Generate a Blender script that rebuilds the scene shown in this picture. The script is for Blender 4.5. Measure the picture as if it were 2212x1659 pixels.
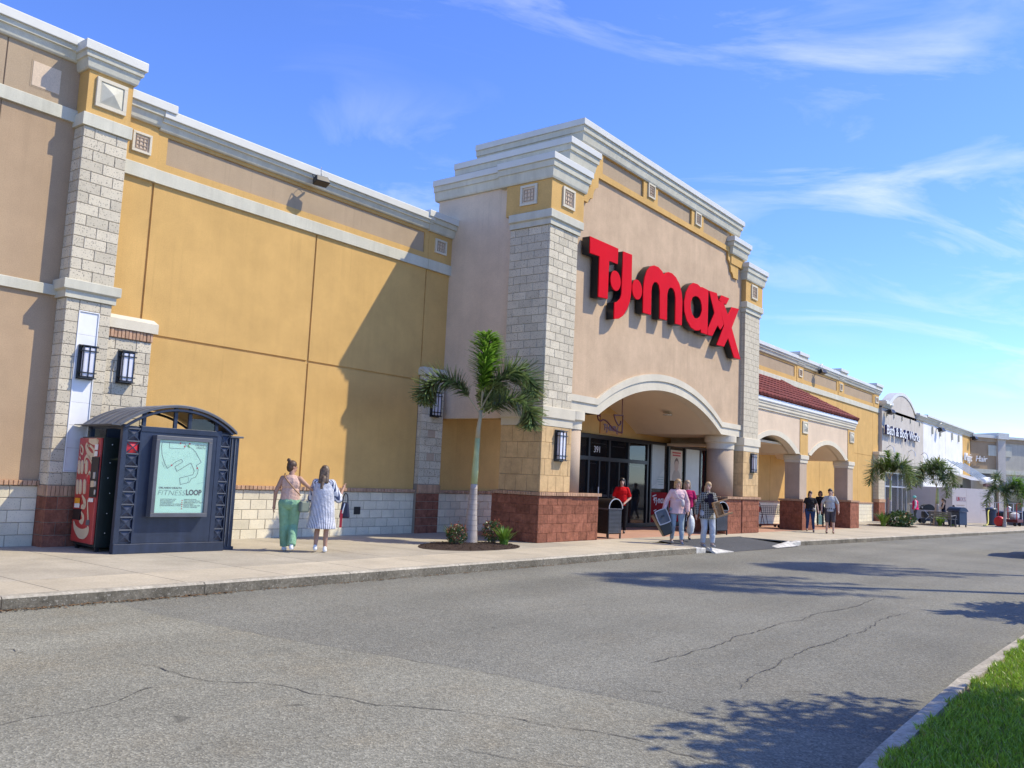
import bpy, bmesh, math, random
import numpy as np
from mathutils import Vector, Matrix
random.seed(7); rng = np.random.default_rng(7)
for o in list(bpy.data.objects): bpy.data.objects.remove(o)
SC = bpy.context.scene; COL = SC.collection
R = math.radians
# ------------------------------------------------------------------ camera
CF, CYAW, CPITCH, CROLL = 1862.66, 0.9120528, 0.1071148, 0.0457237      # focal length in px of a 2212 px wide frame
CC = np.array([0.0, -15.4387, 1.55])
_f = np.array([math.sin(CYAW)*math.cos(CPITCH), math.cos(CYAW)*math.cos(CPITCH), math.sin(CPITCH)])
_r = np.array([math.cos(CYAW), -math.sin(CYAW), 0.0]); _u = np.cross(_r, _f)
CR = math.cos(CROLL)*_r + math.sin(CROLL)*_u; CU = -math.sin(CROLL)*_r + math.cos(CROLL)*_u; CFW = _f
cd = bpy.data.cameras.new('camera'); cam = bpy.data.objects.new('camera', cd); COL.objects.link(cam)
m = Matrix.Identity(4)
for i in range(3):
    m[i][0] = CR[i]; m[i][1] = CU[i]; m[i][2] = -CFW[i]; m[i][3] = CC[i]
cam.matrix_world = m
cd.sensor_fit = 'HORIZONTAL'; cd.angle = 2*math.atan(1106/CF); cd.clip_start = 0.1; cd.clip_end = 3000
SC.camera = cam
# ------------------------------------------------------------------ sky, sun, exposure
SUN = Vector((0.935, -1.0, 1.555)).normalized()
SUN_EL = math.asin(SUN.z); SUN_ROT = math.atan2(SUN.x, SUN.y)
w = bpy.data.worlds.new('World'); SC.world = w; w.use_nodes = True
nt = w.node_tree; nt.nodes.clear()
def N(nt, t, **k):
    n = nt.nodes.new(t)
    for a, b in k.items():
        if a.startswith('i_'): n.inputs[int(a[2:]) if a[2:].isdigit() else a[2:].replace('_', ' ')].default_value = b
        else: setattr(n, a, b)
    return n
def L(nt, a, b): nt.links.new(a, b)
def RAMP(nt, fac, stops, interp='LINEAR'):
    r = nt.nodes.new('ShaderNodeValToRGB'); r.color_ramp.interpolation = interp
    while len(r.color_ramp.elements) < len(stops): r.color_ramp.elements.new(0.5)
    for e, (p, c) in zip(r.color_ramp.elements, stops):
        e.position = p; e.color = (c, c, c, 1) if isinstance(c, (int, float)) else (*c[:3], 1)
    L(nt, fac, r.inputs[0]); return r
def MIX(nt, fac, a, b, blend='MIX'):
    n = nt.nodes.new('ShaderNodeMix'); n.data_type = 'RGBA'; n.blend_type = blend
    for s, v in ((0, fac), (6, a), (7, b)):
        if hasattr(v, 'is_linked') or hasattr(v, 'links'): L(nt, v, n.inputs[s])
        elif s == 0: n.inputs[0].default_value = v
        else: n.inputs[s].default_value = (*v[:3], 1)
    return n.outputs[2]
def MATH(nt, op, a, b=None, c=None):
    n = nt.nodes.new('ShaderNodeMath'); n.operation = op
    for i, v in enumerate((a, b, c)):
        if v is None: continue
        if isinstance(v, (int, float)): n.inputs[i].default_value = v
        else: L(nt, v, n.inputs[i])
    return n.outputs[0]
sky = N(nt, 'ShaderNodeTexSky', sky_type='NISHITA', sun_disc=False, sun_elevation=SUN_EL, sun_rotation=SUN_ROT, air_density=0.85, dust_density=0.1, ozone_density=8.0, altitude=500)
hs = N(nt, 'ShaderNodeHueSaturation', i_Hue=0.514, i_Saturation=1.08, i_Value=1.0); L(nt, sky.outputs[0], hs.inputs['Color'])
tc = N(nt, 'ShaderNodeTexCoord'); sp = N(nt, 'ShaderNodeSeparateXYZ'); L(nt, tc.outputs['Generated'], sp.inputs[0])
zc = MATH(nt, 'MAXIMUM', sp.outputs[2], 0.03)
cb = N(nt, 'ShaderNodeCombineXYZ'); zz = MATH(nt, 'ADD', zc, 0.22)
L(nt, MATH(nt, 'DIVIDE', sp.outputs[0], zz), cb.inputs[0]); L(nt, MATH(nt, 'DIVIDE', sp.outputs[1], zz), cb.inputs[1])
mr = N(nt, 'ShaderNodeMapping'); L(nt, cb.outputs[0], mr.inputs[0]); mr.inputs['Rotation'].default_value = (0, 0, R(47))
mp = N(nt, 'ShaderNodeMapping'); L(nt, mr.outputs[0], mp.inputs[0]); mp.inputs['Scale'].default_value = (0.85, 1.7, 1); mp.inputs['Location'].default_value = (2.2, 4.6, 0)
n1 = N(nt, 'ShaderNodeTexNoise', i_Scale=1.9, i_Detail=10.0, i_Roughness=0.60, i_Distortion=0.9); L(nt, mp.outputs[0], n1.inputs['Vector'])
n2 = N(nt, 'ShaderNodeTexNoise', i_Scale=0.55, i_Detail=3.0, i_Roughness=0.5); L(nt, mp.outputs[0], n2.inputs['Vector'])
c1 = RAMP(nt, n1.outputs[0], [(0.50, 0.0), (0.74, 1.0)]); c2 = RAMP(nt, n2.outputs[0], [(0.46, 0.0), (0.64, 1.0)])
cl = MATH(nt, 'MULTIPLY', MATH(nt, 'MULTIPLY', c1.outputs[0], c2.outputs[0]), 0.72)
skyc = MIX(nt, cl, hs.outputs[0], (3.6, 3.75, 4.2))
bg = N(nt, 'ShaderNodeBackground', i_Strength=0.15); L(nt, skyc, bg.inputs[0])
L(nt, bg.outputs[0], N(nt, 'ShaderNodeOutputWorld').inputs[0])
sd = bpy.data.lights.new('sun', 'SUN'); sd.energy = 2.5; sd.angle = R(0.53); sd.color = (1.0, 0.90, 0.68)
so = bpy.data.objects.new('sun', sd); COL.objects.link(so); so.rotation_euler = (-SUN).to_track_quat('-Z', 'Y').to_euler(); so.location = (10, -20, 30)
SC.view_settings.view_transform = 'Standard'; SC.view_settings.look = 'None'; SC.view_settings.exposure = 1.10; SC.view_settings.gamma = 1.0
SC.render.engine = 'CYCLES'; SC.render.resolution_x = 1024; SC.render.resolution_y = 768

# ------------------------------------------------------------------ pixel -> place (pixel gives a direction, the plane it lies on gives the distance)
def rg(x0, y0, wd, wp):
    k = wd/wp*0.57604
    return lambda x, y: (x0*0.57604 + x*k, y0*0.57604 + y*k)
def ray(q):
    return CFW*CF + CR*(q[0]-1106) - CU*(q[1]-829.5)
def onY(q, Y):
    d = ray(q); P = CC + d*(Y-CC[1])/d[1]; return P
def onX(q, X):
    d = ray(q); return CC + d*(X-CC[0])/d[0]
def onZ(q, Z):
    d = ray(q); return CC + d*(Z-CC[2])/d[2]
r6 = rg(1600, 400, 700, 1659); r7 = rg(2100, 500, 800, 1475); sg = rg(2180, 850, 620, 1941)
b3 = rg(3200, 1400, 640, 1659)
# ------------------------------------------------------------------ mesh helpers
class MB:
    def __init__(s): s.v = []; s.f = []
    def add(s, v, f):
        b = len(s.v); s.v += [tuple(map(float, p)) for p in v]; s.f += [tuple(i+b for i in q) for q in f]; return s
    def box(s, x0, x1, y0, y1, z0, z1):
        if x0 > x1: x0, x1 = x1, x0
        if y0 > y1: y0, y1 = y1, y0
        if z0 > z1: z0, z1 = z1, z0
        return s.add([(x0,y0,z0),(x1,y0,z0),(x1,y1,z0),(x0,y1,z0),(x0,y0,z1),(x1,y0,z1),(x1,y1,z1),(x0,y1,z1)],
                     [(0,3,2,1),(4,5,6,7),(0,1,5,4),(1,2,6,5),(2,3,7,6),(3,0,4,7)])
    def bar(s, a, b, t, t2=None, up=(0,0,1)):
        a = Vector(a); b = Vector(b); d = (b-a).normalized(); upv = Vector(up)
        if abs(d.dot(upv)) > 0.98: upv = Vector((0,1,0))
        p = d.cross(upv).normalized(); q = p.cross(d); t2 = t2 or t
        V = []
        for c in (a, b):
            for i, j in ((-1,-1),(1,-1),(1,1),(-1,1)): V.append(c + p*i*t/2 + q*j*t2/2)
        return s.add(V, [(3,2,1,0),(4,5,6,7),(0,1,5,4),(1,2,6,5),(2,3,7,6),(3,0,4,7)])
    def tube(s, pts, rad, n=8, cap=True, flat=1.0):
        pts = [Vector(p) for p in pts]; rad = rad if hasattr(rad, '__len__') else [rad]*len(pts)
        V = []; F = []; ref = None
        for i, p in enumerate(pts):
            d = (pts[min(i+1, len(pts)-1)] - pts[max(i-1, 0)])
            d = d.normalized() if d.length > 1e-9 else Vector((0,0,1))
            if ref is None: ref = Vector((1,0,0)) if abs(d.x) < 0.9 else Vector((0,1,0))
            a = (ref - d*ref.dot(d)).normalized(); ref = a; b = d.cross(a)
            for k in range(n):
                t = 2*math.pi*k/n; V.append(p + (a*math.cos(t) + b*math.sin(t)*flat)*rad[i])
        for i in range(len(pts)-1):
            for k in range(n):
                F.append((i*n+k, i*n+(k+1) % n, (i+1)*n+(k+1) % n, (i+1)*n+k))
        if cap: F.append(tuple(range(n-1, -1, -1))); F.append(tuple((len(pts)-1)*n+k for k in range(n)))
        return s.add(V, F)
    def lathe(s, c, prof, n=24):
        V = []; F = []
        for r, z in prof:
            for k in range(n):
                t = 2*math.pi*k/n; V.append((c[0]+r*math.cos(t), c[1]+r*math.sin(t), c[2]+z))
        for i in range(len(prof)-1):
            for k in range(n): F.append((i*n+k, i*n+(k+1) % n, (i+1)*n+(k+1) % n, (i+1)*n+k))
        F.append(tuple(range(n-1, -1, -1))); F.append(tuple((len(prof)-1)*n+k for k in range(n)))
        return s.add(V, F)
    def sweep(s, path, prof):
        # path: xy points along the wall face, outward side on the right hand; prof: (offset out, z)
        n = len(path); P = [Vector((p[0], p[1])) for p in path]; k = len(prof); V = []; F = []
        for i in range(n):
            d0 = (P[i]-P[i-1]).normalized() if i else None; d1 = (P[i+1]-P[i]).normalized() if i < n-1 else None
            d0 = d0 or d1; d1 = d1 or d0
            n0 = Vector((d0.y, -d0.x)); n1 = Vector((d1.y, -d1.x)); mm = (n0+n1); mm = mm/(mm.dot(n0))
            for off, z in prof: q = P[i] + mm*off; V.append((q.x, q.y, z))
        for i in range(n-1):
            for j in range(k-1): F.append((i*k+j, (i+1)*k+j, (i+1)*k+j+1, i*k+j+1))
            F.append((i*k+k-1, (i+1)*k+k-1, (i+1)*k, i*k))
        F.append(tuple(range(k-1, -1, -1))); F.append(tuple((n-1)*k+j for j in range(k)))
        return s.add(V, F)
    def mesh(s, name):
        me = bpy.data.meshes.new(name); me.from_pydata(s.v, [], s.f); me.update(); return me
    def obj(s, name, mat, parent=None, smooth=False, bevel=0, fix=True):
        me = s.mesh(name)
        if fix:
            bm = bmesh.new(); bm.from_mesh(me); bmesh.ops.recalc_face_normals(bm, faces=bm.faces); bm.to_mesh(me); bm.free()
        return mkobj(name, me, mat, parent, smooth, bevel)
def mkobj(name, me, mat, parent=None, smooth=False, bevel=0):
    if mat is not None and not me.materials: me.materials.append(mat)
    o = bpy.data.objects.new(name, me); COL.objects.link(o)
    if parent is not None: o.parent = parent
    if smooth: me.polygons.foreach_set('use_smooth', [True]*len(me.polygons))
    if bevel:
        b = o.modifiers.new('b', 'BEVEL'); b.width = bevel; b.segments = 2; b.limit_method = 'ANGLE'; b.angle_limit = R(40)
    return o
def empty(name, loc=(0,0,0), rz=0, parent=None):
    o = bpy.data.objects.new(name, None); COL.objects.link(o); o.location = loc; o.rotation_euler = (0,0,rz); o.empty_display_size = 0.2
    if parent is not None: o.parent = parent
    return o
def tag(o, label=None, cat=None, group=None, kind=None):
    if label: o['label'] = label
    if cat: o['category'] = cat
    if group: o['group'] = group
    if kind: o['kind'] = kind
    return o
def eval_mesh(o, name):
    bpy.context.view_layer.update()
    dg = bpy.context.evaluated_depsgraph_get(); me = bpy.data.meshes.new_from_object(o.evaluated_get(dg)); me.name = name
    d = o.data; bpy.data.objects.remove(o)
    return me
MF = Matrix(((1,0,0,0),(0,0,-1,0),(0,1,0,0),(0,0,0,1)))      # drawing plane (x, z) -> facade facing -Y
def poly_mesh(name, polys, depth, M=MF, bevel=0):
    cu = bpy.data.curves.new('t', 'CURVE'); cu.dimensions = '2D'; cu.fill_mode = 'BOTH'; cu.extrude = depth/2; cu.bevel_depth = bevel; cu.offset = -bevel; cu.bevel_resolution = 1
    for p in polys:
        s = cu.splines.new('POLY'); s.points.add(len(p)-1); s.use_cyclic_u = True
        for q, (x, y) in zip(s.points, p): q.co = (x, y, 0, 1)
    o = bpy.data.objects.new('t', cu); COL.objects.link(o); me = eval_mesh(o, name); me.transform(M); me.materials.clear(); return me
def text_mesh(name, body, size, depth=0.002, M=MF, align='CENTER', shear=0, spacing=1.0, offset=0.0, width=1.0, aligny='CENTER'):
    cu = bpy.data.curves.new('t', 'FONT'); cu.body = body; cu.size = size; cu.extrude = depth/2; cu.align_x = align; cu.align_y = aligny; cu.shear = shear; cu.space_character = spacing; cu.offset = offset; cu.resolution_u = 3
    o = bpy.data.objects.new('t', cu); COL.objects.link(o); me = eval_mesh(o, name); me.transform(Matrix.Diagonal((width,1,1,1))); me.transform(M); me.materials.clear(); return me
def smooth_poly(pts, sub=5):
    n = len(pts); out = []
    for i in range(n):
        p0, p1, p2, p3 = [Vector(pts[(i+k-1) % n]) for k in range(4)]
        for j in range(sub):
            t = j/sub
            out.append(tuple(0.5*((2*p1)+(-p0+p2)*t+(2*p0-5*p1+4*p2-p3)*t*t+(-p0+3*p1-3*p2+p3)*t**3)))
    return out
def smooth_line(pts, sub=6):
    P = [Vector(p) for p in pts]; out = []
    for i in range(len(P)-1):
        p1, p2 = P[i], P[i+1]; p0 = P[i-1] if i else p1*2-p2; p3 = P[i+2] if i+2 < len(P) else p2*2-p1
        for j in range(sub):
            t = j/sub; out.append(0.5*((2*p1)+(-p0+p2)*t+(2*p0-5*p1+4*p2-p3)*t*t+(-p0+3*p1-3*p2+p3)*t**3))
    out.append(P[-1]); return out
def arc(cx, cz, rx, rz, a0, a1, n): return [(cx+rx*math.cos(R(a0+(a1-a0)*i/n)), cz+rz*math.sin(R(a0+(a1-a0)*i/n))) for i in range(n+1)]
# ------------------------------------------------------------------ materials
def mat_base(name, col, rough=0.8, mott=0.10, mscale=0.7, spk=0, spk_scale=55, spk_col=None, spk_lo=0.62, spk_hi=0.70, bump=0.15, bscale=90, bdist=0.01, rnd=0.0, spec=0.3, metal=0, streak=0, coord='Object', fine=0.0, alpha=1.0):
    M = bpy.data.materials.new(name); M.use_nodes = True; t = M.node_tree; p = t.nodes['Principled BSDF']
    p.inputs['Roughness'].default_value = rough; p.inputs['Specular IOR Level'].default_value = spec; p.inputs['Metallic'].default_value = metal
    tc = N(t, 'ShaderNodeTexCoord'); geo = N(t, 'ShaderNodeNewGeometry')
    vec = geo.outputs['Position'] if coord == 'World' else tc.outputs['Object']
    c = N(t, 'ShaderNodeRGB'); c.outputs[0].default_value = (*col, 1); out = c.outputs[0]
    if mott:
        n = N(t, 'ShaderNodeTexNoise', i_Scale=mscale, i_Detail=6.0, i_Roughness=0.65); L(t, vec, n.inputs['Vector'])
        r = RAMP(t, n.outputs[0], [(0.3, 1-mott*1.2), (0.7, 1+mott)]); out = MIX(t, 1.0, out, r.outputs[0], 'MULTIPLY')
    if streak:
        mpn = N(t, 'ShaderNodeMapping'); mpn.inputs['Scale'].default_value = (5, 5, 0.25); L(t, vec, mpn.inputs[0])
        n = N(t, 'ShaderNodeTexNoise', i_Scale=1.0, i_Detail=5.0, i_Roughness=0.6); L(t, mpn.outputs[0], n.inputs['Vector'])
        r = RAMP(t, n.outputs[0], [(0.35, 1-streak), (0.65, 1.0+streak*0.5)]); out = MIX(t, 1.0, out, r.outputs[0], 'MULTIPLY')
    if streak and coord == 'World':
        mpn = N(t, 'ShaderNodeMapping'); mpn.inputs['Scale'].default_value = (11, 11, 0.22); L(t, vec, mpn.inputs[0])
        n = N(t, 'ShaderNodeTexNoise', i_Scale=1.0, i_Detail=3.0, i_Roughness=0.5); L(t, mpn.outputs[0], n.inputs['Vector'])
        n2_ = N(t, 'ShaderNodeTexNoise', i_Scale=0.35, i_Detail=2.0); L(t, vec, n2_.inputs['Vector'])
        k_ = MATH(t, 'MULTIPLY', RAMP(t, n.outputs[0], [(0.56, 0.0), (0.72, 1.0)]).outputs[0], RAMP(t, n2_.outputs[0], [(0.45, 0.0), (0.65, 0.22)]).outputs[0])
        out = MIX(t, k_, out, tuple(x*0.55 for x in col))
    if fine:
        n = N(t, 'ShaderNodeTexNoise', i_Scale=bscale*0.5, i_Detail=3.0); L(t, vec, n.inputs['Vector'])
        r = RAMP(t, n.outputs[0], [(0.3, 1-fine), (0.7, 1+fine)]); out = MIX(t, 1.0, out, r.outputs[0], 'MULTIPLY')
    if spk:
        n = N(t, 'ShaderNodeTexNoise', i_Scale=spk_scale, i_Detail=2.0, i_Roughness=0.5); L(t, vec, n.inputs['Vector'])
        r = RAMP(t, n.outputs[0], [(spk_lo, 0.0), (spk_hi, spk)]); out = MIX(t, r.outputs[0], out, spk_col or tuple(x*0.35 for x in col))
    if rnd:
        oi = N(t, 'ShaderNodeObjectInfo'); r = RAMP(t, oi.outputs['Random'], [(0.0, 1-rnd), (1.0, 1+rnd)]); out = MIX(t, 1.0, out, r.outputs[0], 'MULTIPLY')
    L(t, out, p.inputs['Base Color'])
    if bump:
        n = N(t, 'ShaderNodeTexNoise', i_Scale=bscale, i_Detail=4.0, i_Roughness=0.6); L(t, vec, n.inputs['Vector'])
        b = N(t, 'ShaderNodeBump', i_Strength=bump, i_Distance=bdist); L(t, n.outputs[0], b.inputs['Height']); L(t, b.outputs[0], p.inputs['Normal'])
    if alpha < 1: p.inputs['Alpha'].default_value = alpha
    return M
def plain(name, col, rough=0.5, metal=0, spec=0.5, **k):
    return mat_base(name, col, rough, mott=k.pop('mott', 0.05), mscale=k.pop('mscale', 4), bump=k.pop('bump', 0), metal=metal, spec=spec, **k)
M = {}
st = dict(mott=0.09, mscale=1.0, bump=0.35, bscale=120, bdist=0.006, fine=0.10, streak=0.025, spec=0.15, rough=0.92, coord='World')
M['yellow'] = mat_base('yellow_stucco', (0.60, 0.375, 0.135), **st)
M['brown'] = mat_base('brown_stucco', (0.43, 0.305, 0.190), **st)
M['mauve'] = mat_base('mauve_stucco', (0.41, 0.31, 0.205), **st)
M['pink'] = mat_base('pinkish_stucco', (0.54, 0.392, 0.258), **{**st, 'mott': 0.11, 'mscale': 1.4, 'streak': 0.04})
M['rose'] = mat_base('rose_stucco', (0.66, 0.52, 0.375), **st)
M['cream'] = mat_base('cream_trim', (0.58, 0.555, 0.445), **{**st, 'fine': 0.05, 'streak': 0.08})
M['cream2'] = mat_base('warm_cream_trim', (0.64, 0.58, 0.45), **{**st, 'fine': 0.05})
M['coping'] = plain('coping_metal', (0.62, 0.61, 0.545), 0.45, spec=0.4, mott=0.06, mscale=1.2)
M['tanshaft'] = mat_base('tan_column_stucco', (0.46, 0.36, 0.265), **st)
M['block'] = mat_base('speckled_block', (0.60, 0.535, 0.405), 0.95, mott=0.08, mscale=3, spk=0.75, spk_scale=42, spk_col=(0.15, 0.13, 0.11), spk_lo=0.60, spk_hi=0.66, bump=0.5, bscale=60, bdist=0.01, rnd=0.11, spec=0.1, coord='World')
M['blockw'] = mat_base('pale_block', (0.70, 0.63, 0.465), 0.95, mott=0.10, mscale=2.5, spk=0.5, spk_scale=45, spk_col=(0.2, 0.18, 0.14), spk_lo=0.62, spk_hi=0.68, bump=0.4, bscale=60, bdist=0.01, rnd=0.10, spec=0.1, coord='World')
M['mortar'] = mat_base('mortar', (0.33, 0.285, 0.225), 0.95, bump=0.2, spec=0.1, coord='World')
M['redblock'] = mat_base('red_split_block', (0.28, 0.115, 0.072), 0.95, mott=0.28, mscale=6, bump=1.0, bscale=30, bdist=0.03, rnd=0.16, spec=0.1, fine=0.15, coord='World')
M['redmortar'] = mat_base('red_mortar', (0.20, 0.085, 0.06), 0.95, bump=0.2, spec=0.1, coord='World')
M['brick'] = mat_base('sill_brick', (0.46, 0.29, 0.185), 0.9, mott=0.15, mscale=8, bump=0.6, bscale=60, bdist=0.01, rnd=0.16, spec=0.1, coord='World')
M['tile'] = mat_base('tan_wall_tile', (0.56, 0.385, 0.195), 0.85, mott=0.16, mscale=4, bump=0.3, bscale=50, rnd=0.08, fine=0.06, spec=0.15, coord='World')
M['rooftile'] = mat_base('roof_tile', (0.19, 0.048, 0.038), 0.8, mott=0.15, mscale=3, bump=0.2, rnd=0.22, spec=0.2, coord='World')
M['conc'] = mat_base('concrete', (0.47, 0.415, 0.315), 0.95, mott=0.13, mscale=0.9, fine=0.10, spk=0.35, spk_scale=9, spk_lo=0.66, spk_hi=0.78, spk_col=(0.28, 0.25, 0.2), bump=0.25, bscale=70, rnd=0.06, spec=0.15, coord='World')
M['concg'] = mat_base('grey_concrete', (0.40, 0.36, 0.285), 0.95, mott=0.16, mscale=0.8, fine=0.10, spk=0.4, spk_scale=6, spk_lo=0.64, spk_hi=0.8, spk_col=(0.22, 0.2, 0.17), bump=0.25, bscale=70, rnd=0.07, spec=0.15, coord='World')
M['pinkpave'] = mat_base('salmon_paving', (0.46, 0.27, 0.19), 0.9, mott=0.10, bump=0.2, spec=0.2, rnd=0.05, coord='World')
M['kerb'] = mat_base('kerb_concrete', (0.43, 0.39, 0.31), 0.95, mott=0.22, mscale=2.2, fine=0.2, spk=0.4, spk_scale=38, spk_col=(0.2, 0.18, 0.14), spk_lo=0.6, spk_hi=0.68, bump=0.6, bscale=50, rnd=0.1, spec=0.1, coord='World')
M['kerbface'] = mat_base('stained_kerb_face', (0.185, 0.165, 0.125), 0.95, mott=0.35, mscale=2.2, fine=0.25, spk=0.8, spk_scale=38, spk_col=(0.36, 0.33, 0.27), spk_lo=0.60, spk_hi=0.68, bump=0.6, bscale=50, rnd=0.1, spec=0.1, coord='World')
M['whitepaint'] = plain('white_paint', (0.50, 0.485, 0.44), 0.8, mott=0.3, mscale=6)
def asphalt(name, col, warm):
    Mm = bpy.data.materials.new(name); Mm.use_nodes = True; t = Mm.node_tree; p = t.nodes['Principled BSDF']
    geo = N(t, 'ShaderNodeNewGeometry'); v = geo.outputs['Position']
    a = N(t, 'ShaderNodeTexVoronoi', i_Scale=75.0); L(t, v, a.inputs['Vector'])
    rr = RAMP(t, a.outputs['Color'], [(0.0, tuple(x*0.60 for x in col)), (0.5, col), (0.8, tuple(x*1.35 for x in col)), (1.0, tuple(min(1, x*1.8) for x in col))])
    b = N(t, 'ShaderNodeTexNoise', i_Scale=0.35, i_Detail=5.0, i_Roughness=0.6); L(t, v, b.inputs['Vector'])
    o1 = MIX(t, 1.0, rr.outputs[0], RAMP(t, b.outputs[0], [(0.3, 0.86), (0.7, 1.12)]).outputs[0], 'MULTIPLY')
    b2 = N(t, 'ShaderNodeTexNoise', i_Scale=1.3, i_Detail=4.0, i_Roughness=0.7); L(t, v, b2.inputs['Vector'])
    o2 = MIX(t, RAMP(t, b2.outputs[0], [(0.48, 0.0), (0.75, 0.6)]).outputs[0], o1, MIX(t, 1.0, o1, warm, 'MULTIPLY'))
    b3_ = N(t, 'ShaderNodeTexNoise', i_Scale=3.2, i_Detail=2.0); L(t, v, b3_.inputs['Vector'])
    o3 = MIX(t, RAMP(t, b3_.outputs[0], [(0.74, 0.0), (0.78, 0.55)]).outputs[0], o2, tuple(x*0.35 for x in col))
    b4_ = N(t, 'ShaderNodeTexNoise', i_Scale=0.9, i_Detail=6.0, i_Roughness=0.75, i_Distortion=1.2); L(t, v, b4_.inputs['Vector'])
    o3 = MIX(t, RAMP(t, b4_.outputs[0], [(0.60, 0.0), (0.72, 0.30)]).outputs[0], o3, tuple(x*0.5 for x in col))
    mpl = N(t, 'ShaderNodeMapping'); mpl.inputs['Scale'].default_value = (0.06, 0.9, 1); L(t, v, mpl.inputs[0]); b5_ = N(t, 'ShaderNodeTexNoise', i_Scale=1.0, i_Detail=4.0); L(t, mpl.outputs[0], b5_.inputs['Vector'])
    o3 = MIX(t, 1.0, o3, RAMP(t, b5_.outputs[0], [(0.35, 0.90), (0.65, 1.08)]).outputs[0], 'MULTIPLY')
    L(t, o3, p.inputs['Base Color']); p.inputs['Roughness'].default_value = 0.92; p.inputs['Specular IOR Level'].default_value = 0.2
    bn = N(t, 'ShaderNodeBump', i_Strength=0.7, i_Distance=0.006); L(t, a.outputs['Distance'], bn.inputs['Height']); L(t, bn.outputs[0], p.inputs['Normal'])
    return Mm
M['road1'] = asphalt('worn_asphalt', (0.232, 0.224, 0.178), (1.06, 0.97, 0.86))
M['road2'] = asphalt('newer_asphalt', (0.194, 0.190, 0.158), (1.03, 0.99, 0.94))
M['ramp'] = asphalt('dark_asphalt', (0.085, 0.088, 0.092), (1.0, 1.0, 1.0))
M['crack'] = plain('crack_dirt', (0.075, 0.070, 0.062), 0.95)
M['glass'] = plain('dark_glass', (0.012, 0.014, 0.016), 0.03, spec=0.6, mott=0, alpha=0.60)
M['clear'] = plain('window_glass', (0.08, 0.09, 0.10), 0.03, spec=0.6, mott=0, alpha=0.45)
M['black'] = plain('black_metal', (0.012, 0.012, 0.014), 0.35, spec=0.5)
M['bronze'] = plain('dark_bronze_frame', (0.018, 0.017, 0.018), 0.35, spec=0.5)
M['alu'] = plain('aluminium', (0.62, 0.63, 0.64), 0.35, metal=0.6)
M['white'] = plain('white_painted', (0.75, 0.75, 0.74), 0.5)
M['opal'] = plain('opal_glass', (0.66, 0.65, 0.70), 0.3)
M['navy'] = mat_base('navy_painted_steel', (0.022, 0.031, 0.058), 0.38, mott=0.25, mscale=3, bump=0.05, spec=0.5, streak=0.25)
M['roofsteel'] = mat_base('grey_steel_roof', (0.10, 0.105, 0.12), 0.42, mott=0.2, mscale=2, bump=0, spec=0.5)
M['signred'] = plain('sign_red', (0.62, 0.003, 0.012), 0.6, spec=0.06, mott=0.06, mscale=1.5)
M['red'] = plain('red_paint', (0.55, 0.02, 0.03), 0.4)
M['maroon'] = plain('maroon', (0.10, 0.012, 0.015), 0.5)
M['mint'] = plain('mint_poster', (0.43, 0.74, 0.58), 0.25, mott=0.02)
M['ink'] = plain('poster_ink', (0.05, 0.075, 0.07), 0.5)
M['inkgrey'] = plain('poster_grey_ink', (0.22, 0.40, 0.33), 0.5)
M['mapred'] = plain('marker_red', (0.5, 0.05, 0.04), 0.5); M['mapgreen'] = plain('marker_green', (0.08, 0.35, 0.07), 0.5)
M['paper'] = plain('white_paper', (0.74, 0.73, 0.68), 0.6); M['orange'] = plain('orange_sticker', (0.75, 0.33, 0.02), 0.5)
M['dark'] = plain('painted_interior_dark', (0.015, 0.014, 0.014), 0.9); M['ceil'] = mat_base('ceiling_paint', (0.66, 0.57, 0.42), 0.9, mott=0.05, bump=0.1, coord='World')
M['mulch'] = mat_base('mulch', (0.055, 0.034, 0.024), 0.95, mott=0.5, mscale=30, bump=1.0, bscale=60, bdist=0.03, coord='World')
def leafmat(name, col, trans=0.25, rnd=0.25, dry=None):
    Mm = bpy.data.materials.new(name); Mm.use_nodes = True; t = Mm.node_tree; p = t.nodes['Principled BSDF']
    geo = N(t, 'ShaderNodeNewGeometry'); r = RAMP(t, geo.outputs['Random Per Island'], [(0, tuple(x*(1-rnd) for x in col)), (1, tuple(x*(1+rnd) for x in col))] if not dry else [(0, tuple(x*(1-rnd) for x in col)), (1-dry, tuple(x*(1+rnd) for x in col)), (1-dry+0.01, (0.36, 0.30, 0.10)), (1, (0.45, 0.36, 0.16))])
    L(t, r.outputs[0], p.inputs['Base Color']); p.inputs['Roughness'].default_value = 0.38; p.inputs['Specular IOR Level'].default_value = 0.5
    tr = N(t, 'ShaderNodeBsdfTranslucent'); L(t, r.outputs[0], tr.inputs[0]); mx = N(t, 'ShaderNodeMixShader', i_0=trans)
    L(t, p.outputs[0], mx.inputs[1]); L(t, tr.outputs[0], mx.inputs[2]); L(t, mx.outputs[0], t.nodes['Material Output'].inputs[0]); return Mm
M['frond'] = leafmat('palm_leaf', (0.18, 0.25, 0.09), 0.32, 0.6, 0.03); M['frondnew'] = leafmat('young_palm_leaf', (0.20, 0.37, 0.05), 0.35, 0.5)
M['grass'] = leafmat('grass_blade', (0.26, 0.40, 0.035), 0.4, 0.45, 0.06); M['lily'] = leafmat('strap_leaf', (0.15, 0.27, 0.035), 0.3, 0.3)
M['bushg'] = leafmat('bush_leaf', (0.05, 0.10, 0.03), 0.2, 0.5); M['bushr'] = leafmat('red_leaf', (0.30, 0.09, 0.05), 0.2, 0.4); M['oak'] = leafmat('tree_leaf', (0.05, 0.09, 0.025), 0.2, 0.4)
M['trunkg'] = mat_base('grey_palm_trunk', (0.40, 0.35, 0.31), 0.9, mott=0.15, mscale=5, bump=0.4, bscale=25, streak=0.1, coord='World')
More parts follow.
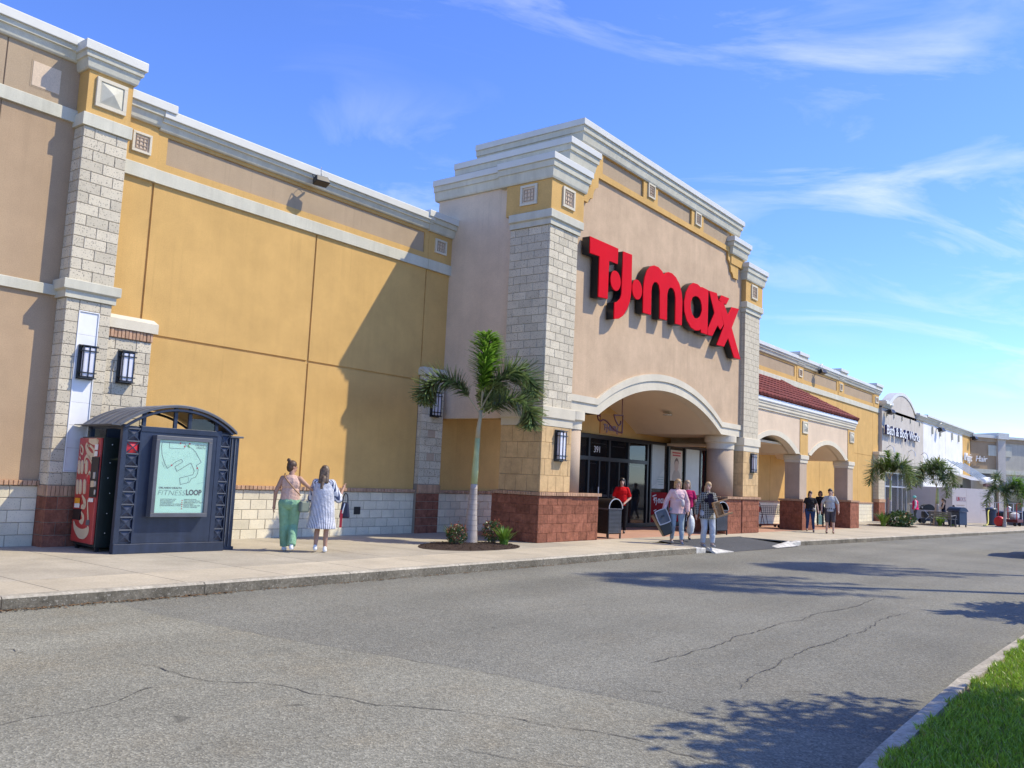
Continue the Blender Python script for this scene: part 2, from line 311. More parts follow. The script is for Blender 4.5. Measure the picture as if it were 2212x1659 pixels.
M['shaft'] = mat_base('green_crownshaft', (0.45, 0.50, 0.24), 0.5, mott=0.2, mscale=3, bump=0.05, streak=0.15, coord='World'); M['stalk'] = plain('palm_stalk', (0.42, 0.36, 0.22), 0.7)
M['bark'] = mat_base('bark', (0.16, 0.12, 0.09), 0.95, mott=0.2, bump=0.6, bscale=20)
M['dirt'] = mat_base('soil', (0.12, 0.10, 0.06), 0.95, mott=0.3, mscale=5, coord='World')
# ================================================================== ground
def G(x): return 0.02 - 0.22*min(1, max(0, (x-18)/40))
def RZ(x): return G(x) - 0.15
KP = [(-12, -5.40), (4.2, -5.42), (12.6, -5.70), (20.6, -5.87), (26.7, -5.98), (31.7, -6.35), (51.3, -7.64), (70, -8.9), (120, -12)]
def YK(x): return float(np.interp(x, [p[0] for p in KP], [p[1] for p in KP]))
g = MB(); xs = [-400, -60, 18, 58, 160, 1200]; ys = [-900, -60, 8, 900]
for i in range(len(xs)-1):
    for j in range(len(ys)-1):
        g.add([(xs[i], ys[j], RZ(xs[i])), (xs[i+1], ys[j], RZ(xs[i+1])), (xs[i+1], ys[j+1], RZ(xs[i+1])), (xs[i], ys[j+1], RZ(xs[i]))], [(0,1,2,3)])
road = tag(g.obj('road', M['road2'], fix=False), kind='structure')
bl = [(5.40, -5.3), (5.40, -5.9), (5.36, -6.4), (5.46, -7.3), (5.5, -8.2), (5.6, -8.9), (5.72, -9.5), (5.86, -10.3), (5.96, -10.9), (6.0, -11.4), (6.1, -12.1), (6.12, -12.7), (6.3, -13.3), (6.42, -13.9), (6.5, -14.2)]
V = [(-25, y, -0.126) for x, y in bl] + [(x + 0.03*math.sin(9*y), y, -0.126) for x, y in bl]; n = len(bl)
tag(MB().add(V, [(i, i+1, n+i+1, n+i) for i in range(n-1)]).obj('worn_asphalt_patch', M['road1'], fix=False), kind='structure')
def crack(pts, wd=0.018, z=-0.1215):
    P = []
    for a, b in zip(pts[:-1], pts[1:]):
        k = max(2, int(math.dist(a, b)/0.07))
        for i in range(k): t = i/k; P.append((a[0]+(b[0]-a[0])*t, a[1]+(b[1]-a[1])*t))
    P.append(pts[-1]); mb = MB(); V = []
    jx = jy = 0
    for i, (x, y) in enumerate(P):
        jx = jx*0.75 + random.gauss(0, 0.014); jy = jy*0.75 + random.gauss(0, 0.014)
        a = P[max(0, i-1)]; b = P[min(len(P)-1, i+1)]; d = Vector((b[0]-a[0], b[1]-a[1])); d = d.normalized() if d.length else Vector((1, 0)); nx, ny = -d.y, d.x
        ww = wd*0.62*random.uniform(0.15, 1.0)*(0.3 if i in (0, len(P)-1) else 1)
        zz = max(z, RZ(x) + 0.0085)
        V += [(x+jx+nx*ww/2, y+jy+ny*ww/2, zz), (x+jx-nx*ww/2, y+jy-ny*ww/2, zz)]
    mb.add(V, [(2*i, 2*i+1, 2*i+3, 2*i+2) for i in range(len(P)-1)])
    return mb.obj('crack', M['crack'], road, fix=False)
crack([(3.93,-8.5),(4.05,-8.82),(4.01,-9.2),(4.07,-9.43),(4.3,-9.7),(4.42,-9.96),(4.4,-10.12),(4.5,-10.52),(4.56,-10.83),(4.83,-11.25),(4.99,-11.67),(5.0,-11.96),(5.12,-12.26),(5.18,-12.5),(5.13,-12.78),(5.09,-13.1),(5.2,-13.8)], 0.022)
crack([(7.44,-11.46),(8.05,-11.5),(8.93,-11.47),(10.26,-11.47),(11.93,-11.47),(13.66,-11.59),(14.8,-11.55)], 0.03)
crack([(7.03,-12.48),(7.53,-12.38),(7.84,-12.37),(8.6,-12.3),(9.53,-12.27),(10.62,-12.31),(11.5,-12.34),(12.48,-12.22),(13.5,-12.31)], 0.026)
crack([(2.5,-9.62),(2.74,-9.57),(2.94,-9.61),(3.28,-9.54),(3.52,-9.42),(3.74,-9.35)], 0.016)
crack([(3.43,-7.32),(3.5,-7.44),(3.5,-7.68)], 0.02); crack([(6.3,-13.34),(6.1,-12.73),(6.12,-12.2),(5.98,-11.4),(5.98,-10.9),(5.72,-9.47),(5.5,-8.16),(5.44,-7.3)], 0.012)
crack([(4.6,-12.9),(4.3,-12.2),(4.25,-11.9)], 0.012); crack([(8.5,-8.9),(9.6,-8.95),(10.9,-9.1)], 0.010)
# sidewalk: base sheet, slabs, kerb stones
side = MB(); xx = list(np.arange(-12, 121, 1.0))
V = []
for x in sorted(xx + [20.74, 20.76, 26.85, 26.87]): V += [(x, -4.19 if 20.75 < x < 26.86 else YK(x)+0.1, G(x)-0.014), (x, 0.3, G(x)-0.014)]
xx = sorted(xx + [20.74, 20.76, 26.85, 26.87])
side.add(V, [(2*i, 2*i+2, 2*i+3, 2*i+1) for i in range(len(xx)-1)])
side = tag(side.obj('sidewalk', M['concg'], fix=False), kind='structure')
def slab(x0, x1, y00, y01, y10, y11, mat):
    g_ = 0.007; x0 += g_; x1 -= g_
    t = [(x0, y00+g_, G(x0)), (x1, y01+g_, G(x1)), (x1, y11-g_, G(x1)), (x0, y10-g_, G(x0))]
    return MB().add(t + [(x, y, z-0.03) for x, y, z in t], [(0,1,2,3),(0,4,5,1),(1,5,6,2),(2,6,7,3),(3,7,4,0)]).obj('slab', mat, side, fix=False)
S = 1.56; x = 4.87 - 9*S
while x < 66:
    x1 = x + S; ka, kb = YK(x)+0.14, YK(x1)+0.14; por = 16.6 < x+S/2 < 43.2
    if not (21.0 < x+S/2 < 26.6): slab(x, x1, ka, kb, -4.2, -4.2, M['conc'])
    rows = [(-4.2, -3.3), (-3.3, -1.7), (-1.7, -0.02)] if por else [(-4.2, -2.1), (-2.1, -0.02)]
    for a, b in rows: slab(x, x1, a, a, b, b, M['pinkpave'] if por and a > -4 else (M['conc'] if por else M['concg']))
    x = x1
kerb = tag(empty('kerb'), kind='structure')
def kstone(x0, x1, ya, yb, za, zb, mat=None, wid=0.15):
    zr0, zr1 = RZ(x0)-0.05, RZ(x1)-0.05; e = 0.006
    V = [(x0+e, ya, zr0), (x1-e, yb, zr1), (x1-e, yb+wid, zr1), (x0+e, ya+wid, zr0), (x0+e, ya, za-0.025), (x1-e, yb, zb-0.025), (x0+e, ya+0.03, za), (x1-e, yb+0.03, zb), (x1-e, yb+wid, zb), (x0+e, ya+wid, za)]
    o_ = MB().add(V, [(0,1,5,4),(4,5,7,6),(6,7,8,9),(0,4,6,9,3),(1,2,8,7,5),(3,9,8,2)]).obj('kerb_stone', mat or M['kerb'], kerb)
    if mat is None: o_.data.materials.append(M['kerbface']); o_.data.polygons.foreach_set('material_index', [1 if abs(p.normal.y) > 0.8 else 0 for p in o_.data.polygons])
    return o_
x = 4.2 - 5*2.4
while x < 118:
    x1 = min(x+2.4, 118)
    if x < 20.2 < x1: x1 = 20.2
    if x < 20.2 or x >= 27.3: kstone(x, x1, YK(x), YK(x1), G(x)+0.004, G(x1)+0.004)
    x = x1
    if abs(x-20.2) < 1e-6:
        kstone(20.2, 20.75, YK(20.2), YK(20.75), G(20.2)+0.004, G(20.75)-0.03, M['whitepaint'])
        x = 27.3
kstone(26.6, 27.3, YK(26.6), YK(27.3), G(27)-0.04, G(27.3)+0.004, M['whitepaint'])
yk = -6.1
V = [(20.75, yk, RZ(21)+0.006), (26.6, yk-0.1, RZ(26)+0.006), (26.9, -4.2, G(26)+0.002), (21.4, -4.2, G(21)+0.002)]
tag(MB().add(V, [(0,1,2,3)]).obj('ramp', M['ramp'], fix=False), kind='structure')
def wedge(x0, x1):
    V = [(x0, yk-0.02, RZ(x0)+0.012), (x1, yk-0.02, RZ(x1)+0.02), (x1, yk+0.22, G(x1)), (x0+(x1-x0)*0.1, yk+0.2, RZ(x0)+0.04)]
    tag(MB().add(V + [(p[0], p[1], p[2]-0.06) for p in V], [(0,1,2,3),(0,4,5,1),(1,5,6,2),(2,6,7,3),(3,7,4,0)]).obj('kerb_flare', M['whitepaint'], kerb, fix=False))
wedge(21.9, 20.76); wedge(25.0, 26.6)
# island with kerb and lawn
isl = tag(MB().add([(3.2,-14.02,0.0),(60,-14.02,-0.17),(60,-24,-0.1),(3.2,-24,0.08)], [(0,3,2,1)]).obj('lawn_soil', M['dirt']), kind='structure')
ik = tag(empty('island_kerb'), kind='structure')
IK = [(3.0,-14.6),(3.3,-14.2),(3.9,-13.98),(5.8,-13.885),(8.4,-13.845),(12,-13.94),(14.5,-14.0)] + [(14.5+i*3,-14.0) for i in range(1, 16)]
for a, b in zip(IK[:-1], IK[1:]):
    d = Vector((b[0]-a[0], b[1]-a[1])).normalized(); nx, ny = d.y, -d.x; e = 0.004
    A = Vector((a[0]+d.x*e, a[1]+d.y*e)); B = Vector((b[0]-d.x*e, b[1]-d.y*e))
    def q(P, o, z): return (P.x+nx*o, P.y+ny*o, z)
    za, zb = RZ(a[0]), RZ(b[0])
    V = [q(A,0,za-0.05), q(B,0,zb-0.05), q(A,0.015,za+0.09), q(B,0.015,zb+0.09), q(A,0.05,za+0.14), q(B,0.05,zb+0.14), q(A,0.17,za+0.15), q(B,0.17,zb+0.15), q(A,0.17,za-0.05), q(B,0.17,zb-0.05)]
    MB().add(V, [(0,1,3,2),(2,3,5,4),(4,5,7,6),(6,7,9,8),(0,2,4,6,8),(1,9,7,5,3)]).obj('kerb_stone', M['kerb'], ik, smooth=False)
def blades(name, pts, h, wd, mat, lean=0.6):
    n_ = len(pts); P = np.array(pts); a = rng.uniform(0, 2*math.pi, n_); hh = h*rng.uniform(0.55, 1.25, n_); ln = lean*hh*rng.uniform(0.1, 1, n_); b = rng.uniform(0, 2*math.pi, n_); ww = wd*rng.uniform(0.6, 1.2, n_)
    sx, sy = np.cos(a)*ww/2, np.sin(a)*ww/2; lx, ly = np.cos(b)*ln, np.sin(b)*ln
    V = np.zeros((n_, 5, 3)); V[:, 0] = P + np.c_[sx, sy, 0*sx]; V[:, 1] = P - np.c_[sx, sy, 0*sx]
    V[:, 2] = P + np.c_[lx*0.35-sx*0.8, ly*0.35-sy*0.8, hh*0.6]; V[:, 3] = P + np.c_[lx*0.35+sx*0.8, ly*0.35+sy*0.8, hh*0.6]; V[:, 4] = P + np.c_[lx, ly, hh*0.95]
    F = []
    for i in range(n_): k = 5*i; F.append((k, k+1, k+2, k+3)); F.append((k+3, k+2, k+4))
    me = bpy.data.meshes.new(name); me.from_pydata(V.reshape(-1, 3).tolist(), [], F); me.update()
    return mkobj(name, me, mat)
gp = []
while len(gp) < 70000:
    X = 4.0 + 9.5*rng.random()**1.3; Y = -14.06 - 1.9*rng.random()**1.2
    if Y < -15.9 + 0.02*X: continue
    gp.append((X, Y + 0.03*math.sin(X*7) + 0.02*math.sin(X*19), 0.0))
for _ in range(9000): gp.append((13.5+14*rng.random(), -14.15-2.5*rng.random(), -0.05))
tag(blades('lawn', gp, 0.060, 0.009, M['grass'], 0.9), 'bright green lawn on the kerbed island in the corner', 'grass', kind='stuff')
# leaf litter along the kerb
mb = MB()
for _ in range(900):
    X = random.choice([random.uniform(3.8, 7), random.uniform(3.8, 16), random.uniform(3.8, 34)]); Y = YK(X) - abs(random.gauss(0, 0.06)) - 0.01; s_ = random.uniform(0.008, 0.03); a = random.uniform(0, 6.28); z = max(RZ(X), -0.126 if X < 5.4 else -9) + 0.004 + random.uniform(0, 0.012)
    mb.add([(X+s_*math.cos(a), Y+s_*math.sin(a), z), (X+s_*0.5*math.cos(a+1.7), Y+s_*0.5*math.sin(a+1.7), z+0.008), (X-s_*math.cos(a), Y-s_*math.sin(a), z+0.002), (X+s_*0.5*math.cos(a-1.7), Y+s_*0.5*math.sin(a-1.7), z)], [(0,1,2,3)])
tag(mb.obj('leaf_litter', plain('dead_leaf', (0.16, 0.095, 0.045), 0.9, rnd=0.2), fix=False), 'dry brown leaf litter lying along the foot of the kerb', 'leaves', kind='stuff')
# ================================================================== facade kit
_bm = {}
def unit_mesh(name, wd, h, d, mat, ch=0.006):
    k = (name, round(wd, 3), round(h, 3), round(d, 3), mat.name)
    if k not in _bm:
        c = ch; W2, H2 = wd, h
        V = [(0,d,0),(W2,d,0),(W2,d,H2),(0,d,H2),(0,c,0),(W2,c,0),(W2,c,H2),(0,c,H2),(c,0,c),(W2-c,0,c),(W2-c,0,H2-c),(c,0,H2-c)]
        F = [(0,4,7,3),(1,2,6,5),(0,1,5,4),(3,7,6,2),(4,5,9,8),(5,6,10,9),(6,7,11,10),(7,4,8,11),(8,9,10,11)]
        me = bpy.data.meshes.new(name); me.from_pydata(V, [], F); me.update(); me.materials.append(mat); _bm[k] = me
    return _bm[k]
def place(me, name, parent, mode, a, face, z, jit=0):
    o = bpy.data.objects.new(name, me); COL.objects.link(o); o.parent = parent
    if mode == 'F': o.location = (a, face - random.uniform(0, jit), z)
    else: o.location = (face - random.uniform(0, jit), a, z); o.rotation_euler = (0, 0, -math.pi/2)
    return o
def courses(parent, mode, a0, a1, face, z0, z1, h, wd, mat, name='block', gap=0.010, d=0.05, stagger=True, jit=0.003, phase=0, sink=None):
    """rows of separate units; mode F: face at y=face, runs along +x; mode L: face at x=face, runs in -y from a1 down to a0"""
    nr = max(1, round((z1-z0)/h)); hh = (z1-z0)/nr
    for r in range(nr):
        st_ = (wd/2 if (r+phase) % 2 and stagger else 0); e = [a0]; p = a0 + wd - st_
        while p < a1 - wd*0.18: e.append(p); p += wd
        e.append(a1)
        for p0, p1 in zip(e[:-1], e[1:]):
            ww, h2 = p1-p0-gap, hh-gap
            if sink is not None: sink.append((mode, p0+gap/2, ww, face, z0+r*hh+gap/2, h2)); continue
            me = unit_mesh(name, ww, h2, d, mat)
            place(me, name, parent, mode, (p0+gap/2) if mode == 'F' else (p1-gap/2), face, z0+r*hh+gap/2, jit)
def joined(parent, sink, mat, name, d=0.04):
    mb = MB()
    for mode, a, ww, face, z, h2 in sink:
        if mode == 'F': mb.box(a, a+ww, face, face+d, z, z+h2)
        else: mb.box(face, face+d, a, a+ww, z, z+h2)
    return tag(mb.obj(name, mat, parent, fix=False), kind='stuff')
def bx(name, mat, parent, *b, bevel=0.004): return MB().box(*b).obj(name, mat, parent, bevel=bevel)
def crown(parent, path, z0, z1, out, name='cornice', cop=0.17, mat=None):
    h = z1-cop-z0
    o = MB().sweep(path, [(-0.25, z0), (out*0.22, z0), (out*0.34, z0+h*0.10), (out*0.52, z0+h*0.58), (out*0.56, z0+h*0.62), (out*0.72, z0+h*0.64), (out*0.78, z0+h*0.98), (out*0.80, z1-cop), (-0.25, z1-cop)]).obj(name, mat or M['cream'], parent)
    MB().sweep(path, [(-0.25, z1-cop+0.002), (out*0.98, z1-cop+0.002), (out, z1-cop+0.01), (out, z1-0.012), (out*0.97, z1), (-0.25, z1+0.02)]).obj('coping', M['coping'], o)
    return o
def band(parent, path, z0, z1, out, name='band', mat=None, step=False):
    p = [(-0.05, z0), (out, z0), (out, z1-0.01), (out-0.01, z1), (-0.05, z1)]
    if step: zm = z0+(z1-z0)*0.38; p = [(-0.05, z0), (out*0.45, z0), (out*0.45, zm), (out*0.9, zm+0.02), (out, zm+0.03), (out, z1-0.012), (out-0.012, z1), (-0.05, z1)]
    return MB().sweep(path, p).obj(name, mat or M['cream'], parent)
def medallion(parent, x0, x1, z0, z1, y, kind='knot', mode='F'):
    w_ = x1-x0; f = MB()
    t = 0.12*w_
    def P(a, b, c0, c1, z_0, z_1):
        if mode == 'F': return (a, b, c0, c1, z_0, z_1)
        return (c0, c1, a, b, z_0, z_1)
    for a in ((x0, x1, z0, z0+t), (x0, x1, z1-t, z1), (x0, x0+t, z0+t, z1-t), (x1-t, x1, z0+t, z1-t)): f.box(*P(a[0], a[1], y-0.045, y+0.02, a[2], a[3]))
    o = f.obj('medallion', M['cream2'], parent, bevel=0.004)
    if kind == 'diamond':
        c = ((x0+x1)/2, (z0+z1)/2); h = 0.09
        V = [(x0+t, y-0.02, z0+t), (x1-t, y-0.02, z0+t), (x1-t, y-0.02, z1-t), (x0+t, y-0.02, z1-t), (c[0], y-0.02-h, c[1])]
        MB().add(V, [(0,1,4),(1,2,4),(2,3,4),(3,0,4),(3,2,1,0)]).obj('pyramid', M['cream'], o)
    else:
        MB().box(*P(x0+t, x1-t, y-0.012, y+0.01, z0+t, z1-t)).obj('plaque', M['rose'], o)
        k = MB(); cx, cz, r = (x0+x1)/2, (z0+z1)/2, w_*0.29; tt = w_*0.018
        def PP(a, zz): return (a, y-0.022, zz) if mode == 'F' else (y-0.022, a, zz)
        for i in range(2):
            for s_ in (-1, 1):
                q = r*(0.36+0.6*i)
                k.bar(PP(cx+s_*q, cz-r), PP(cx+s_*q, cz+r), tt, 0.02, up=(0,1,0) if mode == 'F' else (1,0,0)); k.bar(PP(cx-r, cz+s_*q), PP(cx+r, cz+s_*q), tt, 0.02)
        k.obj('knot', M['tanshaft'], o)
    return o
def wall_lamp(x, z, y, h, label, mode='F'):
    o = empty('wall_lamp', (x, y, z), 0 if mode == 'F' else -math.pi/2); tag(o, label, 'lamp', 'caged wall lamps on the piers'); w_ = h*0.5
    MB().box(-w_*0.55, w_*0.5, -0.03, 0.0, -h*0.54, h*0.54).obj('backplate', M['black'], o, bevel=0.003)
    MB().box(-w_*0.36, w_*0.42, -0.125, -0.031, -h*0.46, h*0.46).obj('shade', M['opal'], o, bevel=0.02)
    c = MB()
    for zz in (-0.5, -0.34, 0.34, 0.5): c.box(-w_*0.5, w_*0.5, -0.145, -0.028, h*zz-0.009, h*zz+0.009)
    for xx_ in (-0.42, -0.02, 0.34): c.box(w_*xx_-0.006, w_*xx_+0.006, -0.143, -0.125, -h*0.5, h*0.5)
    c.obj('cage', M['black'], o); return o
def floodlight(x, y, z, label, s_=1.0):
    o = empty('floodlight', (x, y, z), R(-12)); tag(o, label, 'floodlight', 'black floodlights along the parapets')
    MB().add([(-.24*s_,-.16*s_,-.10*s_),(.24*s_,-.16*s_,-.10*s_),(.24*s_,.12*s_,-.20*s_),(-.24*s_,.12*s_,-.20*s_),(-.2*s_,-.06*s_,.10*s_),(.2*s_,-.06*s_,.10*s_),(.22*s_,.16*s_,.02*s_),(-.22*s_,.16*s_,.02*s_)], [(0,3,2,1),(4,5,6,7),(0,1,5,4),(1,2,6,5),(2,3,7,6),(3,0,4,7)]).obj('housing', M['black'], o, bevel=0.02*s_)
    b = MB().bar((-.27*s_,0,-.02*s_), (-.27*s_,.1*s_,.12*s_), .02*s_).bar((.27*s_,0,-.02*s_), (.27*s_,.1*s_,.12*s_), .02*s_).bar((-.27*s_,.1*s_,.12*s_), (.27*s_,.1*s_,.12*s_), .02*s_).bar((0,.1*s_,.1*s_), (0,.34*s_,.0*s_), .05*s_); b.obj('bracket', M['black'], o)
    MB().tube(smooth_line([(0.02*s_,.02*s_,.1*s_), (-.05*s_,0,.3*s_), (.03*s_,.1*s_,.42*s_), (.08*s_,.22*s_,.2*s_)], 5), .008*s_, 5).obj('cable', M['alu'], o)
    return o
# ================================================================== left store (brown wall and its end pier)
LS = tag(empty('shop_building'), 'brown stucco shop with cream bands and a tall block pier at left', 'building')
bx('wall_core', M['mauve'], LS, -9, 6.86, 0.02, 2.5, -0.1, 8.6, bevel=0)
for x0, x1 in ((-9, 1.6), (1.62, 5.615), (5.635, 6.87)):
    bx('wall_panel', M['brown'], LS, x0, x1, 0.0, 0.05, 1.12, 4.36); bx('wall_panel', M['brown'], LS, x0, x1, 0.0, 0.05, 4.48, 7.47); bx('wall_panel', M['mauve'], LS, x0, x1, -0.002, 0.05, 7.66, 8.60)
band(LS, [(-9, 0), (6.87, 0)], 4.325, 4.505, 0.055); band(LS, [(-9, 0), (6.87, 0)], 7.46, 7.69, 0.06)
fr = MB().box(6.056, 6.526, -0.012, 0.01, 7.875, 8.31).obj('square_inset', M['rose'], LS, bevel=0.004)
MB().box(6.03, 6.552, -0.006, 0.01, 7.85, 8.336).obj('inset_border', M['mauve'], fr)
bx('square_inset', M['rose'], LS, 3.2, 3.67, -0.012, 0.01, 7.875, 8.31)
crown(LS, [(-9, 0), (6.87, 0)], 8.55, 8.97, 0.20)
bx('mortar_core', M['mortar'], LS, -9, 6.86, -0.012, 0.019, -0.1, 1.03, bevel=0)
courses(LS, 'F', 2.0, 6.85, -0.022, 0.0, 1.03, 0.205, 0.40, M['blockw'])
courses(LS, 'F', 2.0, 6.85, -0.075, 1.032, 1.125, 0.10, 0.075, M['brick'], name='sill_brick', stagger=False, d=0.12, jit=0.006)
# end pier
PL = empty('pier', (0,0,0), 0, LS); x0, x1, yf = 6.85, 7.66, -0.35
bx('pier_core', M['mortar'], PL, x0+0.012, x1-0.012, yf+0.012, 0.5, -0.1, 8.3, bevel=0)
courses(PL, 'F', x0, x1, yf, 4.60, 7.37, 0.2, 0.40, M['block']); courses(PL, 'L', yf+0.05, 0.0, x0, 4.60, 7.37, 0.2, 0.40, M['block'])
courses(PL, 'F', x0, 7.085, yf, 1.06, 4.28, 0.2, 0.40, M['block'], stagger=False); courses(PL, 'F', 7.452, x1, yf, 1.06, 4.28, 0.2, 0.40, M['block'], stagger=False)
courses(PL, 'F', 7.085, 7.452, yf, 4.10, 4.28, 0.2, 0.40, M['block'], stagger=False); courses(PL, 'F', 7.085, 7.452, yf, 1.06, 1.28, 0.2, 0.40, M['block'], stagger=False)
courses(PL, 'L', yf+0.05, 0.0, x0, 1.06, 4.28, 0.2, 0.40, M['block'])
bx('panel_frame', M['white'], PL, 7.085, 7.105, yf-0.012, yf+0.05, 1.285, 4.095); bx('panel_frame', M['white'], PL, 7.432, 7.452, yf-0.012, yf+0.05, 1.285, 4.095); bx('panel_frame', M['white'], PL, 7.105, 7.432, yf-0.012, yf+0.05, 4.075, 4.095); bx('panel_frame', M['white'], PL, 7.105, 7.432, yf-0.012, yf+0.05, 1.285, 1.305)
for i in range(7): bx('white_panel', M['white'], PL, 7.107, 7.43, yf+0.006, yf+0.05, 1.307+i*0.3955, 1.307+(i+1)*0.3955-0.004, bevel=0.002)
courses(PL, 'F', x0, x1, yf-0.01, 0.87, 1.055, 0.185, 0.07, M['brick'], name='sill_brick', stagger=False); courses(PL, 'L', yf+0.04, 0.0, x0-0.01, 0.87, 1.055, 0.185, 0.07, M['brick'], name='sill_brick', stagger=False)
courses(PL, 'F', x0, x1, yf, 0.0, 0.865, 0.2, 0.40, M['redblock'], name='red_block'); courses(PL, 'L', yf+0.05, 0.0, x0, 0.0, 0.865, 0.2, 0.40, M['redblock'], name='red_block')
pth = [(x0, 0.3), (x0, yf), (x1, yf), (x1, 0.3)]
band(PL, pth, 4.285, 4.60, 0.10, 'cap', step=True); band(PL, pth, 7.375, 7.605, 0.045)
bx('tan_box', M['yellow'], PL, x0, x1+0.01, yf, 0.3, 7.60, 8.5)
medallion(PL, 6.99, 7.555, 7.775, 8.32, yf, 'diamond'); crown(PL, [(x0, 2), (x0, yf), (x1, yf), (x1, 2)], 8.40, 8.86, 0.17)
HP = empty('low_pier', (0,0,0), 0, LS); yh = -0.2
bx('pier_core', M['mortar'], HP, x1, 8.548, yh+0.012, 0.3, -0.1, 3.95, bevel=0)
courses(HP, 'F', x1, 8.56, yh, 1.06, 3.735, 0.2, 0.40, M['block'], phase=1); courses(HP, 'F', x1, 8.56, yh, 0.0, 0.865, 0.2, 0.40, M['redblock'], name='red_block')
courses(HP, 'F', x1, 8.56, yh-0.01, 0.87, 1.055, 0.185, 0.07, M['brick'], name='sill_brick', stagger=False); courses(HP, 'F', x1, 8.56, yh-0.03, 3.74, 3.91, 0.17, 0.07, M['brick'], name='soldier_brick', stagger=False, jit=0.02)
MB().sweep([(x1, 0.1), (x1, yh), (8.56, yh), (8.56, 0.1)], [(-0.1, 3.912), (0.07, 3.912), (0.07, 4.09), (0.0, 4.165), (-0.1, 4.165)]).obj('cap', M['cream2'], HP)
wall_lamp(7.29, 3.20, yf-0.001, 0.56, 'caged wall lamp on the white strip of the tall left pier'); wall_lamp(8.08, 3.22, yh-0.001, 0.56, 'caged wall lamp on the low block pier beside the yellow wall')
# ================================================================== main store
MS = tag(empty('store_building'), 'yellow stucco store with a tall stepped entrance portal and red sign', 'building')
def yellow_wall(X, xend, z_h, joints_top, parent):
    pass
bx('wall_core', M['yellow'], MS, 7.67, 59.4, 0.030, 3.0, -0.3, 7.95, bevel=0)
W = empty('left_wall', (0,0,0), 0, MS)
for a, b in ((7.67, 8.385), (8.430, 12.381), (12.425, 16.034), (16.078, 17.2)):
    bx('wall_panel', M['yellow'], W, a, b, 0.0, 0.05, 3.938, 6.86); bx('wall_panel', M['yellow'], W, max(a, 8.4), b, 0.0, 0.05, 1.12, 3.893)
band(W, [(7.67, 0), (8.40, 0)], 6.852, 7.12, 0.075); band(W, [(8.402, 0), (16.05, 0)], 6.852, 7.12, 0.055); band(W, [(16.052, 0), (17.2, 0)], 6.852, 7.12, 0.075)
me = poly_mesh('frieze', [[(8.40,7.12),(16.05,7.12),(16.05,7.97),(8.40,7.97)], [(8.605,7.265),(15.90,7.265),(15.90,7.805),(8.605,7.805)]], 0.06); me.transform(Matrix.Translation((0,-0.005,0))); mkobj('frieze', me, M['yellow'], W)
bx('frieze_panel', M['mauve'], W, 8.6, 15.905, 0.0, 0.03, 7.26, 7.81)
bx('frieze_end', M['yellow'], W, 7.67, 8.398, -0.05, 0.03, 7.12, 7.97); bx('frieze_end', M['yellow'], W, 16.052, 17.2, -0.05, 0.03, 7.12, 7.97)
medallion(W, 7.88, 8.262, 7.318, 7.71, -0.05); medallion(W, 16.275, 16.715, 7.345, 7.73, -0.05)
crown(W, [(8.40, -0.035), (16.05, -0.035)], 7.88, 8.28, 0.20); crown(W, [(7.67, -0.05), (8.41, -0.05), (8.41, 1.2)], 7.93, 8.40, 0.22); crown(W, [(16.04, 1.2), (16.04, -0.05), (17.0, -0.05)], 7.86, 8.36, 0.22)
bx('mortar_core', M['mortar'], W, 8.5, 30, -0.012, 0.021, -0.1, 1.03, bevel=0)
courses(W, 'F', 8.56, 16.05, -0.022, 0.0, 1.03, 0.205, 0.40, M['blockw'])
courses(W, 'F', 8.56, 16.05, -0.075, 1.032, 1.125, 0.10, 0.10, M['brick'], name='sill_brick', stagger=False, d=0.12, jit=0.006)
MB().box(14.05, 14.25, -0.035, -0.015, 0.50, 0.68).obj('outlet_box', M['black'], W, bevel=0.006)
SP = empty('low_pier', (0,0,0), 0, MS); ya = -0.15
bx('pier_core', M['mortar'], SP, 16.052, 16.848, ya+0.012, 0.02, -0.1, 4.06, bevel=0)
courses(SP, 'F', 16.04, 16.86, ya, 1.26, 4.05, 0.2, 0.40, M['block']); courses(SP, 'L', ya+0.05, 0.0, 16.04, 1.26, 4.05, 0.2, 0.40, M['block'], stagger=False)
for zz in (1.86, 2.46): bx('accent_block', M['tanshaft'], SP, 16.30, 16.58, ya-0.006, ya+0.03, zz+0.005, zz+0.195)
courses(SP, 'F', 16.03, 16.87, ya-0.02, 1.035, 1.25, 0.215, 0.075, M['brick'], name='sill_brick', stagger=False); courses(SP, 'F', 16.04, 16.86, ya, 0.0, 1.03, 0.205, 0.40, M['redblock'], name='red_block')
MB().sweep([(16.04, 0.05), (16.04, ya), (16.86, ya), (16.86, 0.05)], [(-0.1, 4.055), (0.06, 4.055), (0.06, 4.2), (0.0, 4.27), (-0.1, 4.27)]).obj('cap', M['cream2'], SP)
wall_lamp(16.50, 3.33, ya-0.001, 0.62, 'caged wall lamp in shade behind the palm beside the entrance portal')
floodlight(12.09, -0.42, 7.98, 'black floodlight on the parapet of the yellow wall', 0.72)
# wall beneath the portal canopy and its shopfront
W2 = empty('shopfront_wall', (0,0,0), 0, MS)
for a, b in ((16.87, 20.0), (33.4, 36.0)): bx('wall_panel', M['yellow'], W2, a, b, -0.002, 0.03, 1.12, 3.5)
bx('wall_panel', M['yellow'], W2, 20.0, 33.4, -0.002, 0.03, 3.10, 5.0)
courses(W2, 'F', 16.87, 20.0, -0.022, 0.0, 1.03, 0.205, 0.40, M['blockw']); courses(W2, 'F', 16.87, 20.0, -0.075, 1.032, 1.125, 0.10, 0.10, M['brick'], name='sill_brick', stagger=False, d=0.12)
bx('doorway_dark_sheet', M['dark'], W2, 20.0, 33.4, 0.0225, 0.026, -0.1, 3.10, bevel=0)  # near-black sheet close behind the glass, its colour painting the unlit interior
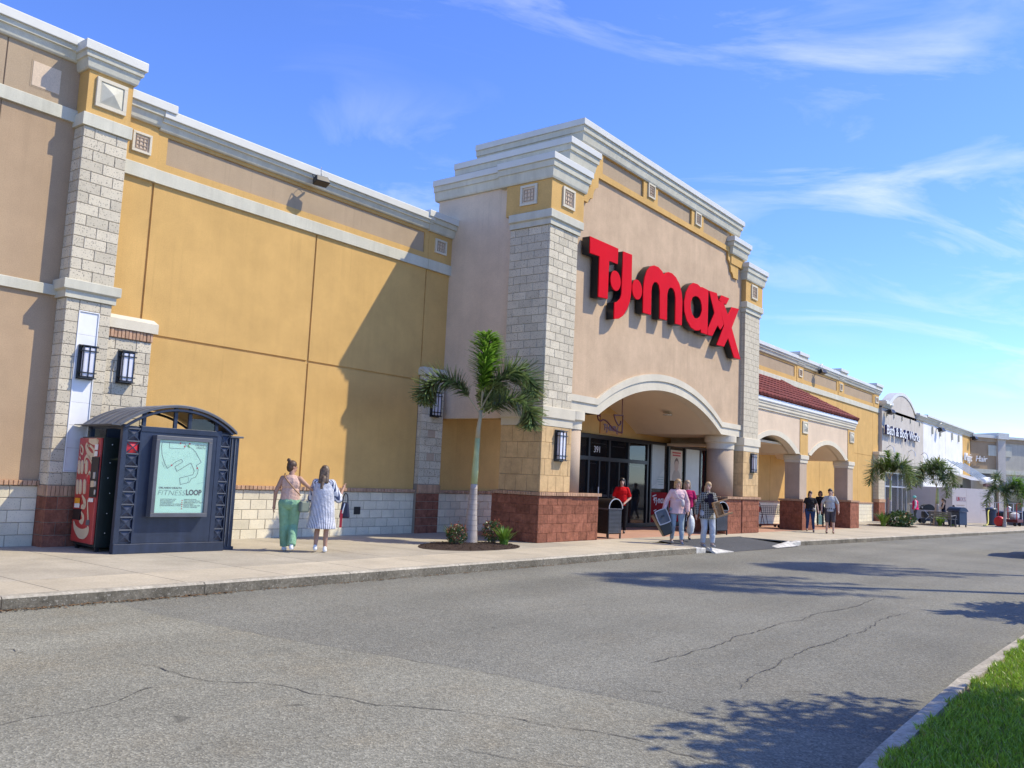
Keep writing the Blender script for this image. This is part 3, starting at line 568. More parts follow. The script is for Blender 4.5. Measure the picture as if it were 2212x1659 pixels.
# ---- entrance portal
PT = empty('portal', (0,0,0), 0, MS); YF = -3.22
ai = [(19.56+ (27.40-19.56)*t, 3.30 + 1.05*math.sqrt(max(0, 1-((t-0.5)/0.5)**2))**1.0) for t in np.linspace(0, 1, 33)]
def segarc(xa, xb, zs, rise, n=32):
    c = (xa+xb)/2; hw = (xb-xa)/2; Rr = (hw*hw+rise*rise)/(2*rise); zc_ = zs+rise-Rr; a = math.asin(hw/Rr)
    return [(c+Rr*math.sin(-a+2*a*i/n), zc_+Rr*math.cos(-a+2*a*i/n)) for i in range(n+1)]
ain = segarc(19.56, 27.40, 3.30, 1.03); ast = segarc(19.47, 27.39, 3.55, 1.05); aou = segarc(19.45, 27.38, 3.72, 1.08)
me = poly_mesh('front_wall', [[(16.9, 3.72)] + aou + [(30.3, 3.72), (30.3, 9.2), (29.0, 9.2), (29.0, 9.7), (28.4, 9.7), (28.4, 10.4), (18.3, 10.4), (18.3, 9.7), (17.6, 9.7), (17.6, 9.2), (16.9, 9.2)]], 0.3); me.transform(Matrix.Translation((0, YF+0.15, 0))); mkobj('front_wall', me, M['pink'], PT)
me = poly_mesh('arch_trim', [[(17.9, 3.30)] + ain + [(29.2, 3.30), (29.2, 3.552)] + ast[::-1] + [(17.9, 3.552)]], 0.36); me.transform(Matrix.Translation((0, YF+0.14, 0))); at_ = mkobj('arch_trim', me, M['cream2'], PT)
me = poly_mesh('arch_moulding', [[(17.9, 3.552)] + ast + [(29.2, 3.552), (29.2, 3.72)] + aou[::-1] + [(17.9, 3.72)]], 0.42); me.transform(Matrix.Translation((0, YF+0.13, 0))); mkobj('arch_moulding', me, M['cream2'], at_)
# vault and soffit
V = [(x, YF+0.3, z) for x, z in ain] + [(x, -0.003, z) for x, z in ain]; n = len(ain)
MB().add(V, [(i, i+1, n+i+1, n+i) for i in range(n-1)]).obj('vault', M['ceil'], PT, smooth=True, fix=False)
bx('soffit', M['ceil'], PT, 16.95, 19.56, YF+0.02, -0.003, 3.30, 3.4, bevel=0); bx('soffit', M['ceil'], PT, 27.40, 34, YF+0.32, -0.003, 3.31, 3.4, bevel=0)
for c_ in ((22.6, -1.2, 4.305), (25.9, -2.0, 3.83)): MB().lathe(c_, [(0.16, -0.012), (0.15, 0.02)], 20).obj('downlight', M['cream'], PT)
# side box (rose), parapet tiers
bx('side_wall', M['rose'], PT, 16.946, 17.2, -3.1, 0.5, 3.0, 9.1); bx('side_return', M['yellow'], PT, 16.95, 17.19, -1.95, -0.02, 2.985, 2.998, bevel=0)
bx('side_wall', M['rose'], PT, 30.1, 30.3, -3.1, 0.5, 3.0, 9.1)
bx('tier', M['yellow'], PT, 17.62, 28.95, YF+0.31, 0.5, 9.0, 9.75, bevel=0); bx('tier', M['yellow'], PT, 18.24, 28.42, YF+0.31, 0.3, 9.7, 10.5, bevel=0)
bx('roof_deck', M['coping'], PT, 17.0, 30.1, YF+0.3, 0.5, 8.95, 9.02, bevel=0)
crown(PT, [(16.93, 0.6), (16.93, -2.0)], 9.0, 9.55, 0.18); crown(PT, [(30.3, -2.0), (30.3, 0.6)], 9.0, 9.55, 0.18)
yt = YF-0.06
crown(PT, [(17.6, 0.45), (17.6, yt-0.05), (18.68, yt-0.05), (18.68, -3.05)], 9.63, 10.22, 0.19); crown(PT, [(27.82, -3.05), (27.82, yt-0.05), (29.0, yt-0.05), (29.0, 0.45)], 9.63, 10.22, 0.19)
bx('tier_face', M['yellow'], PT, 17.62, 18.68, yt-0.045, YF+0.2, 9.3, 9.66); bx('tier_face', M['yellow'], PT, 27.82, 28.98, yt-0.045, YF+0.2, 9.3, 9.66)
crown(PT, [(18.24, 0.25), (18.24, yt), (28.43, yt), (28.43, 0.25)], 10.37, 10.95, 0.19)
FP_ = [(19.29, 21.56), (22.44, 24.73), (25.61, 27.87)]
brL = [(19.10, 9.68), (19.10, 9.40), (19.0, 9.36), (18.92, 9.28), (18.86, 9.15), (18.84, 9.02), (18.72, 9.0), (18.66, 8.93), (18.62, 8.85), (18.52, 8.85)]
mx_ = 46.72
brR = [(mx_-a+0.0, b) for a, b in brL]
me = poly_mesh('frieze', [[(18.2, 10.42), (18.2, 8.85)] + brL[::-1] + brR + [(28.5, 8.85), (28.5, 10.42)]] + [[(a, 9.85), (b, 9.85), (b, 10.36), (a, 10.36)] for a, b in FP_], 0.07); me.transform(Matrix.Translation((0, YF-0.036, 0))); fz = mkobj('frieze', me, M['yellow'], PT)
for a, b in FP_: bx('frieze_panel', M['mauve'], fz, a-0.01, b+0.01, YF-0.008, YF+0.02, 9.84, 10.37)
medallion(PT, 21.80, 22.22, 9.94, 10.37, YF-0.071); medallion(PT, 24.96, 25.38, 9.94, 10.37, YF-0.071)
def portal_pier(x0, x1, plinth, parent, sides, far):
    yf = -3.375; yb = -2.14
    pr = empty('pier', (0,0,0), 0, parent)
    bx('pier_core', M['mortar'], pr, x0+0.012, x1-0.012, yf+0.012, yb-0.012, 1.1, 8.2, bevel=0)
    sink = [] if far else None
    courses(pr, 'F', x0, x1, yf, 3.29, 7.78, 0.2032, 0.407, M['block'], sink=sink)
    for sx, md in sides: courses(pr, md, yf+0.05, yb, sx, 3.29, 7.78, 0.2032, 0.407, M['block'], sink=sink)
    if far: joined(pr, sink, M['block'], 'blockwork')
    path = [(x0, yb), (x0, yf), (x1, yf), (x1, yb)]
    band(pr, path, 2.82, 3.29, 0.07, 'cap', M['cream2'], step=True); band(pr, path, 7.785, 8.15, 0.10, 'cap', M['cream'], step=True)
    courses(pr, 'F', x0-0.02, x1+0.02, yf-0.02, 1.225, 2.815, 0.397, 0.335, M['tile'], name='tile', gap=0.006, d=0.05)
    for sx, md in sides: courses(pr, md, yf+0.03, yb, sx-0.02, 1.225, 2.815, 0.397, 0.335, M['tile'], name='tile', gap=0.006, d=0.05)
    bx('tan_box', M['yellow'], pr, x0-0.02, x1+0.19, yf-0.02, -1.98, 8.145, 9.05)
    medallion(pr, x0+0.44, x0+0.98, 8.355, 8.88, yf-0.02)
    for sx, md in sides: medallion(pr, -2.96, -2.44, 8.355, 8.88, sx-0.02, mode='L')
    crown(pr, [(x0-0.02, -1.75), (x0-0.02, yf-0.02), (x1+0.19, yf-0.02), (x1+0.19, -1.75)], 8.95, 9.55, 0.17)
    bs = empty('pier_base', (0,0,0), 0, parent); yq = yf-0.03; ybk = -1.97
    a0, a1 = (x0-0.05, x1+0.12); p0, p1 = plinth
    bx('base_core', M['redmortar'], bs, min(a0, p0)+0.015, max(a1, p1)-0.015, yq+0.03, ybk-0.015, -0.3, 1.13, bevel=0)
    courses(bs, 'F', a0, a1, yq, G(x0), 1.13, 0.212, 0.40, M['redblock'], name='red_block', gap=0.005, jit=0.008)
    courses(bs, 'F', p0, p1, yq+0.025, G(x0), 1.13, 0.212, 0.40, M['redblock'], name='red_block', gap=0.005, jit=0.008)
    for sx, md in sides: courses(bs, md, yq+0.05, ybk, min(a0, p0), G(x0), 1.13, 0.212, 0.40, M['redblock'], name='red_block', gap=0.005, jit=0.004)
    q0, q1 = min(a0, p0), max(a1, p1)
    courses(bs, 'F', q0-0.04, q1+0.05, yq-0.05, 1.132, 1.222, 0.10, 0.078, M['brick'], name='sill_brick', stagger=False, d=0.25, jit=0.008)
    courses(bs, 'L', yq+0.21, ybk, q0-0.04, 1.132, 1.222, 0.10, 0.078, M['brick'], name='sill_brick', stagger=False, d=0.25, jit=0.004)
    bx('sill_core', M['redmortar'], bs, q0+0.1, q1-0.05, yq+0.1, ybk, 1.131, 1.205, bevel=0)
    bx('base_end', M['redblock'], bs, q1-0.02, q1, yq+0.05, ybk, -0.2, 1.13)
    return pr
portal_pier(16.83, 18.08, (18.2, 19.5), PT, [(16.83, 'L')], False)
portal_pier(29.0, 30.35, (27.6, 28.88), PT, [(29.0, 'L')], True)
for cx in (18.63, 28.42):
    c = empty('column', (0,0,0), 0, PT)
    MB().lathe((cx, -2.78, 0), [(0.455, 1.222), (0.455, 2.84)], 40).obj('column_shaft', M['tanshaft'], c, smooth=False).data.polygons.foreach_set('use_smooth', [len(p.vertices) == 4 for p in c.children[-1].data.polygons])
    k = MB().lathe((cx, -2.78, 0), [(0.475, 2.84), (0.475, 3.03), (0.50, 3.06), (0.545, 3.08), (0.545, 3.299)], 40).obj('column_capital', M['cream2'], c)
wall_lamp(17.55, 2.36, -3.396, 0.72, 'caged wall lamp on the tan tiles of the left portal pier'); wall_lamp(29.78, 2.42, -3.396, 0.66, 'caged wall lamp on the tan tiles of the right portal pier')
# ---- red channel-letter sign
YS = YF-0.27
def sgn(pts, smooth=False):
    q = [(lambda p: (p[0], p[2]))(onY(sg(*p), YS)) for p in pts]
    return smooth_poly(q) if smooth else q
SGN = tag(empty('wall_sign', (0, 0, 0)), 'big red channel letters on the portal wall above the arch', 'sign')
def circ(cx, cz, r): return arc(cx, cz, r, r, 0, 345, 23)
c1_, c2_ = onY(sg(395, 637), YS), onY(sg(648, 740), YS)
a_out = sgn([(1310,660),(1265,690),(1222,770),(1199,880),(1205,1000),(1232,1100),(1280,1185),(1335,1221),(1370,1222),(1395,1205)], False)
letters = [
 [sgn([(98,112),(428,258),(420,442),(320,402),(302,850),(190,825),(205,350),(92,310)])],
 [circ(c1_[0], c1_[2], 0.275)],
 [sgn([(487,290),(590,330),(583,700),(576,800),(560,890),(530,970),(485,1045),(435,1081),(375,1085),(382,890),(415,882),(448,845),(462,790),(470,600)])],
 [circ(c2_[0], c2_[2], 0.285)],
 [sgn([(715,1010),(810,1038),(816,760),(826,690),(850,652),(880,655),(903,690),(914,760),(912,1080),(998,1100),(1002,800),(1015,740),(1040,715),(1070,728),(1090,775),(1098,840),(1094,1140),(1172,1160),(1181,880),(1172,780),(1145,670),(1105,595),(1060,548),(1020,533),(985,540),(966,568),(940,520),(900,475),(850,455),(805,468),(765,515),(738,590),(724,680),(718,760)])],
 [sgn([(1310,660),(1265,690),(1222,770),(1199,880),(1203,1000),(1232,1100),(1280,1185),(1335,1221),(1372,1221),(1397,1205),(1395,1243),(1474,1270),(1486,746),(1413,708),(1405,720),(1360,675)]), sgn([(1330,815),(1300,830),(1280,885),(1279,960),(1295,1025),(1325,1075),(1360,1080),(1390,1050),(1407,985),(1406,920),(1390,860),(1362,825)])],
 [sgn([(1494,750),(1585,780),(1605,870),(1664,1150),(1626,1213),(1594,1160),(1530,1285),(1478,1272),(1480,1190),(1556,1012)])],
 [sgn([(1642,806),(1732,842),(1694,918),(1608,862)])],
 [sgn([(1602,868),(1664,892),(1716,1040),(1762,945),(1845,966),(1760,1188),(1863,1560),(1787,1540),(1716,1310),(1668,1410),(1580,1388),(1669,1158)])],
]
for pl in letters:
    me = poly_mesh('letter_can', pl, 0.22); me.transform(Matrix.Translation((0, YS+0.115, 0))); lo = mkobj('letter_can', me, M['black'], SGN)
    me = poly_mesh('letter_face', pl, 0.02, bevel=0.008); me.transform(Matrix.Translation((0, YS-0.006, 0))); mkobj('letter_face', me, M['signred'], lo)
# ================================================================== arcade to the right of the portal
AR = empty('arcade', (0,0,0), 0, MS); YA = -3.2
o1 = segarc(29.75, 35.22, 3.02, 0.77); i1 = segarc(30.1, 34.72, 3.0, 0.59); o2 = segarc(36.2, 41.72, 3.05, 0.73); i2 = segarc(36.55, 41.3, 3.0, 0.59)
me = poly_mesh('arcade_wall', [[(30.36, 3.0), (30.36, 4.62), (42.68, 4.62), (42.68, 2.98), (41.72, 2.98)] + o2[::-1] + [(36.2, 2.98), (35.22, 2.98)] + [p for p in o1[::-1] if p[0] > 30.4]], 0.3); me.transform(Matrix.Translation((0, YA+0.15, 0))); mkobj('arcade_wall', me, M['rose'], AR)
for o_, i_, lo in ((o1, i1, 30.4), (o2, i2, 0)):
    oo = [p for p in o_ if p[0] > lo]; ii = [p for p in i_ if p[0] > lo]
    me = poly_mesh('arch_trim', [oo + ii[::-1]], 0.36); me.transform(Matrix.Translation((0, YA+0.14, 0))); mkobj('arch_trim', me, M['cream2'], AR)
    V = [(x, YA+0.25, z) for x, z in i_] + [(x, -0.003, z) for x, z in i_]; n = len(i_)
    MB().add(V, [(k, k+1, n+k+1, n+k) for k in range(n-1)]).obj('vault', M['ceil'], AR, smooth=True, fix=False)
for a, b in ((29.6, 30.1), (34.72, 36.55), (41.3, 42.68)): bx('soffit', M['ceil'], AR, a, b, YA+0.25, -0.003, 3.0, 3.08, bevel=0)
for c_ in ((32.4, -1.7, 3.575), (38.9, -1.7, 3.575)): MB().lathe(c_, [(0.17, -0.02), (0.15, 0.03)], 18).obj('downlight', plain('downlight_rim', (0.25, 0.14, 0.08), 0.5), AR)
for a, b in ((35.24, 36.18), (41.74, 42.66)):
    bx('pilaster_face', M['yellow'], AR, a, b, YA-0.025, YA+0.05, 2.985, 4.60)
    medallion(AR, a+0.22, a+0.84, 3.885, 4.39, YA-0.026, 'diamond')
    pr = empty('arcade_pier', (0,0,0), 0, AR)
    bx('pier_shaft', M['tanshaft'], pr, a+0.04, b-0.06, YA, YA+0.62, 1.175, 2.70)
    band(pr, [(a+0.04, YA+0.62), (a+0.04, YA), (b-0.06, YA), (b-0.06, YA+0.62), (a+0.04, YA+0.62)], 2.67, 2.985, 0.07, 'cap', M['cream2'], step=True)
    gz = G(a); sk = []
    bx('base_core', M['redmortar'], pr, a-0.08, b+0.33, YA-0.15, YA+0.75, gz-0.1, 1.09, bevel=0)
    courses(pr, 'F', a-0.1, b+0.35, YA-0.17, gz, 1.09, 0.212, 0.40, M['redblock'], sink=sk, gap=0.006); courses(pr, 'L', YA-0.13, YA+0.77, a-0.1, gz, 1.09, 0.212, 0.40, M['redblock'], sink=sk, gap=0.006)
    joined(pr, sk, M['redblock'], 'red_blockwork'); sk = []
    courses(pr, 'F', a-0.14, b+0.39, YA-0.21, 1.092, 1.175, 0.1, 0.08, M['brick'], sink=sk); courses(pr, 'L', YA-0.17, YA+0.81, a-0.14, 1.092, 1.175, 0.1, 0.08, M['brick'], sink=sk); joined(pr, sk, M['brick'], 'sill_bricks', d=0.4)
bx('end_wall', M['rose'], AR, 42.4, 42.66, YA+0.3, -0.003, 2.99, 4.6, bevel=0)
MB().sweep([(30.36, YA), (42.68, YA), (42.68, 0)], [(-0.1, 4.5), (0.05, 4.5), (0.05, 4.56), (0.09, 4.6), (0.09, 4.68), (0.12, 4.72), (0.12, 4.80), (-0.1, 4.80)]).obj('eave_cornice', M['cream2'], AR)
MB().sweep([(30.36, YA), (42.68, YA), (42.68, 0)], [(-0.05, 4.802), (0.14, 4.802), (0.16, 4.82), (0.16, 4.95), (-0.05, 4.95)]).obj('gutter', M['white'], AR)
# tiled roof
e0, r0 = Vector((30.36, YA-0.2, 4.96)), Vector((30.36, 0.0, 6.80)); L_ = (r0-e0).length; sl = math.atan2(r0.z-e0.z, r0.y-e0.y)
rf = MB().add([(30.36, YA-0.15, 4.95), (42.84, YA-0.15, 4.95), (41.55, 0.02, 6.80), (30.36, 0.02, 6.80), (42.84, 0.02, 4.95)], [(0,1,2,3),(1,4,2)]).obj('roof', M['rooftile'], AR, fix=False)
nr, nc = 8, 33; tw = 12.45/nc; th = L_/nr
V = []; F = []
K = 7
for j, (yy, r_) in enumerate(((0, tw*0.36), (th*1.12, tw*0.31))):
    for k in range(K):
        t = math.pi*k/(K-1); V.append((tw/2 - math.cos(t)*r_*1.25, yy, math.sin(t)*r_*0.9 + (0.03 if j == 0 else 0.0)))
for k in range(K-1): F.append((k, k+1, K+k+1, K+k))
F.append(tuple(range(K-1, -1, -1)))
tme = bpy.data.meshes.new('roof_tile'); tme.from_pydata(V, [], F); tme.update(); tme.materials.append(M['rooftile'])
for r in range(nr):
    xe = 42.84 - 1.29*(r/nr)
    for c_ in range(nc):
        x = 30.38 + c_*tw
        if x + tw*0.8 > xe: continue
        o = bpy.data.objects.new('roof_tile', tme); COL.objects.link(o); o.parent = rf
        o.location = (x + random.uniform(-.008, .008), e0.y + math.cos(sl)*th*r, e0.z + math.sin(sl)*th*r); o.rotation_euler = (sl + random.uniform(-.015, .01), 0, 0)
hipP = smooth_line([(42.84, YA-0.2, 5.0), (42.2, -1.6, 5.95), (41.55, 0, 6.86)], 8); MB().tube(hipP, 0.10, 8).obj('hip_tiles', M['rooftile'], rf, smooth=True)
# ---- long yellow wall beyond
RW = empty('right_wall', (0,0,0), 0, MS)
J = [30.3, 33.5, 37.0, 40.4, 43.75, 44.75, 47.63, 50.64, 51.62, 54.74, 58.0, 59.35]
for a, b in zip(J[:-1], J[1:]):
    bx('wall_panel', M['yellow'], RW, a+0.012, b-0.012, 0.0, 0.05, 3.925, 6.86); 
    if a > 33: bx('wall_panel', M['yellow'], RW, a+0.012, b-0.012, 0.0, 0.05, 0.98, 3.905)
bx('wall_panel', M['yellow'], RW, 33.4, 33.49, 0.0, 0.05, 0.98, 3.9)
band(RW, [(30.3, 0), (59.35, 0)], 6.80, 7.08, 0.06)
PN = [(30.4, 43.5), (44.85, 50.45), (51.85, 57.85)]
me = poly_mesh('frieze', [[(30.3, 7.08), (59.35, 7.08), (59.35, 8.0), (30.3, 8.0)]] + [[(a, 7.30), (b, 7.30), (b, 7.86), (a, 7.86)] for a, b in PN], 0.06); me.transform(Matrix.Translation((0, -0.005, 0))); mkobj('frieze', me, M['yellow'], RW)
for a, b in PN: bx('frieze_panel', M['mauve'], RW, a-0.01, b+0.01, 0.0, 0.03, 7.29, 7.87)
crown(RW, [(30.3, -0.035), (59.35, -0.035), (59.35, 2)], 7.95, 8.40, 0.20)
for a, b in ((43.8, 44.76), (50.68, 51.6), (58.1, 59.3)):
    bx('pilaster_face', M['yellow'], RW, a, b, -0.06, 0.02, 7.085, 8.05); medallion(RW, a+0.22, b-0.24, 7.38, 7.80, -0.061)
    crown(RW, [(a, 0.8), (a, -0.06), (b, -0.06), (b, 0.8)], 8.0, 8.62, 0.24)
sk = []; courses(RW, 'F', 33.5, 59.3, -0.03, -0.22, 0.90, 0.212, 0.40, M['blockw'], sink=sk); bx('mortar_core', M['mortar'], RW, 33.5, 59.3, -0.015, 0.021, -0.4, 0.9, bevel=0); joined(RW, sk, M['blockw'], 'blockwork')
sk = []; courses(RW, 'F', 33.5, 59.3, -0.075, 0.90, 0.985, 0.1, 0.10, M['brick'], sink=sk); joined(RW, sk, M['brick'], 'sill_bricks', d=0.1)
FPr = empty('low_pier', (0,0,0), 0, MS); sk = []
courses(FPr, 'F', 58.05, 59.5, -0.35, 1.2, 4.0, 0.2, 0.4, M['block'], sink=sk); courses(FPr, 'L', -0.31, 0.0, 58.05, 1.2, 4.0, 0.2, 0.4, M['block'], sink=sk); joined(FPr, sk, M['block'], 'blockwork')
bx('pier_core', M['mortar'], FPr, 58.07, 59.48, -0.335, 0.02, -0.4, 4.0, bevel=0); bx('red_base', M['redblock'], FPr, 58.04, 59.52, -0.37, 0.0, -0.25, 1.0); bx('sill', M['brick'], FPr, 58.02, 59.54, -0.40, 0.0, 1.0, 1.2)
bx('cap', M['cream2'], FPr, 57.98, 59.58, -0.42, 0.0, 4.0, 4.22, bevel=0.03)
floodlight(46.8, -0.4, 8.0, 'black floodlight on the parapet above the tiled arcade roof', 1.0)
# ---- shopfront glazing
GF = empty('shopfront', (0,0,0), 0, MS); gz = G(26)
xm = [20.1, 21.9, 24.15, 25.45, 26.75, 28.15, 28.42, 29.83, 31.2, 32.6, 33.2]
for x in xm: bx('mullion', M['bronze'], GF, x-0.05, x+0.05, -0.10, 0.02, gz, 3.08)
for z in (3.0, 2.27): bx('transom', M['bronze'], GF, 20.1, 28.2, -0.098, 0.018, z-0.05, z+0.08)
bx('transom', M['bronze'], GF, 28.2, 33.2, -0.098, 0.018, 2.98, 3.08); bx('transom', M['bronze'], GF, 20.1, 33.2, -0.097, 0.018, gz, gz+0.13)
for a, b in zip(xm[:-1], xm[1:]):
    if a < 28: bx('pane', M['glass'], GF, a+0.052, b-0.052, -0.05, -0.04, 2.352, 2.948, bevel=0); bx('pane', M['glass'], GF, a+0.052, b-0.052, -0.05, -0.04, gz+0.132, 2.218, bevel=0)
    elif b-a > 0.5: bx('pane', M['glass'], GF, a+0.052, b-0.052, -0.05, -0.04, gz+0.132, 2.978, bevel=0)
for x in (24.8, 26.1): 
    bx('door_stile', M['bronze'], GF, x-0.04, x+0.04, -0.11, -0.03, gz+0.13, 2.22); bx('door_rail', M['bronze'], GF, x-0.55, x+0.55, -0.108, -0.032, 1.02, 1.10); MB().tube([(x-0.12, -0.16, 0.85), (x-0.12, -0.16, 1.35)], 0.018, 8).obj('door_handle', M['alu'], GF)
for a, c_ in ((29.96, (0.60, 0.62, 0.58)), (28.6, (0.45, 0.50, 0.48))):
    pass
mkobj('door_number', (lambda m_: (m_.transform(Matrix.Translation((24.62, -0.106, 2.58))), m_)[1])(text_mesh('door_number', '391', 0.30, 0.004)), M['white'], GF)
p = bx('poster', plain('poster_sepia', (0.62, 0.55, 0.42), 0.4), GF, 30.0, 30.98, -0.062, -0.055, 1.69, 2.86, bevel=0)
for k, (w_, h_) in enumerate(((0.72, 0.06), (0.66, 0.06))): bx('print_line', M['mapred'], p, 30.49-w_/2, 30.49+w_/2, -0.066, -0.063, 2.73-k*0.1, 2.73-k*0.1+h_, bevel=0)
def blob2(pts): return smooth_poly(pts, 4)
for nm, pts, c_ in (('child_shirt', [(30.18,1.70),(30.2,1.95),(30.36,2.1),(30.49,2.06),(30.62,2.1),(30.8,1.95),(30.82,1.70)], (0.42,0.36,0.27)), ('child_face', [(30.33,2.25),(30.36,2.12),(30.49,2.03),(30.62,2.12),(30.66,2.25),(30.64,2.4),(30.49,2.5),(30.35,2.4)], (0.52,0.38,0.27)), ('child_hair', [(30.31,2.3),(30.34,2.46),(30.49,2.57),(30.64,2.47),(30.68,2.32),(30.62,2.42),(30.49,2.45),(30.37,2.41)], (0.16,0.09,0.05))):
    me = poly_mesh(nm, [blob2(pts)], 0.002); me.transform(Matrix.Translation((0, -0.0645 - (0.002 if 'face' in nm else 0.004 if 'hair' in nm else 0), 0))); mkobj(nm, me, plain(nm, c_, 0.5), p)
p = bx('window_poster', plain('pale_poster', (0.50, 0.55, 0.53), 0.3), GF, 28.5, 29.5, -0.062, -0.055, 1.36, 3.0, bevel=0)
me = poly_mesh('poster_shape', [[(28.5, 1.36), (29.5, 1.36), (29.5, 2.1), (29.2, 1.9), (28.9, 1.55), (28.6, 1.42)]], 0.002); me.transform(Matrix.Translation((0,-0.064,0))); mkobj('poster_shape', me, plain('pale_green', (0.62, 0.68, 0.62), 0.4), p)
for k, w_ in enumerate((0.42, 0.5, 0.46, 0.4)): bx('poster_line', M['inkgrey'], p, 29.45-w_, 29.45, -0.068, -0.0655, 1.78-k*0.09, 1.80-k*0.09, bevel=0)
bx('frosted_panel', plain('frosted_film', (0.50, 0.56, 0.53), 0.35), GF, 31.27, 32.53, -0.062, -0.055, gz+0.15, 2.96, bevel=0)
def red_cling(a, b):
    c_ = bx('red_window_film', plain('red_film', (0.36, 0.008, 0.014), 0.7, spec=0.1), GF, a, b, -0.062, -0.055, gz+0.15, 1.22, bevel=0)
    return c_
c_ = red_cling(28.5, 29.78); red_cling(29.9, 31.1)
tjm = [[(0,7),(3.2,7),(3.2,5.9),(2.1,5.9),(2.1,2.6),(1.1,2.6),(1.1,5.9),(0,5.9)], [(4.2,7),(5.2,7),(5.2,2.4),(4.7,1.2),(3.5,0.9),(3.5,1.9),(4.0,2.1),(4.2,2.6)], arc(3.1,4.4,.45,.45,0,340,14), arc(6.0,4.4,.45,.45,0,340,14),
  [(7,2.6),(7,5),(7.5,6),(8.3,6.3),(9,5.8),(9.7,6.3),(10.7,6),(11.2,5),(11.2,2.6),(10.3,2.6),(10.3,4.9),(9.9,5.3),(9.6,4.9),(9.6,2.6),(8.6,2.6),(8.6,4.9),(8.2,5.3),(7.9,4.9),(7.9,2.6)],
  arc(13,4.4,1.35,1.9,0,345,20), arc(13,4.4,.65,1.0,0,345,20), [(14.0,6.3),(14.8,6.3),(14.8,2.6),(14.0,2.6)], [(15.0,6.3),(16.0,6.3),(17.6,3.2),(18.9,6.3),(19.9,6.3),(18.2,2.2),(19.4,0.6),(18.2,0.6),(17.5,1.6),(16.3,2.6),(15.2,2.6),(16.4,4.3)]]
def small_sign(parent, x, z, w_, y, mat):
    k = w_/19.9; me = poly_mesh('lettering', [[(x+a*k, z+b*k) for a, b in pl] for pl in tjm], 0.004); me.transform(Matrix.Translation((0, y, 0))); return mkobj('lettering', me, mat, parent)
small_sign(c_, 28.72, 0.70, 0.95, -0.065, M['white'])
for q in ((28.62, 1.10, 0.30, 12), (28.66, 0.98, 0.24, 20), (28.7, 0.56, 0.2, 12)): 
    b_ = MB().box(-q[2]/2, q[2]/2, -0.002, 0.002, -0.022, 0.022).obj('swoosh', M['white'], c_); b_.location = (q[0]+0.15, -0.066, q[1]); b_.rotation_euler = (0, -R(q[3]), 0)
bx('red_post_sign', M['red'], GF, 33.25, 33.36, -0.25, -0.14, 1.2, 3.0)
# dark interior hints
IN = [((22.3, 0.9), (0.25, 0.2, 0.15)), ((25.2, 1.2), (0.3, 0.05, 0.05)), ((27, 0.7), (0.2, 0.2, 0.22))]
for x, z, w_ in ((24.5, 2.12, 0.5), (27.5, 2.12, 0.5), (24.9, 2.8, 0.9), (26.2, 2.75, 0.8)): bx('painted_light_strip', M['paper'], GF, x-w_/2, x+w_/2, 0.01, 0.02, z-0.012, z+0.012, bevel=0)  # pale non-glowing strips behind the glass, painted imitation of lights and their reflections
# ---- hanging blade sign under the arch
HS = tag(empty('hanging_sign', (22.3, -2.0, 3.3)), 'tan sign plate with maroon script and flourish hanging under the arch', 'sign')
MB().box(-0.62, 0.64, -0.02, 0.02, -0.36, 0.24).obj('plate', plain('sign_tan', (0.40, 0.18, 0.05), 0.95, spec=0.05), HS, bevel=0.004)
MB().tube([(0.64, 0, -0.05), (0.64, 0, 1.0)], 0.014, 6).obj('hanger_rod', M['maroon'], HS)
MB().tube(smooth_line([(-0.66, -0.026, 0.14), (-0.80, -0.026, 0.18), (-0.78, -0.026, 0.06), (-0.66, -0.026, 0.0), (-0.48, -0.026, 0.05), (-0.25, -0.026, 0.0), (0.1, -0.026, -0.18), (0.4, -0.026, -0.25), (0.62, -0.026, -0.26)], 5), 0.024, 6).tube([(0.62, -0.026, -0.27), (0.64, -0.026, 0.27), (0.1, -0.026, 0.24)], 0.024, 6).tube(smooth_line([(0.1, -0.026, 0.24), (0.25, -0.026, 0.05), (0.42, -0.026, -0.05), (0.52, -0.026, 0.02), (0.52, -0.026, 0.1)], 5), 0.024, 6).obj('flourish', M['maroon'], HS)
k = 0.85/19.9; me = poly_mesh('lettering', [[(-0.45+a*k, -0.36-0.02+b*k*1.0-0.16+0.16) for a, b in pl] for pl in tjm], 0.01); me.transform(Matrix.Translation((0, -0.026, 0.02))); mkobj('lettering', me, M['maroon'], HS)
# ================================================================== second store (arched parapet) and third store
B2 = tag(empty('shop_building'), 'pale grey shop with arched parapet and dark blue letters', 'building')
M['grey1'] = mat_base('pale_grey_stucco', (0.52, 0.48, 0.42), **st); M['grey2'] = mat_base('white_stucco', (0.74, 0.74, 0.72), **st)
bx('wall', M['grey1'], B2, 59.45, 71.05, -0.2, 4, 3.05, 7.2); bx('wall', M['grey1'], B2, 59.45, 60.9, -0.2, 4, 7.2, 7.3)
ap = segarc(61.3, 68.5, 7.2, 1.3, 24)
me = poly_mesh('arched_parapet', [[(60.9, 7.0), (60.9, 7.7)] + ap + [(68.9, 7.7), (68.9, 7.0)]], 0.5); me.transform(Matrix.Translation((0, 0.05, 0))); mkobj('arched_parapet', me, M['grey1'], B2)
apo = segarc(60.8, 69.0, 7.45, 1.25, 24); api = segarc(61.2, 68.6, 7.35, 1.12, 24)
me = poly_mesh('arch_coping', [[(60.2, 7.45), (60.2, 7.75), (60.9, 7.75)] + [p for p in apo if 60.95 < p[0] < 68.85] + [(69.3, 7.75), (69.3, 7.5), (68.6, 7.45)] + [p for p in api[::-1] if p[1] > 7.4] + [(61.2, 7.45)]], 0.6); me.transform(Matrix.Translation((0, 0.05, 0))); mkobj('arch_coping', me, M['coping'], B2)
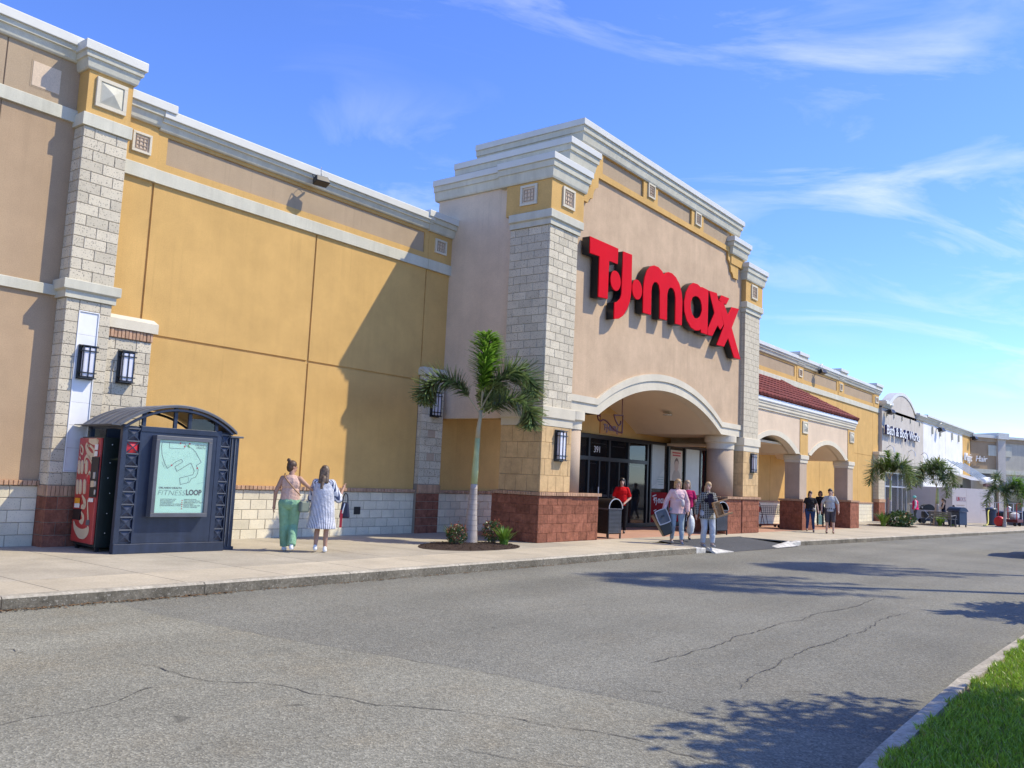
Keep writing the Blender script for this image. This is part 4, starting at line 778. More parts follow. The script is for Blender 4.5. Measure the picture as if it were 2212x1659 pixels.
crown(B2, [(59.45, -0.2), (61.2, -0.2)], 7.2, 7.6, 0.3); crown(B2, [(68.7, -0.2), (71.05, -0.2)], 7.15, 7.6, 0.3)
for x in (61.1, 68.3): bx('wall_joint', M['mauve'], B2, x-0.015, x+0.015, -0.203, -0.19, 3.4, 7.1, bevel=0)
bx('belt', M['cream2'], B2, 59.5, 71.05, -0.33, -0.18, 3.05, 3.4)
for x in (60.6, 62.4, 64.6, 67.0, 69.8): bx('bracket', M['cream'], B2, x-0.08, x+0.08, -0.28, -0.19, 6.72, 7.0)
for x in (60.6, 66.4, 70.3): 
    MB().tube(smooth_line([(x, -0.2, 4.6), (x+0.05, -0.42, 4.75), (x+0.1, -0.6, 4.6), (x+0.1, -0.65, 4.3)], 4), 0.03, 6).obj('gooseneck_lamp', M['alu'], B2)
me = text_mesh('lettering', 'Bath & Body Works', 0.86, 0.16, offset=0.012); 
xs_ = [v.co.x for v in me.vertices]; k = 9.05/(max(xs_)-min(xs_)); me.transform(Matrix.Diagonal((k,1,1,1))); me.transform(Matrix.Translation((64.1, -0.40, 5.72)))
M['blue'] = plain('navy_letters', (0.012, 0.022, 0.12), 0.4); s2 = tag(mkobj('wall_sign', me, None), 'navy letters with white faces on the pale grey shop wall', 'sign')
me.materials.clear(); me.materials.append(M['blue']); me.materials.append(M['white'])
me.polygons.foreach_set('material_index', [1 if p.normal.y < -0.8 else 0 for p in me.polygons])
gz2 = -0.2
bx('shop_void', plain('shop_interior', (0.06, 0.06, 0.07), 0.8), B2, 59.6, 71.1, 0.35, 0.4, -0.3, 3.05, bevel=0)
gx = [59.65, 60.8, 62.4, 64.1, 65.3, 66.5, 68.0, 69.6, 71.0]
for x in gx: bx('mullion', M['alu'], B2, x-0.05, x+0.05, -0.06, 0.06, gz2, 3.05)
for z in (gz2+0.12, 2.06, 3.0): bx('transom', M['alu'], B2, 59.65, 71.0, -0.055, 0.055, z-0.05, z+0.05)
for a, b in zip(gx[:-1], gx[1:]):
    bx('pane', M['clear'], B2, a+0.05, b-0.05, -0.005, 0.005, gz2+0.17, 2.01, bevel=0); bx('pane', M['clear'], B2, a+0.05, b-0.05, -0.005, 0.005, 2.11, 2.95, bevel=0)
    bx('blue_film', M['blue'], B2, a+0.06, b-0.06, 0.01, 0.02, 2.13, 2.42, bevel=0)
bx('shop_shelf', M['red'], B2, 62.6, 63.6, 0.25, 0.32, 0.3, 1.3); bx('shop_shelf', M['white'], B2, 60.9, 62.0, 0.25, 0.32, 0.2, 1.6); bx('shop_shelf', M['paper'], B2, 67.0, 69.0, 0.25, 0.32, 0.3, 0.9)
bx('kick_plate', M['white'], B2, 59.65, 71.0, -0.08, -0.057, gz2, gz2+0.2)
floodlight(60.2, -0.6, 7.0, 'black floodlight at the left end of the arched grey shop', 1.2)
B3 = tag(empty('shop_building'), 'white shop front under renovation between the arched shop and the tan corner', 'building')
bx('wall', M['grey2'], B3, 71.07, 86.2, -0.2, 4, 2.9, 7.2); bx('wall', M['yellow'], B3, 86.22, 90.0, -0.18, 4, 3.3, 7.2)
crown(B3, [(71.06, -0.2), (90, -0.2)], 7.15, 7.7, 0.35)
for x in (74.0, 76.8, 81.5, 84.3): bx('bracket', M['cream'], B3, x-0.12, x+0.12, -0.32, -0.19, 6.4, 7.0)
bx('wall_joint', M['mauve'], B3, 79.0, 79.03, -0.203, -0.19, 3.4, 7.1, bevel=0)
bx('lower_wall', M['grey2'], B3, 71.1, 79.4, -0.15, 0.5, -0.3, 2.9); bx('opening_dark_sheet', M['dark'], B3, 79.4, 90, 0.5, 0.6, -0.3, 3.4, bevel=0)  # the opening is closed by a near-black sheet that paints its inner shade
for i in range(6): bx('window_frame', M['white'], B3, 79.6+i*1.15, 79.75+i*1.15, -0.1, 0.0, 1.9, 2.75)
bx('lintel', M['white'], B3, 79.4, 86.5, -0.12, 0.05, 2.7, 3.1)
MB().add([(79.6,-0.2,3.6),(87.0,-0.2,3.6),(87.6,-2.6,3.05),(79.6,-2.0,3.0)], [(0,1,2,3)]).obj('awning_frame', M['alu'], B3)
for i in range(5): MB().bar((80+i*1.7, -0.2, 4.6), (80.6+i*1.7, -2.4, 3.1), 0.09).obj('awning_rib', M['alu'], B3)
me_r = MB().tube(smooth_line([(82.5,-2.3,3.0),(84,-2.5,3.1),(86,-2.6,3.05),(88.5,-2.5,2.98)], 4), 0.28, 8).obj('awning_roll', M['white'], B3, smooth=True)
bx('awning_bar', M['maroon'], B3, 82.5, 89, -2.6, -2.4, 2.55, 2.75)
floodlight(75.6, -0.6, 6.9, 'black floodlight above the white shop front', 1.3); floodlight(89.4, -0.7, 7.1, 'black floodlight at the tan corner of the far shops', 1.3)
A4 = R(56); C4 = np.array([90.0, -0.2]); D4 = np.array([math.sin(A4), -math.cos(A4)]); N4 = np.array([-math.cos(A4), -math.sin(A4)])
B4 = tag(empty('shop_building', (90.0, -0.2, 0), A4), 'tan and cream corner shop facing the lot at the far right', 'building'); X4 = 0.0
M['tanw'] = mat_base('tan_stucco', (0.40, 0.285, 0.175), **st); M['beige'] = mat_base('beige_stucco', (0.48, 0.445, 0.36), **st)
def yx(px, py):
    d = ray(b3(px, py)); P = CC + d*((C4-CC[:2])@N4)/(d[:2]@N4); return -float((P[:2]-C4)@D4), float(P[2])
yB, yC = yx(1385, 800)[0], yx(1460, 800)[0]; zt = yx(1250, 600)[1]; zb = yx(1250, 930)[1]; k4 = zt/7.7
bx('wall', M['tanw'], B4, X4, X4+6, yB, -0.02, zb, zt-0.6); bx('pilaster', M['grey1'], B4, X4-0.25, X4+6, yC, yB-0.01, -0.3, zt-0.3); bx('wall', M['beige'], B4, X4, X4+6, yC-40, yC-0.01, zb, zt-0.6)
for a, b in ((yB, -0.02), (yC-40, yC)): bx('parapet', M['mauve'], B4, X4-0.12, X4+6, a, b, zt-0.6, zt-0.25); bx('coping', M['coping'], B4, X4-0.3, X4+6, a, b, zt-0.25, zt, bevel=0.02)
bx('coping', M['coping'], B4, X4-0.5, X4+6, yC-0.2, yB+0.2, zt-0.3, zt+0.3, bevel=0.02)
bx('belt', M['cream'], B4, X4-0.2, X4+1, yC-40, -0.02, zb-0.4, zb); bx('lower_wall', M['beige'], B4, X4+0.01, X4+5, yC-40, -0.02, -0.4, zb-0.4)
for y_ in (yx(1345, 670)[0], yx(1492, 680)[0]): bx('vent_square', M['cream'], B4, X4-0.08, X4, y_-0.5, y_+0.5, zt-1.9, zt-0.9)
for y_ in (yx(1590, 1150)[0], yx(1345, 1200)[0]): bx('dark_window', M['glass'], B4, X4-0.02, X4+0.3, y_-1.6, y_+1.6, -0.2, 2.4)
ya_, yb_ = yx(1175, 960)[0], yx(1330, 960)[0]
V = [(X4-0.05, yb_, zb-0.5), (X4-0.05, ya_, zb-0.5), (X4-2.2, ya_-0.8, zb-1.75), (X4-2.2, yb_-0.8, zb-1.75)]
aw = MB().add(V + [(a, b, c-0.08) for a, b, c in V], [(0,1,2,3),(7,6,5,4),(0,4,5,1),(1,5,6,2),(2,6,7,3),(3,7,4,0)]).obj('awning', plain('sage_awning', (0.40, 0.41, 0.36), 0.6), B4)
for i in range(9):
    y_ = ya_ + (yb_-ya_)*i/8; MB().bar((X4-0.05, y_, zb-0.47), (X4-2.2, y_-0.8, zb-1.72), 0.10, 0.04).obj('awning_rib', M['roofsteel'], aw)
MX = Matrix(((0,0,-1,0),(-1,0,0,0),(0,1,0,0),(0,0,0,1)))
p0, p1 = yx(1165, 830), yx(1278, 830); me = text_mesh('lettering', 'Hair', 1.0, 0.14, M=MX, shear=0.25, align='LEFT'); co = [v_.co.y for v_ in me.vertices]; k_ = (p0[0]-p1[0])/(max(co)-min(co)); me.transform(Matrix.Scale(k_, 4)); me.transform(Matrix.Translation((X4-0.2, p0[0], p0[1]))); HSG = mkobj('wall_sign', me, M['white']); HSG.location = (90.0, -0.2, 0); HSG.rotation_euler = (0, 0, A4); tag(HSG, 'white italic letters wrapping the tan corner of the far shops', 'sign')
q0 = onY(b3(1082, 800), -0.4); q1 = onY(b3(1150, 835), -0.4); me = text_mesh('lettering', 'Magic', 1.0, 0.14, shear=0.25); co = [v_.co.x for v_ in me.vertices]; k_ = (q1[0]-q0[0])/(max(co)-min(co)); me.transform(Matrix.Diagonal((k_, 1, 1.0, 1))); me.transform(Matrix.Translation(((q0[0]+q1[0])/2, -0.38, (q0[2]+q1[2])/2))); mg = mkobj('lettering', me, M['white'], HSG); mg.matrix_parent_inverse = Matrix.LocRotScale(Vector((90.0, -0.2, 0)), Matrix.Rotation(A4, 3, 'Z').to_quaternion(), None).inverted()
# ================================================================== kiosk with map board
KW, KD = 1.93, 1.42
KS = tag(empty('kiosk', (7.285, -1.833, G(7)), R(-5)), 'navy steel kiosk with curved roof and mint map board beside the low pier', 'kiosk')
bx('plinth', M['navy'], KS, 0, KW, -0.03, 0.10, 0.0, 0.16, bevel=0.006); bx('plinth', M['navy'], KS, 0, KW, KD-0.1, KD, 0.0, 0.16)
bx('front_panel', M['navy'], KS, 0.31, KW-0.27, 0.0, 0.05, 0.16, 2.06, bevel=0.004); bx('head_rail', M['navy'], KS, 0.30, KW-0.26, -0.015, 0.06, 2.0, 2.09); bx('back_panel', M['navy'], KS, 0.31, KW-0.27, KD-0.05, KD, 0.16, 2.06)
def lattice(u0, u1, nsq, red=None):
    bx('corner_post', M['navy'], KS, u0, u0+0.085, -0.005, 0.09, 0.16, 2.10); bx('corner_post', M['navy'], KS, u1-0.02, u1, -0.005, 0.09, 0.16, 2.10); bx('lattice_backing', M['navy'], KS, u0+0.085, u1-0.02, 0.03, 0.06, 0.16, 2.08)
    a, b = u0+0.09, u1-0.025; hh = 1.86/nsq
    for i in range(nsq):
        z0_ = 0.19+i*hh; z1_ = z0_+hh*0.86; cx, cz = (a+b)/2, (z0_+z1_)/2; mt = M['red'] if red == i else M['navy']
        V = [(a, 0.028, z0_), (b, 0.028, z0_), (b, 0.028, z1_), (a, 0.028, z1_), (cx, 0.004, cz)]
        lp = MB().add(V, [(0,1,4),(1,2,4),(2,3,4),(3,0,4)]).obj('lattice_square', mt, KS)
        MB().bar((a, 0.012, z0_), (b, 0.012, z1_), 0.016, 0.016, up=(0,1,0)).bar((b, 0.014, z0_), (a, 0.014, z1_), 0.016, 0.016, up=(0,1,0)).obj('cross_bar', M['navy'], lp)
        bx('rail', M['roofsteel'], KS, a-0.005, b+0.005, -0.004, 0.03, z1_+0.006, z1_+hh*0.14-0.002, bevel=0)
lattice(0.0, 0.31, 9, red=7); lattice(KW-0.27, KW, 9)
for u_ in (0.02, KW-0.08): 
    bx('rear_post', M['navy'], KS, u_, u_+0.07, KD-0.09, KD-0.02, 0.16, 2.1); bx('side_rail', M['navy'], KS, u_+0.01, u_+0.06, 0.1, KD-0.1, 2.03, 2.09)
bx('side_wall', M['navy'], KS, KW-0.06, KW-0.02, 0.1, KD-0.1, 0.1, 2.03)
ra = segarc(-0.08, KW+0.08, 2.09, 0.385, 20); V = []; nR = len(ra)
for yy in (-0.07, KD+0.04):
    for x, z in ra: V.append((x, yy, z))
for yy in (-0.07, KD+0.04):
    for x, z in ra: V.append((x, yy, z-0.03))
Fc = [(i, i+1, nR+i+1, nR+i) for i in range(nR-1)] + [(2*nR+i, 3*nR+i, 3*nR+i+1, 2*nR+i+1) for i in range(nR-1)] + [(i, 2*nR+i, 2*nR+i+1, i+1) for i in range(nR-1)] + [(nR+i, nR+i+1, 3*nR+i+1, 3*nR+i) for i in range(nR-1)] + [(0, nR, 3*nR, 2*nR), (nR-1, 3*nR-1, 4*nR-1, 2*nR-1)]
rf_ = MB().add(V, Fc).obj('curved_roof', M['roofsteel'], KS)
ra2 = segarc(-0.24, 0.0, 2.03, 0.012, 2)
for i in range(6):
    yy = -0.05 + i*(KD+0.07)/5; MB().tube([(x, yy, z+0.008) for x, z in ra], 0.012, 5).obj('roof_seam', M['roofsteel'], rf_)
MB().tube([(x, -0.055, z-0.035) for x, z in segarc(0.0, KW, 2.085, 0.345, 20)], 0.024, 6).obj('roof_arch', M['navy'], KS); MB().tube([(x, KD-0.05, z-0.035) for x, z in segarc(0.0, KW, 2.085, 0.345, 20)], 0.024, 6).obj('roof_arch', M['navy'], KS)
bx('eave_flap', M['roofsteel'], KS, -0.22, -0.06, -0.07, KD+0.04, 2.075, 2.09, bevel=0)
for u_ in (0.34, 0.88, 1.14, 1.64):
    z_ = float(np.interp(u_, [p[0] for p in ra], [p[1] for p in ra])); bx('gable_post', M['navy'], KS, u_-0.03, u_+0.03, 0.0, 0.05, 2.09, z_-0.03)
bx('gable_glass', M['glass'], KS, 1.17, 1.61, 0.02, 0.03, 2.09, 2.28, bevel=0)
fr_ = empty('map_case', (0,0,0), 0, KS)
for b_ in ((0.50, 1.50, 0.60, 0.67), (0.50, 1.50, 1.88, 1.95), (0.50, 0.565, 0.67, 1.88), (1.435, 1.50, 0.67, 1.88)): bx('case_frame', M['roofsteel'], fr_, b_[0], b_[1], -0.16, 0.0, b_[2], b_[3], bevel=0.006)
po = MB().box(0.565, 1.435, -0.125, -0.12, 0.67, 1.88).obj('map_poster', M['mint'], fr_)
px_ = rg(560, 1630, 250, 1257); x0p, x1p, z0p, z1p = 0.565, 1.435, 0.67, 1.88
# poster px corners (view 1257x1659): TL(165,125) TR(1135,185) BL(35,1460) BR(1010,1465)
def pq(x, y):
    # inverse bilinear by iteration
    s_, t_ = 0.5, 0.5
    for _ in range(12):
        X = (165*(1-s_)+1135*s_)*(1-t_) + (35*(1-s_)+1010*s_)*t_; Y = (125*(1-s_)+185*s_)*(1-t_) + (1460*(1-s_)+1465*s_)*t_
        s_ += (x-X)/972; t_ += (y-Y)/1310
    return (x0p+(x1p-x0p)*s_, z1p-(z1p-z0p)*t_)
M['inkdark'] = plain('poster_mid_ink', (0.12, 0.22, 0.18), 0.5)
def pline(pts, wd, mat, nm='map_line', closed=False):
    P = [pq(*p) for p in pts]; 
    if closed: P.append(P[0])
    mb = MB()
    for a, b in zip(P[:-1], P[1:]): mb.bar((a[0], -0.1275, a[1]), (b[0], -0.1275, b[1]), wd, 0.002, up=(0,1,0))
    return mb.obj(nm, mat, po, fix=False)
pline([(350,180),(660,195),(675,235),(715,250),(800,290),(870,350),(985,545),(885,605),(925,680),(910,750),(865,820),(785,840),(740,912),(560,948),(548,830),(700,798),(815,770),(845,700),(775,555),(495,710),(455,625),(615,535),(585,487),(480,530),(390,598),(310,655),(250,540),(210,400),(200,250),(215,172),(350,180)], 0.007, M['ink'])
pline([(352,180),(350,282),(640,296),(650,255)], 0.005, M['ink']); pline([(205,535),(245,630)], 0.003, M['ink']); pline([(890,940),(1035,910)], 0.004, M['inkgrey']); pline([(720,812),(728,880),(700,915)], 0.003, M['ink'])
for _ in range(150):
    a = random.uniform(240, 900); b = random.uniform(300, 800)
    if b > 700 and a < 520: continue
    t = random.choice([0.5, -1.07]); l_ = random.uniform(6, 26); pline([(a, b), (a+l_*math.cos(t), b-l_*math.sin(t))], 0.0022, M['inkgrey'], 'map_tick')
for q, mt in (((568,195),'mapred'),((652,255),'mapred'),((753,205),'mapred'),((392,597),'mapred'),((905,652),'mapred'),((740,262),'mapgreen'),((725,235),'mapgreen')):
    c_ = pq(*q); MB().add([(c_[0]+0.016*math.cos(a), -0.1285, c_[1]+0.016*math.sin(a)) for a in np.linspace(0, 2*math.pi, 14, endpoint=False)], [tuple(range(14))]).obj('map_marker', M[mt], po, fix=False)
def ptxt(s_, q, size, mat, off=0.0, al='LEFT', sh=0.0, sp_=1.0, wdt=1.0):
    c_ = pq(*q); me = text_mesh('map_text', s_, size, 0.001, align=al, offset=off, shear=sh, spacing=sp_, width=wdt); me.transform(Matrix.Translation((c_[0], -0.1275, c_[1]))); return mkobj('map_text', me, mat, po)
ptxt('ORLANDO\nHEALTH', (985,262), 0.045, M['ink'], al='CENTER'); ptxt('ORLANDO HEALTH', (142,1005), 0.040, M['ink'], 0.0012, wdt=1.12)
for s_, xa, xb, mt, of, sh_ in (('FITNESS', 125, 662, M['inkdark'], -0.0022, 0.18), ('LOOP', 672, 990, M['ink'], 0.006, 0.0)):
    o_ = ptxt(s_, (xa, 1098), 0.125, mt, of, sh=sh_); co = [v_.co.x for v_ in o_.data.vertices]; c0 = pq(xa, 1098)[0]; wt = pq(xb, 1098)[0]-c0; k_ = wt/(max(co)-min(co)); o_.data.transform(Matrix.Translation((c0, 0, 0)) @ Matrix.Diagonal((k_, 1, 1, 1)) @ Matrix.Translation((-min(co), 0, 0)))
ptxt('START OF FITNESS LOOP\nEND OF FITNESS LOOP\nOUTSIDE PROPERTY\nALONG PROPERTY OR INTERNALLY\nESTIMATED DISTANCE: 1.5 MILES', (165,1272), 0.026, M['ink'], wdt=0.95)
ptxt('EXERCISE STATIONS\nWALL / STEPPER / SITTING\nUPPER BODY STRETCH / SQUAT\nBALANCE BEAM\nPARALLEL BARS / LEG CURL\nSTEP-UPS / CRUNCHES', (625,1292), 0.026, M['ink'], wdt=0.95)
for i in range(5):
    c_ = pq(595-i*3, 1240+i*37); MB().add([(c_[0]+0.010*math.cos(a), -0.1285, c_[1]+0.010*math.sin(a)) for a in np.linspace(0, 2*math.pi, 10, endpoint=False)], [tuple(range(10))]).obj('map_marker', M['mapred'], po, fix=False)
bx('case_glass', plain('case_glass', (0.5, 0.55, 0.55), 0.05, alpha=0.10, mott=0), fr_, 0.566, 1.434, -0.137, -0.135, 0.671, 1.879, bevel=0)
MB().lathe((1.555, -0.005, 1.42), [(0.012, 0), (0.012, 0.024)], 10).obj('lock', M['alu'], KS)
pu = empty('newspaper_unit', (0,0,0), 0, KS)
bx('unit_body', M['navy'], pu, KW+0.04, KW+0.24, 0.12, 0.62, 0.05, 2.0, bevel=0.006); bx('unit_top', M['roofsteel'], pu, KW-0.02, KW+0.30, 0.08, 0.66, 2.0, 2.035); bx('unit_foot', M['navy'], pu, KW+0.0, KW+0.27, 0.1, 0.64, 0.0, 0.06)
for u_ in (0.08, 0.15): bx('unit_rib', M['roofsteel'], pu, KW+u_, KW+u_+0.02, 0.10, 0.125, 0.06, 1.99)
# ---- drinks machine in the kiosk's open end
VM = tag(empty('vending_machine', (7.285, -1.833, G(7)), R(-5)), 'red drinks vending machine with white script standing in the open end of the kiosk', 'vending machine')
vx, v0, v1 = -0.12, 0.40, 1.30
M['vmgreen'] = plain('machine_side', (0.012, 0.02, 0.018), 0.4, mott=0.2); M['vmred'] = plain('machine_red', (0.42, 0.045, 0.04), 0.3, mott=0.10, mscale=2); M['vmcream'] = plain('machine_cream', (0.62, 0.50, 0.34), 0.35)
bx('cabinet', M['vmgreen'], VM, vx, vx+0.75, v0, v1, 0.07, 1.88, bevel=0.01)
for a, b in ((vx+0.06, v0+0.06), (vx+0.06, v1-0.06), (vx+0.66, v0+0.06), (vx+0.66, v1-0.06)): bx('foot', M['black'], VM, a-0.03, a+0.03, b-0.03, b+0.03, 0.0, 0.07)
dr = bx('door', M['vmred'], VM, vx-0.05, vx-0.002, v0+0.02, v1-0.02, 0.12, 1.86, bevel=0.012)
# door face drawing: view px (711x1659): TL(190,140) TR(490,150) BL(30,1490) BR(330,1545) ; s: 0 at far (v1) .. 1 near (v0)
def vq(x, y):
    s_, t_ = 0.5, 0.5
    for _ in range(14):
        X = (185*(1-s_)+490*s_)*(1-t_) + (30*(1-s_)+335*s_)*t_; Y = (140*(1-s_)+150*s_)*(1-t_) + (1490*(1-s_)+1545*s_)*t_
        s_ += (x-X)/305; t_ += (y-Y)/1370
    return ((v1-0.03) - (v1-v0-0.06)*s_, 1.85 - 1.72*t_)
MV = Matrix(((0,0,-1,0),(1,0,0,0),(0,1,0,0),(0,0,0,1)))       # drawn (v,z) on the -x side
def vpoly(pts, mat, nm, d=0.004, off=0.0, smooth=True):
    q = [vq(*p) for p in pts]; q = smooth_poly(q, 4) if smooth else q
    me = poly_mesh(nm, [q], d, M=MV); me.transform(Matrix.Translation((vx-0.052-off, 0, 0))); return mkobj(nm, me, mat, dr)
def vstroke(pts, ws, mat=None):
    P = [Vector(vq(*p)) for p in pts]; Q = smooth_line([(p.x, p.y, 0) for p in P], 6); n_ = len(Q); mb = MB(); V = []
    for i, p in enumerate(Q):
        d = (Q[min(i+1, n_-1)]-Q[max(i-1, 0)]).normalized(); w_ = float(np.interp(i/(n_-1), np.linspace(0, 1, len(ws)), ws)); nn = Vector((-d.y, d.x, 0))*w_/2
        for s_ in (1, -1): V.append((vx-0.0545, (p+nn*s_).x, (p+nn*s_).y))
    return mb.add(V, [(2*i, 2*i+1, 2*i+3, 2*i+2) for i in range(n_-1)]).obj('script_stroke', mat or M['vmcream'], dr, fix=False)
vstroke([(195,225),(230,280),(225,350),(195,330),(190,260)], [.03,.05,.04,.02,.02]); vstroke([(320,170),(380,190),(440,190),(450,160)], [.06,.10,.12,.08])
vstroke([(300,210),(280,250),(310,330),(360,390),(400,360),(385,290),(330,240),(310,250),(340,230)], [.05,.07,.10,.12,.08,.05,.04,.04,.03]); vstroke([(180,380),(195,420)], [.04,.03]); vstroke([(360,480),(330,410),(290,380),(260,420),(255,480)], [.03,.05,.06,.05,.04])
vstroke([(320,590),(335,640),(290,650)], [.06,.10,.04]); vstroke([(215,900),(250,980),(250,1040),(200,1060)], [.03,.10,.12,.06]); vstroke([(200,1120),(230,1190),(215,1250),(170,1240)], [.03,.09,.10,.04]); vstroke([(85,1240),(110,1330),(170,1400),(240,1410),(290,1370),(305,1310)], [.04,.10,.16,.17,.14,.06]); vstroke([(300,960),(300,1100),(305,1230)], [.03,.05,.05])
for x in (178, 224, 288):
    vpoly([(x, 432), (x+18, 470), (x+10, 590), (x-8, 620), (x-22, 590), (x-16, 470)], M['vmcream'], 'bottle_button', 0.012, 0.004)
for x in (150, 196, 258):
    vpoly([(x, 690), (x+18, 725), (x+10, 860), (x-8, 888), (x-22, 860), (x-16, 725)], M['vmcream'], 'bottle_button', 0.012, 0.004)
vpoly([(372, 395), (478, 398), (420, 935), (322, 925)], M['black'], 'control_panel', 0.014, 0.002, False)
for pts, mt in (([(425,228),(470,228),(460,305),(415,300)], 'paper'), ([(418,320),(458,320),(450,388),(408,386)], 'paper'), ([(120,935),(195,938),(188,1008),(112,1005)], 'orange'), ([(112,1008),(187,1010),(182,1065),(106,1062)], 'paper'), ([(326,940),(390,945),(384,995),(318,990)], 'paper'), ([(395,600),(425,600),(415,685),(387,685)], 'alu'), ([(358,712),(405,712),(398,795),(350,795)], 'vmcream'), ([(410,720),(432,720),(424,790),(404,790)], 'alu'), ([(405,830),(425,830),(415,895),(397,895)], 'alu')):
    vpoly(pts, M[mt], 'sticker' if mt in ('paper', 'orange') else 'coin_part', 0.006, 0.012, False)
vpoly([(90,1080), (205,1085), (185,1230), (75,1215)], M['black'], 'dispensing_hatch', 0.03, 0.0, False); vpoly([(278,1228), (328,1230), (320,1300), (268,1296)], M['roofsteel'], 'coin_return', 0.012, 0.0, False)
vpoly([(300,640), (335,645), (325,750), (300,720)], M['red'], 'sticker', 0.005, 0.002)
for z_ in (0.3, 0.62, 0.95, 1.2, 1.45, 1.75): MB().lathe((vx+0.16+0.05*math.sin(z_*20), v0-0.004, z_), [(0.008, 0), (0.008, 0.014)], 8).obj('bolt', M['alu'], VM)
# ================================================================== street furniture
def litter_bin(loc, rz, label):
    o = tag(empty('litter_bin', loc, rz), label, 'litter bin', 'slatted black litter bins')
    for sx in (-1, 1):
        for sy in (-1, 1): MB().bar((sx*0.24, sy*0.24, 0), (sx*0.24, sy*0.24, 0.78), 0.035).obj('leg', M['black'], o)
    for i in range(17):
        z_ = 0.16+i*0.036
        bx('slat', M['roofsteel'], o, -0.24, 0.24, -0.265, -0.25, z_, z_+0.020, bevel=0); bx('slat', M['black'], o, -0.265, -0.25, -0.24, 0.24, z_, z_+0.020, bevel=0)
        bx('slat', M['black'], o, 0.25, 0.265, -0.24, 0.24, z_, z_+0.020, bevel=0)
    bx('liner', M['black'], o, -0.22, 0.22, -0.22, 0.22, 0.12, 0.76); bx('rim', M['roofsteel'], o, -0.27, 0.27, -0.275, 0.275, 0.78, 0.81)
    a = segarc(-0.27, 0.27, 0.81, 0.262, 12); V = [(x, -0.27, z) for x, z in a] + [(x, 0.27, z) for x, z in a] ; n_ = len(a)
    MB().add(V + [(x, y, z-0.02) for x, y, z in V], [(i, i+1, n_+i+1, n_+i) for i in range(n_-1)] + [(2*n_+i, 3*n_+i, 3*n_+i+1, 2*n_+i+1) for i in range(n_-1)]).obj('hood', M['black'], o, smooth=True, fix=False)
    MB().tube([(x, -0.275, z) for x, z in a], 0.014, 6).obj('hood_rim', M['alu'], o)
    return o
litter_bin((20.62, -3.02, G(20)), R(-12), 'slatted black litter bin in front of the left portal column'); litter_bin((27.05, -3.3, G(27)), R(-20), 'slatted black litter bin by the right portal column behind the shoppers')
FB = tag(empty('litter_bin', (57.3, -5.0, G(58)), R(62)), 'solid dark blue litter bin with curved lid beside the far bench', 'litter bin', 'slatted black litter bins')
M['bluebin'] = plain('blue_bin', (0.012, 0.03, 0.075), 0.4)
bx('body', M['bluebin'], FB, -0.40, 0.40, -0.32, 0.32, 0.14, 0.90, bevel=0.02)
for sx in (-1, 1):
    for sy in (-1, 1): bx('leg', M['black'], FB, sx*0.34-0.03, sx*0.34+0.03, sy*0.28-0.03, sy*0.28+0.03, 0, 0.14)
a = segarc(-0.40, 0.40, 0.91, 0.26, 12); V = [(-0.44, y, z) for y, z in a] + [(0.44, y, z) for y, z in a]; n_ = len(a)
MB().add(V, [(i, i+1, n_+i+1, n_+i) for i in range(n_-1)] + [tuple(range(n_)), tuple(range(2*n_-1, n_-1, -1))]).obj('lid', M['bluebin'], FB)
# shopping cart
SCt = tag(empty('shopping_cart', (36.1, -1.55, G(36)), R(-50)), 'dark wire shopping cart with red handle parked in the arcade', 'shopping cart'); mb = MB()
def wire(pts, r=0.011, mt='black', nm='wire'): return MB().tube(pts, r, 6).obj(nm, M[mt], SCt)
for sy in (-0.24, 0.24):
    wire([(-0.42, sy, 0.09), (0.48, sy*0.8, 0.13)], 0.016, 'maroon', 'chassis_rail'); wire([(-0.36, sy, 0.1), (-0.30, sy, 0.55), (-0.42, sy, 0.98)], 0.016, 'maroon', 'upright'); wire([(-0.05, sy, 0.12), (-0.14, sy, 0.52)], 0.014, 'maroon', 'upright')
    for cx in (-0.38, 0.42): MB().lathe((0, 0, -0.02), [(0.06, 0), (0.06, 0.04)], 12).obj('castor', M['black'], SCt).matrix_local = Matrix.Translation((cx, sy*0.95, 0.06)) @ Matrix.Rotation(R(90), 4, 'X')
wire([(-0.42, -0.25, 0.98), (-0.42, 0.25, 0.98)], 0.022, 'red', 'handle'); bx('seat_flap', M['red'], SCt, -0.36, -0.34, -0.16, 0.16, 0.62, 0.86); bx('front_badge', M['maroon'], SCt, 0.56, 0.58, -0.1, 0.1, 0.70, 0.84)
bk = MB()
for k in range(5):
    z_ = 0.52+k*0.09; e = 0.20+0.05*k/4; bk.tube([(-0.36, -e-0.02, z_), (0.46+0.03*k, -e+0.02, z_+0.04), (0.46+0.03*k, e-0.02, z_+0.04), (-0.36, e+0.02, z_)], 0.007, 5)
for k in range(11):
    x_ = -0.34+k*0.085
    for s_ in (-1, 1): bk.tube([(x_, s_*0.2, 0.52), (x_+0.02, s_*0.25, 0.92)], 0.005, 5)
for k in range(6): y_ = -0.18+k*0.072; bk.tube([(-0.34, y_, 0.52), (0.46, y_, 0.56), (0.58, y_*1.2, 0.92)], 0.005, 5)
bk.obj('basket', M['roofsteel'], SCt)
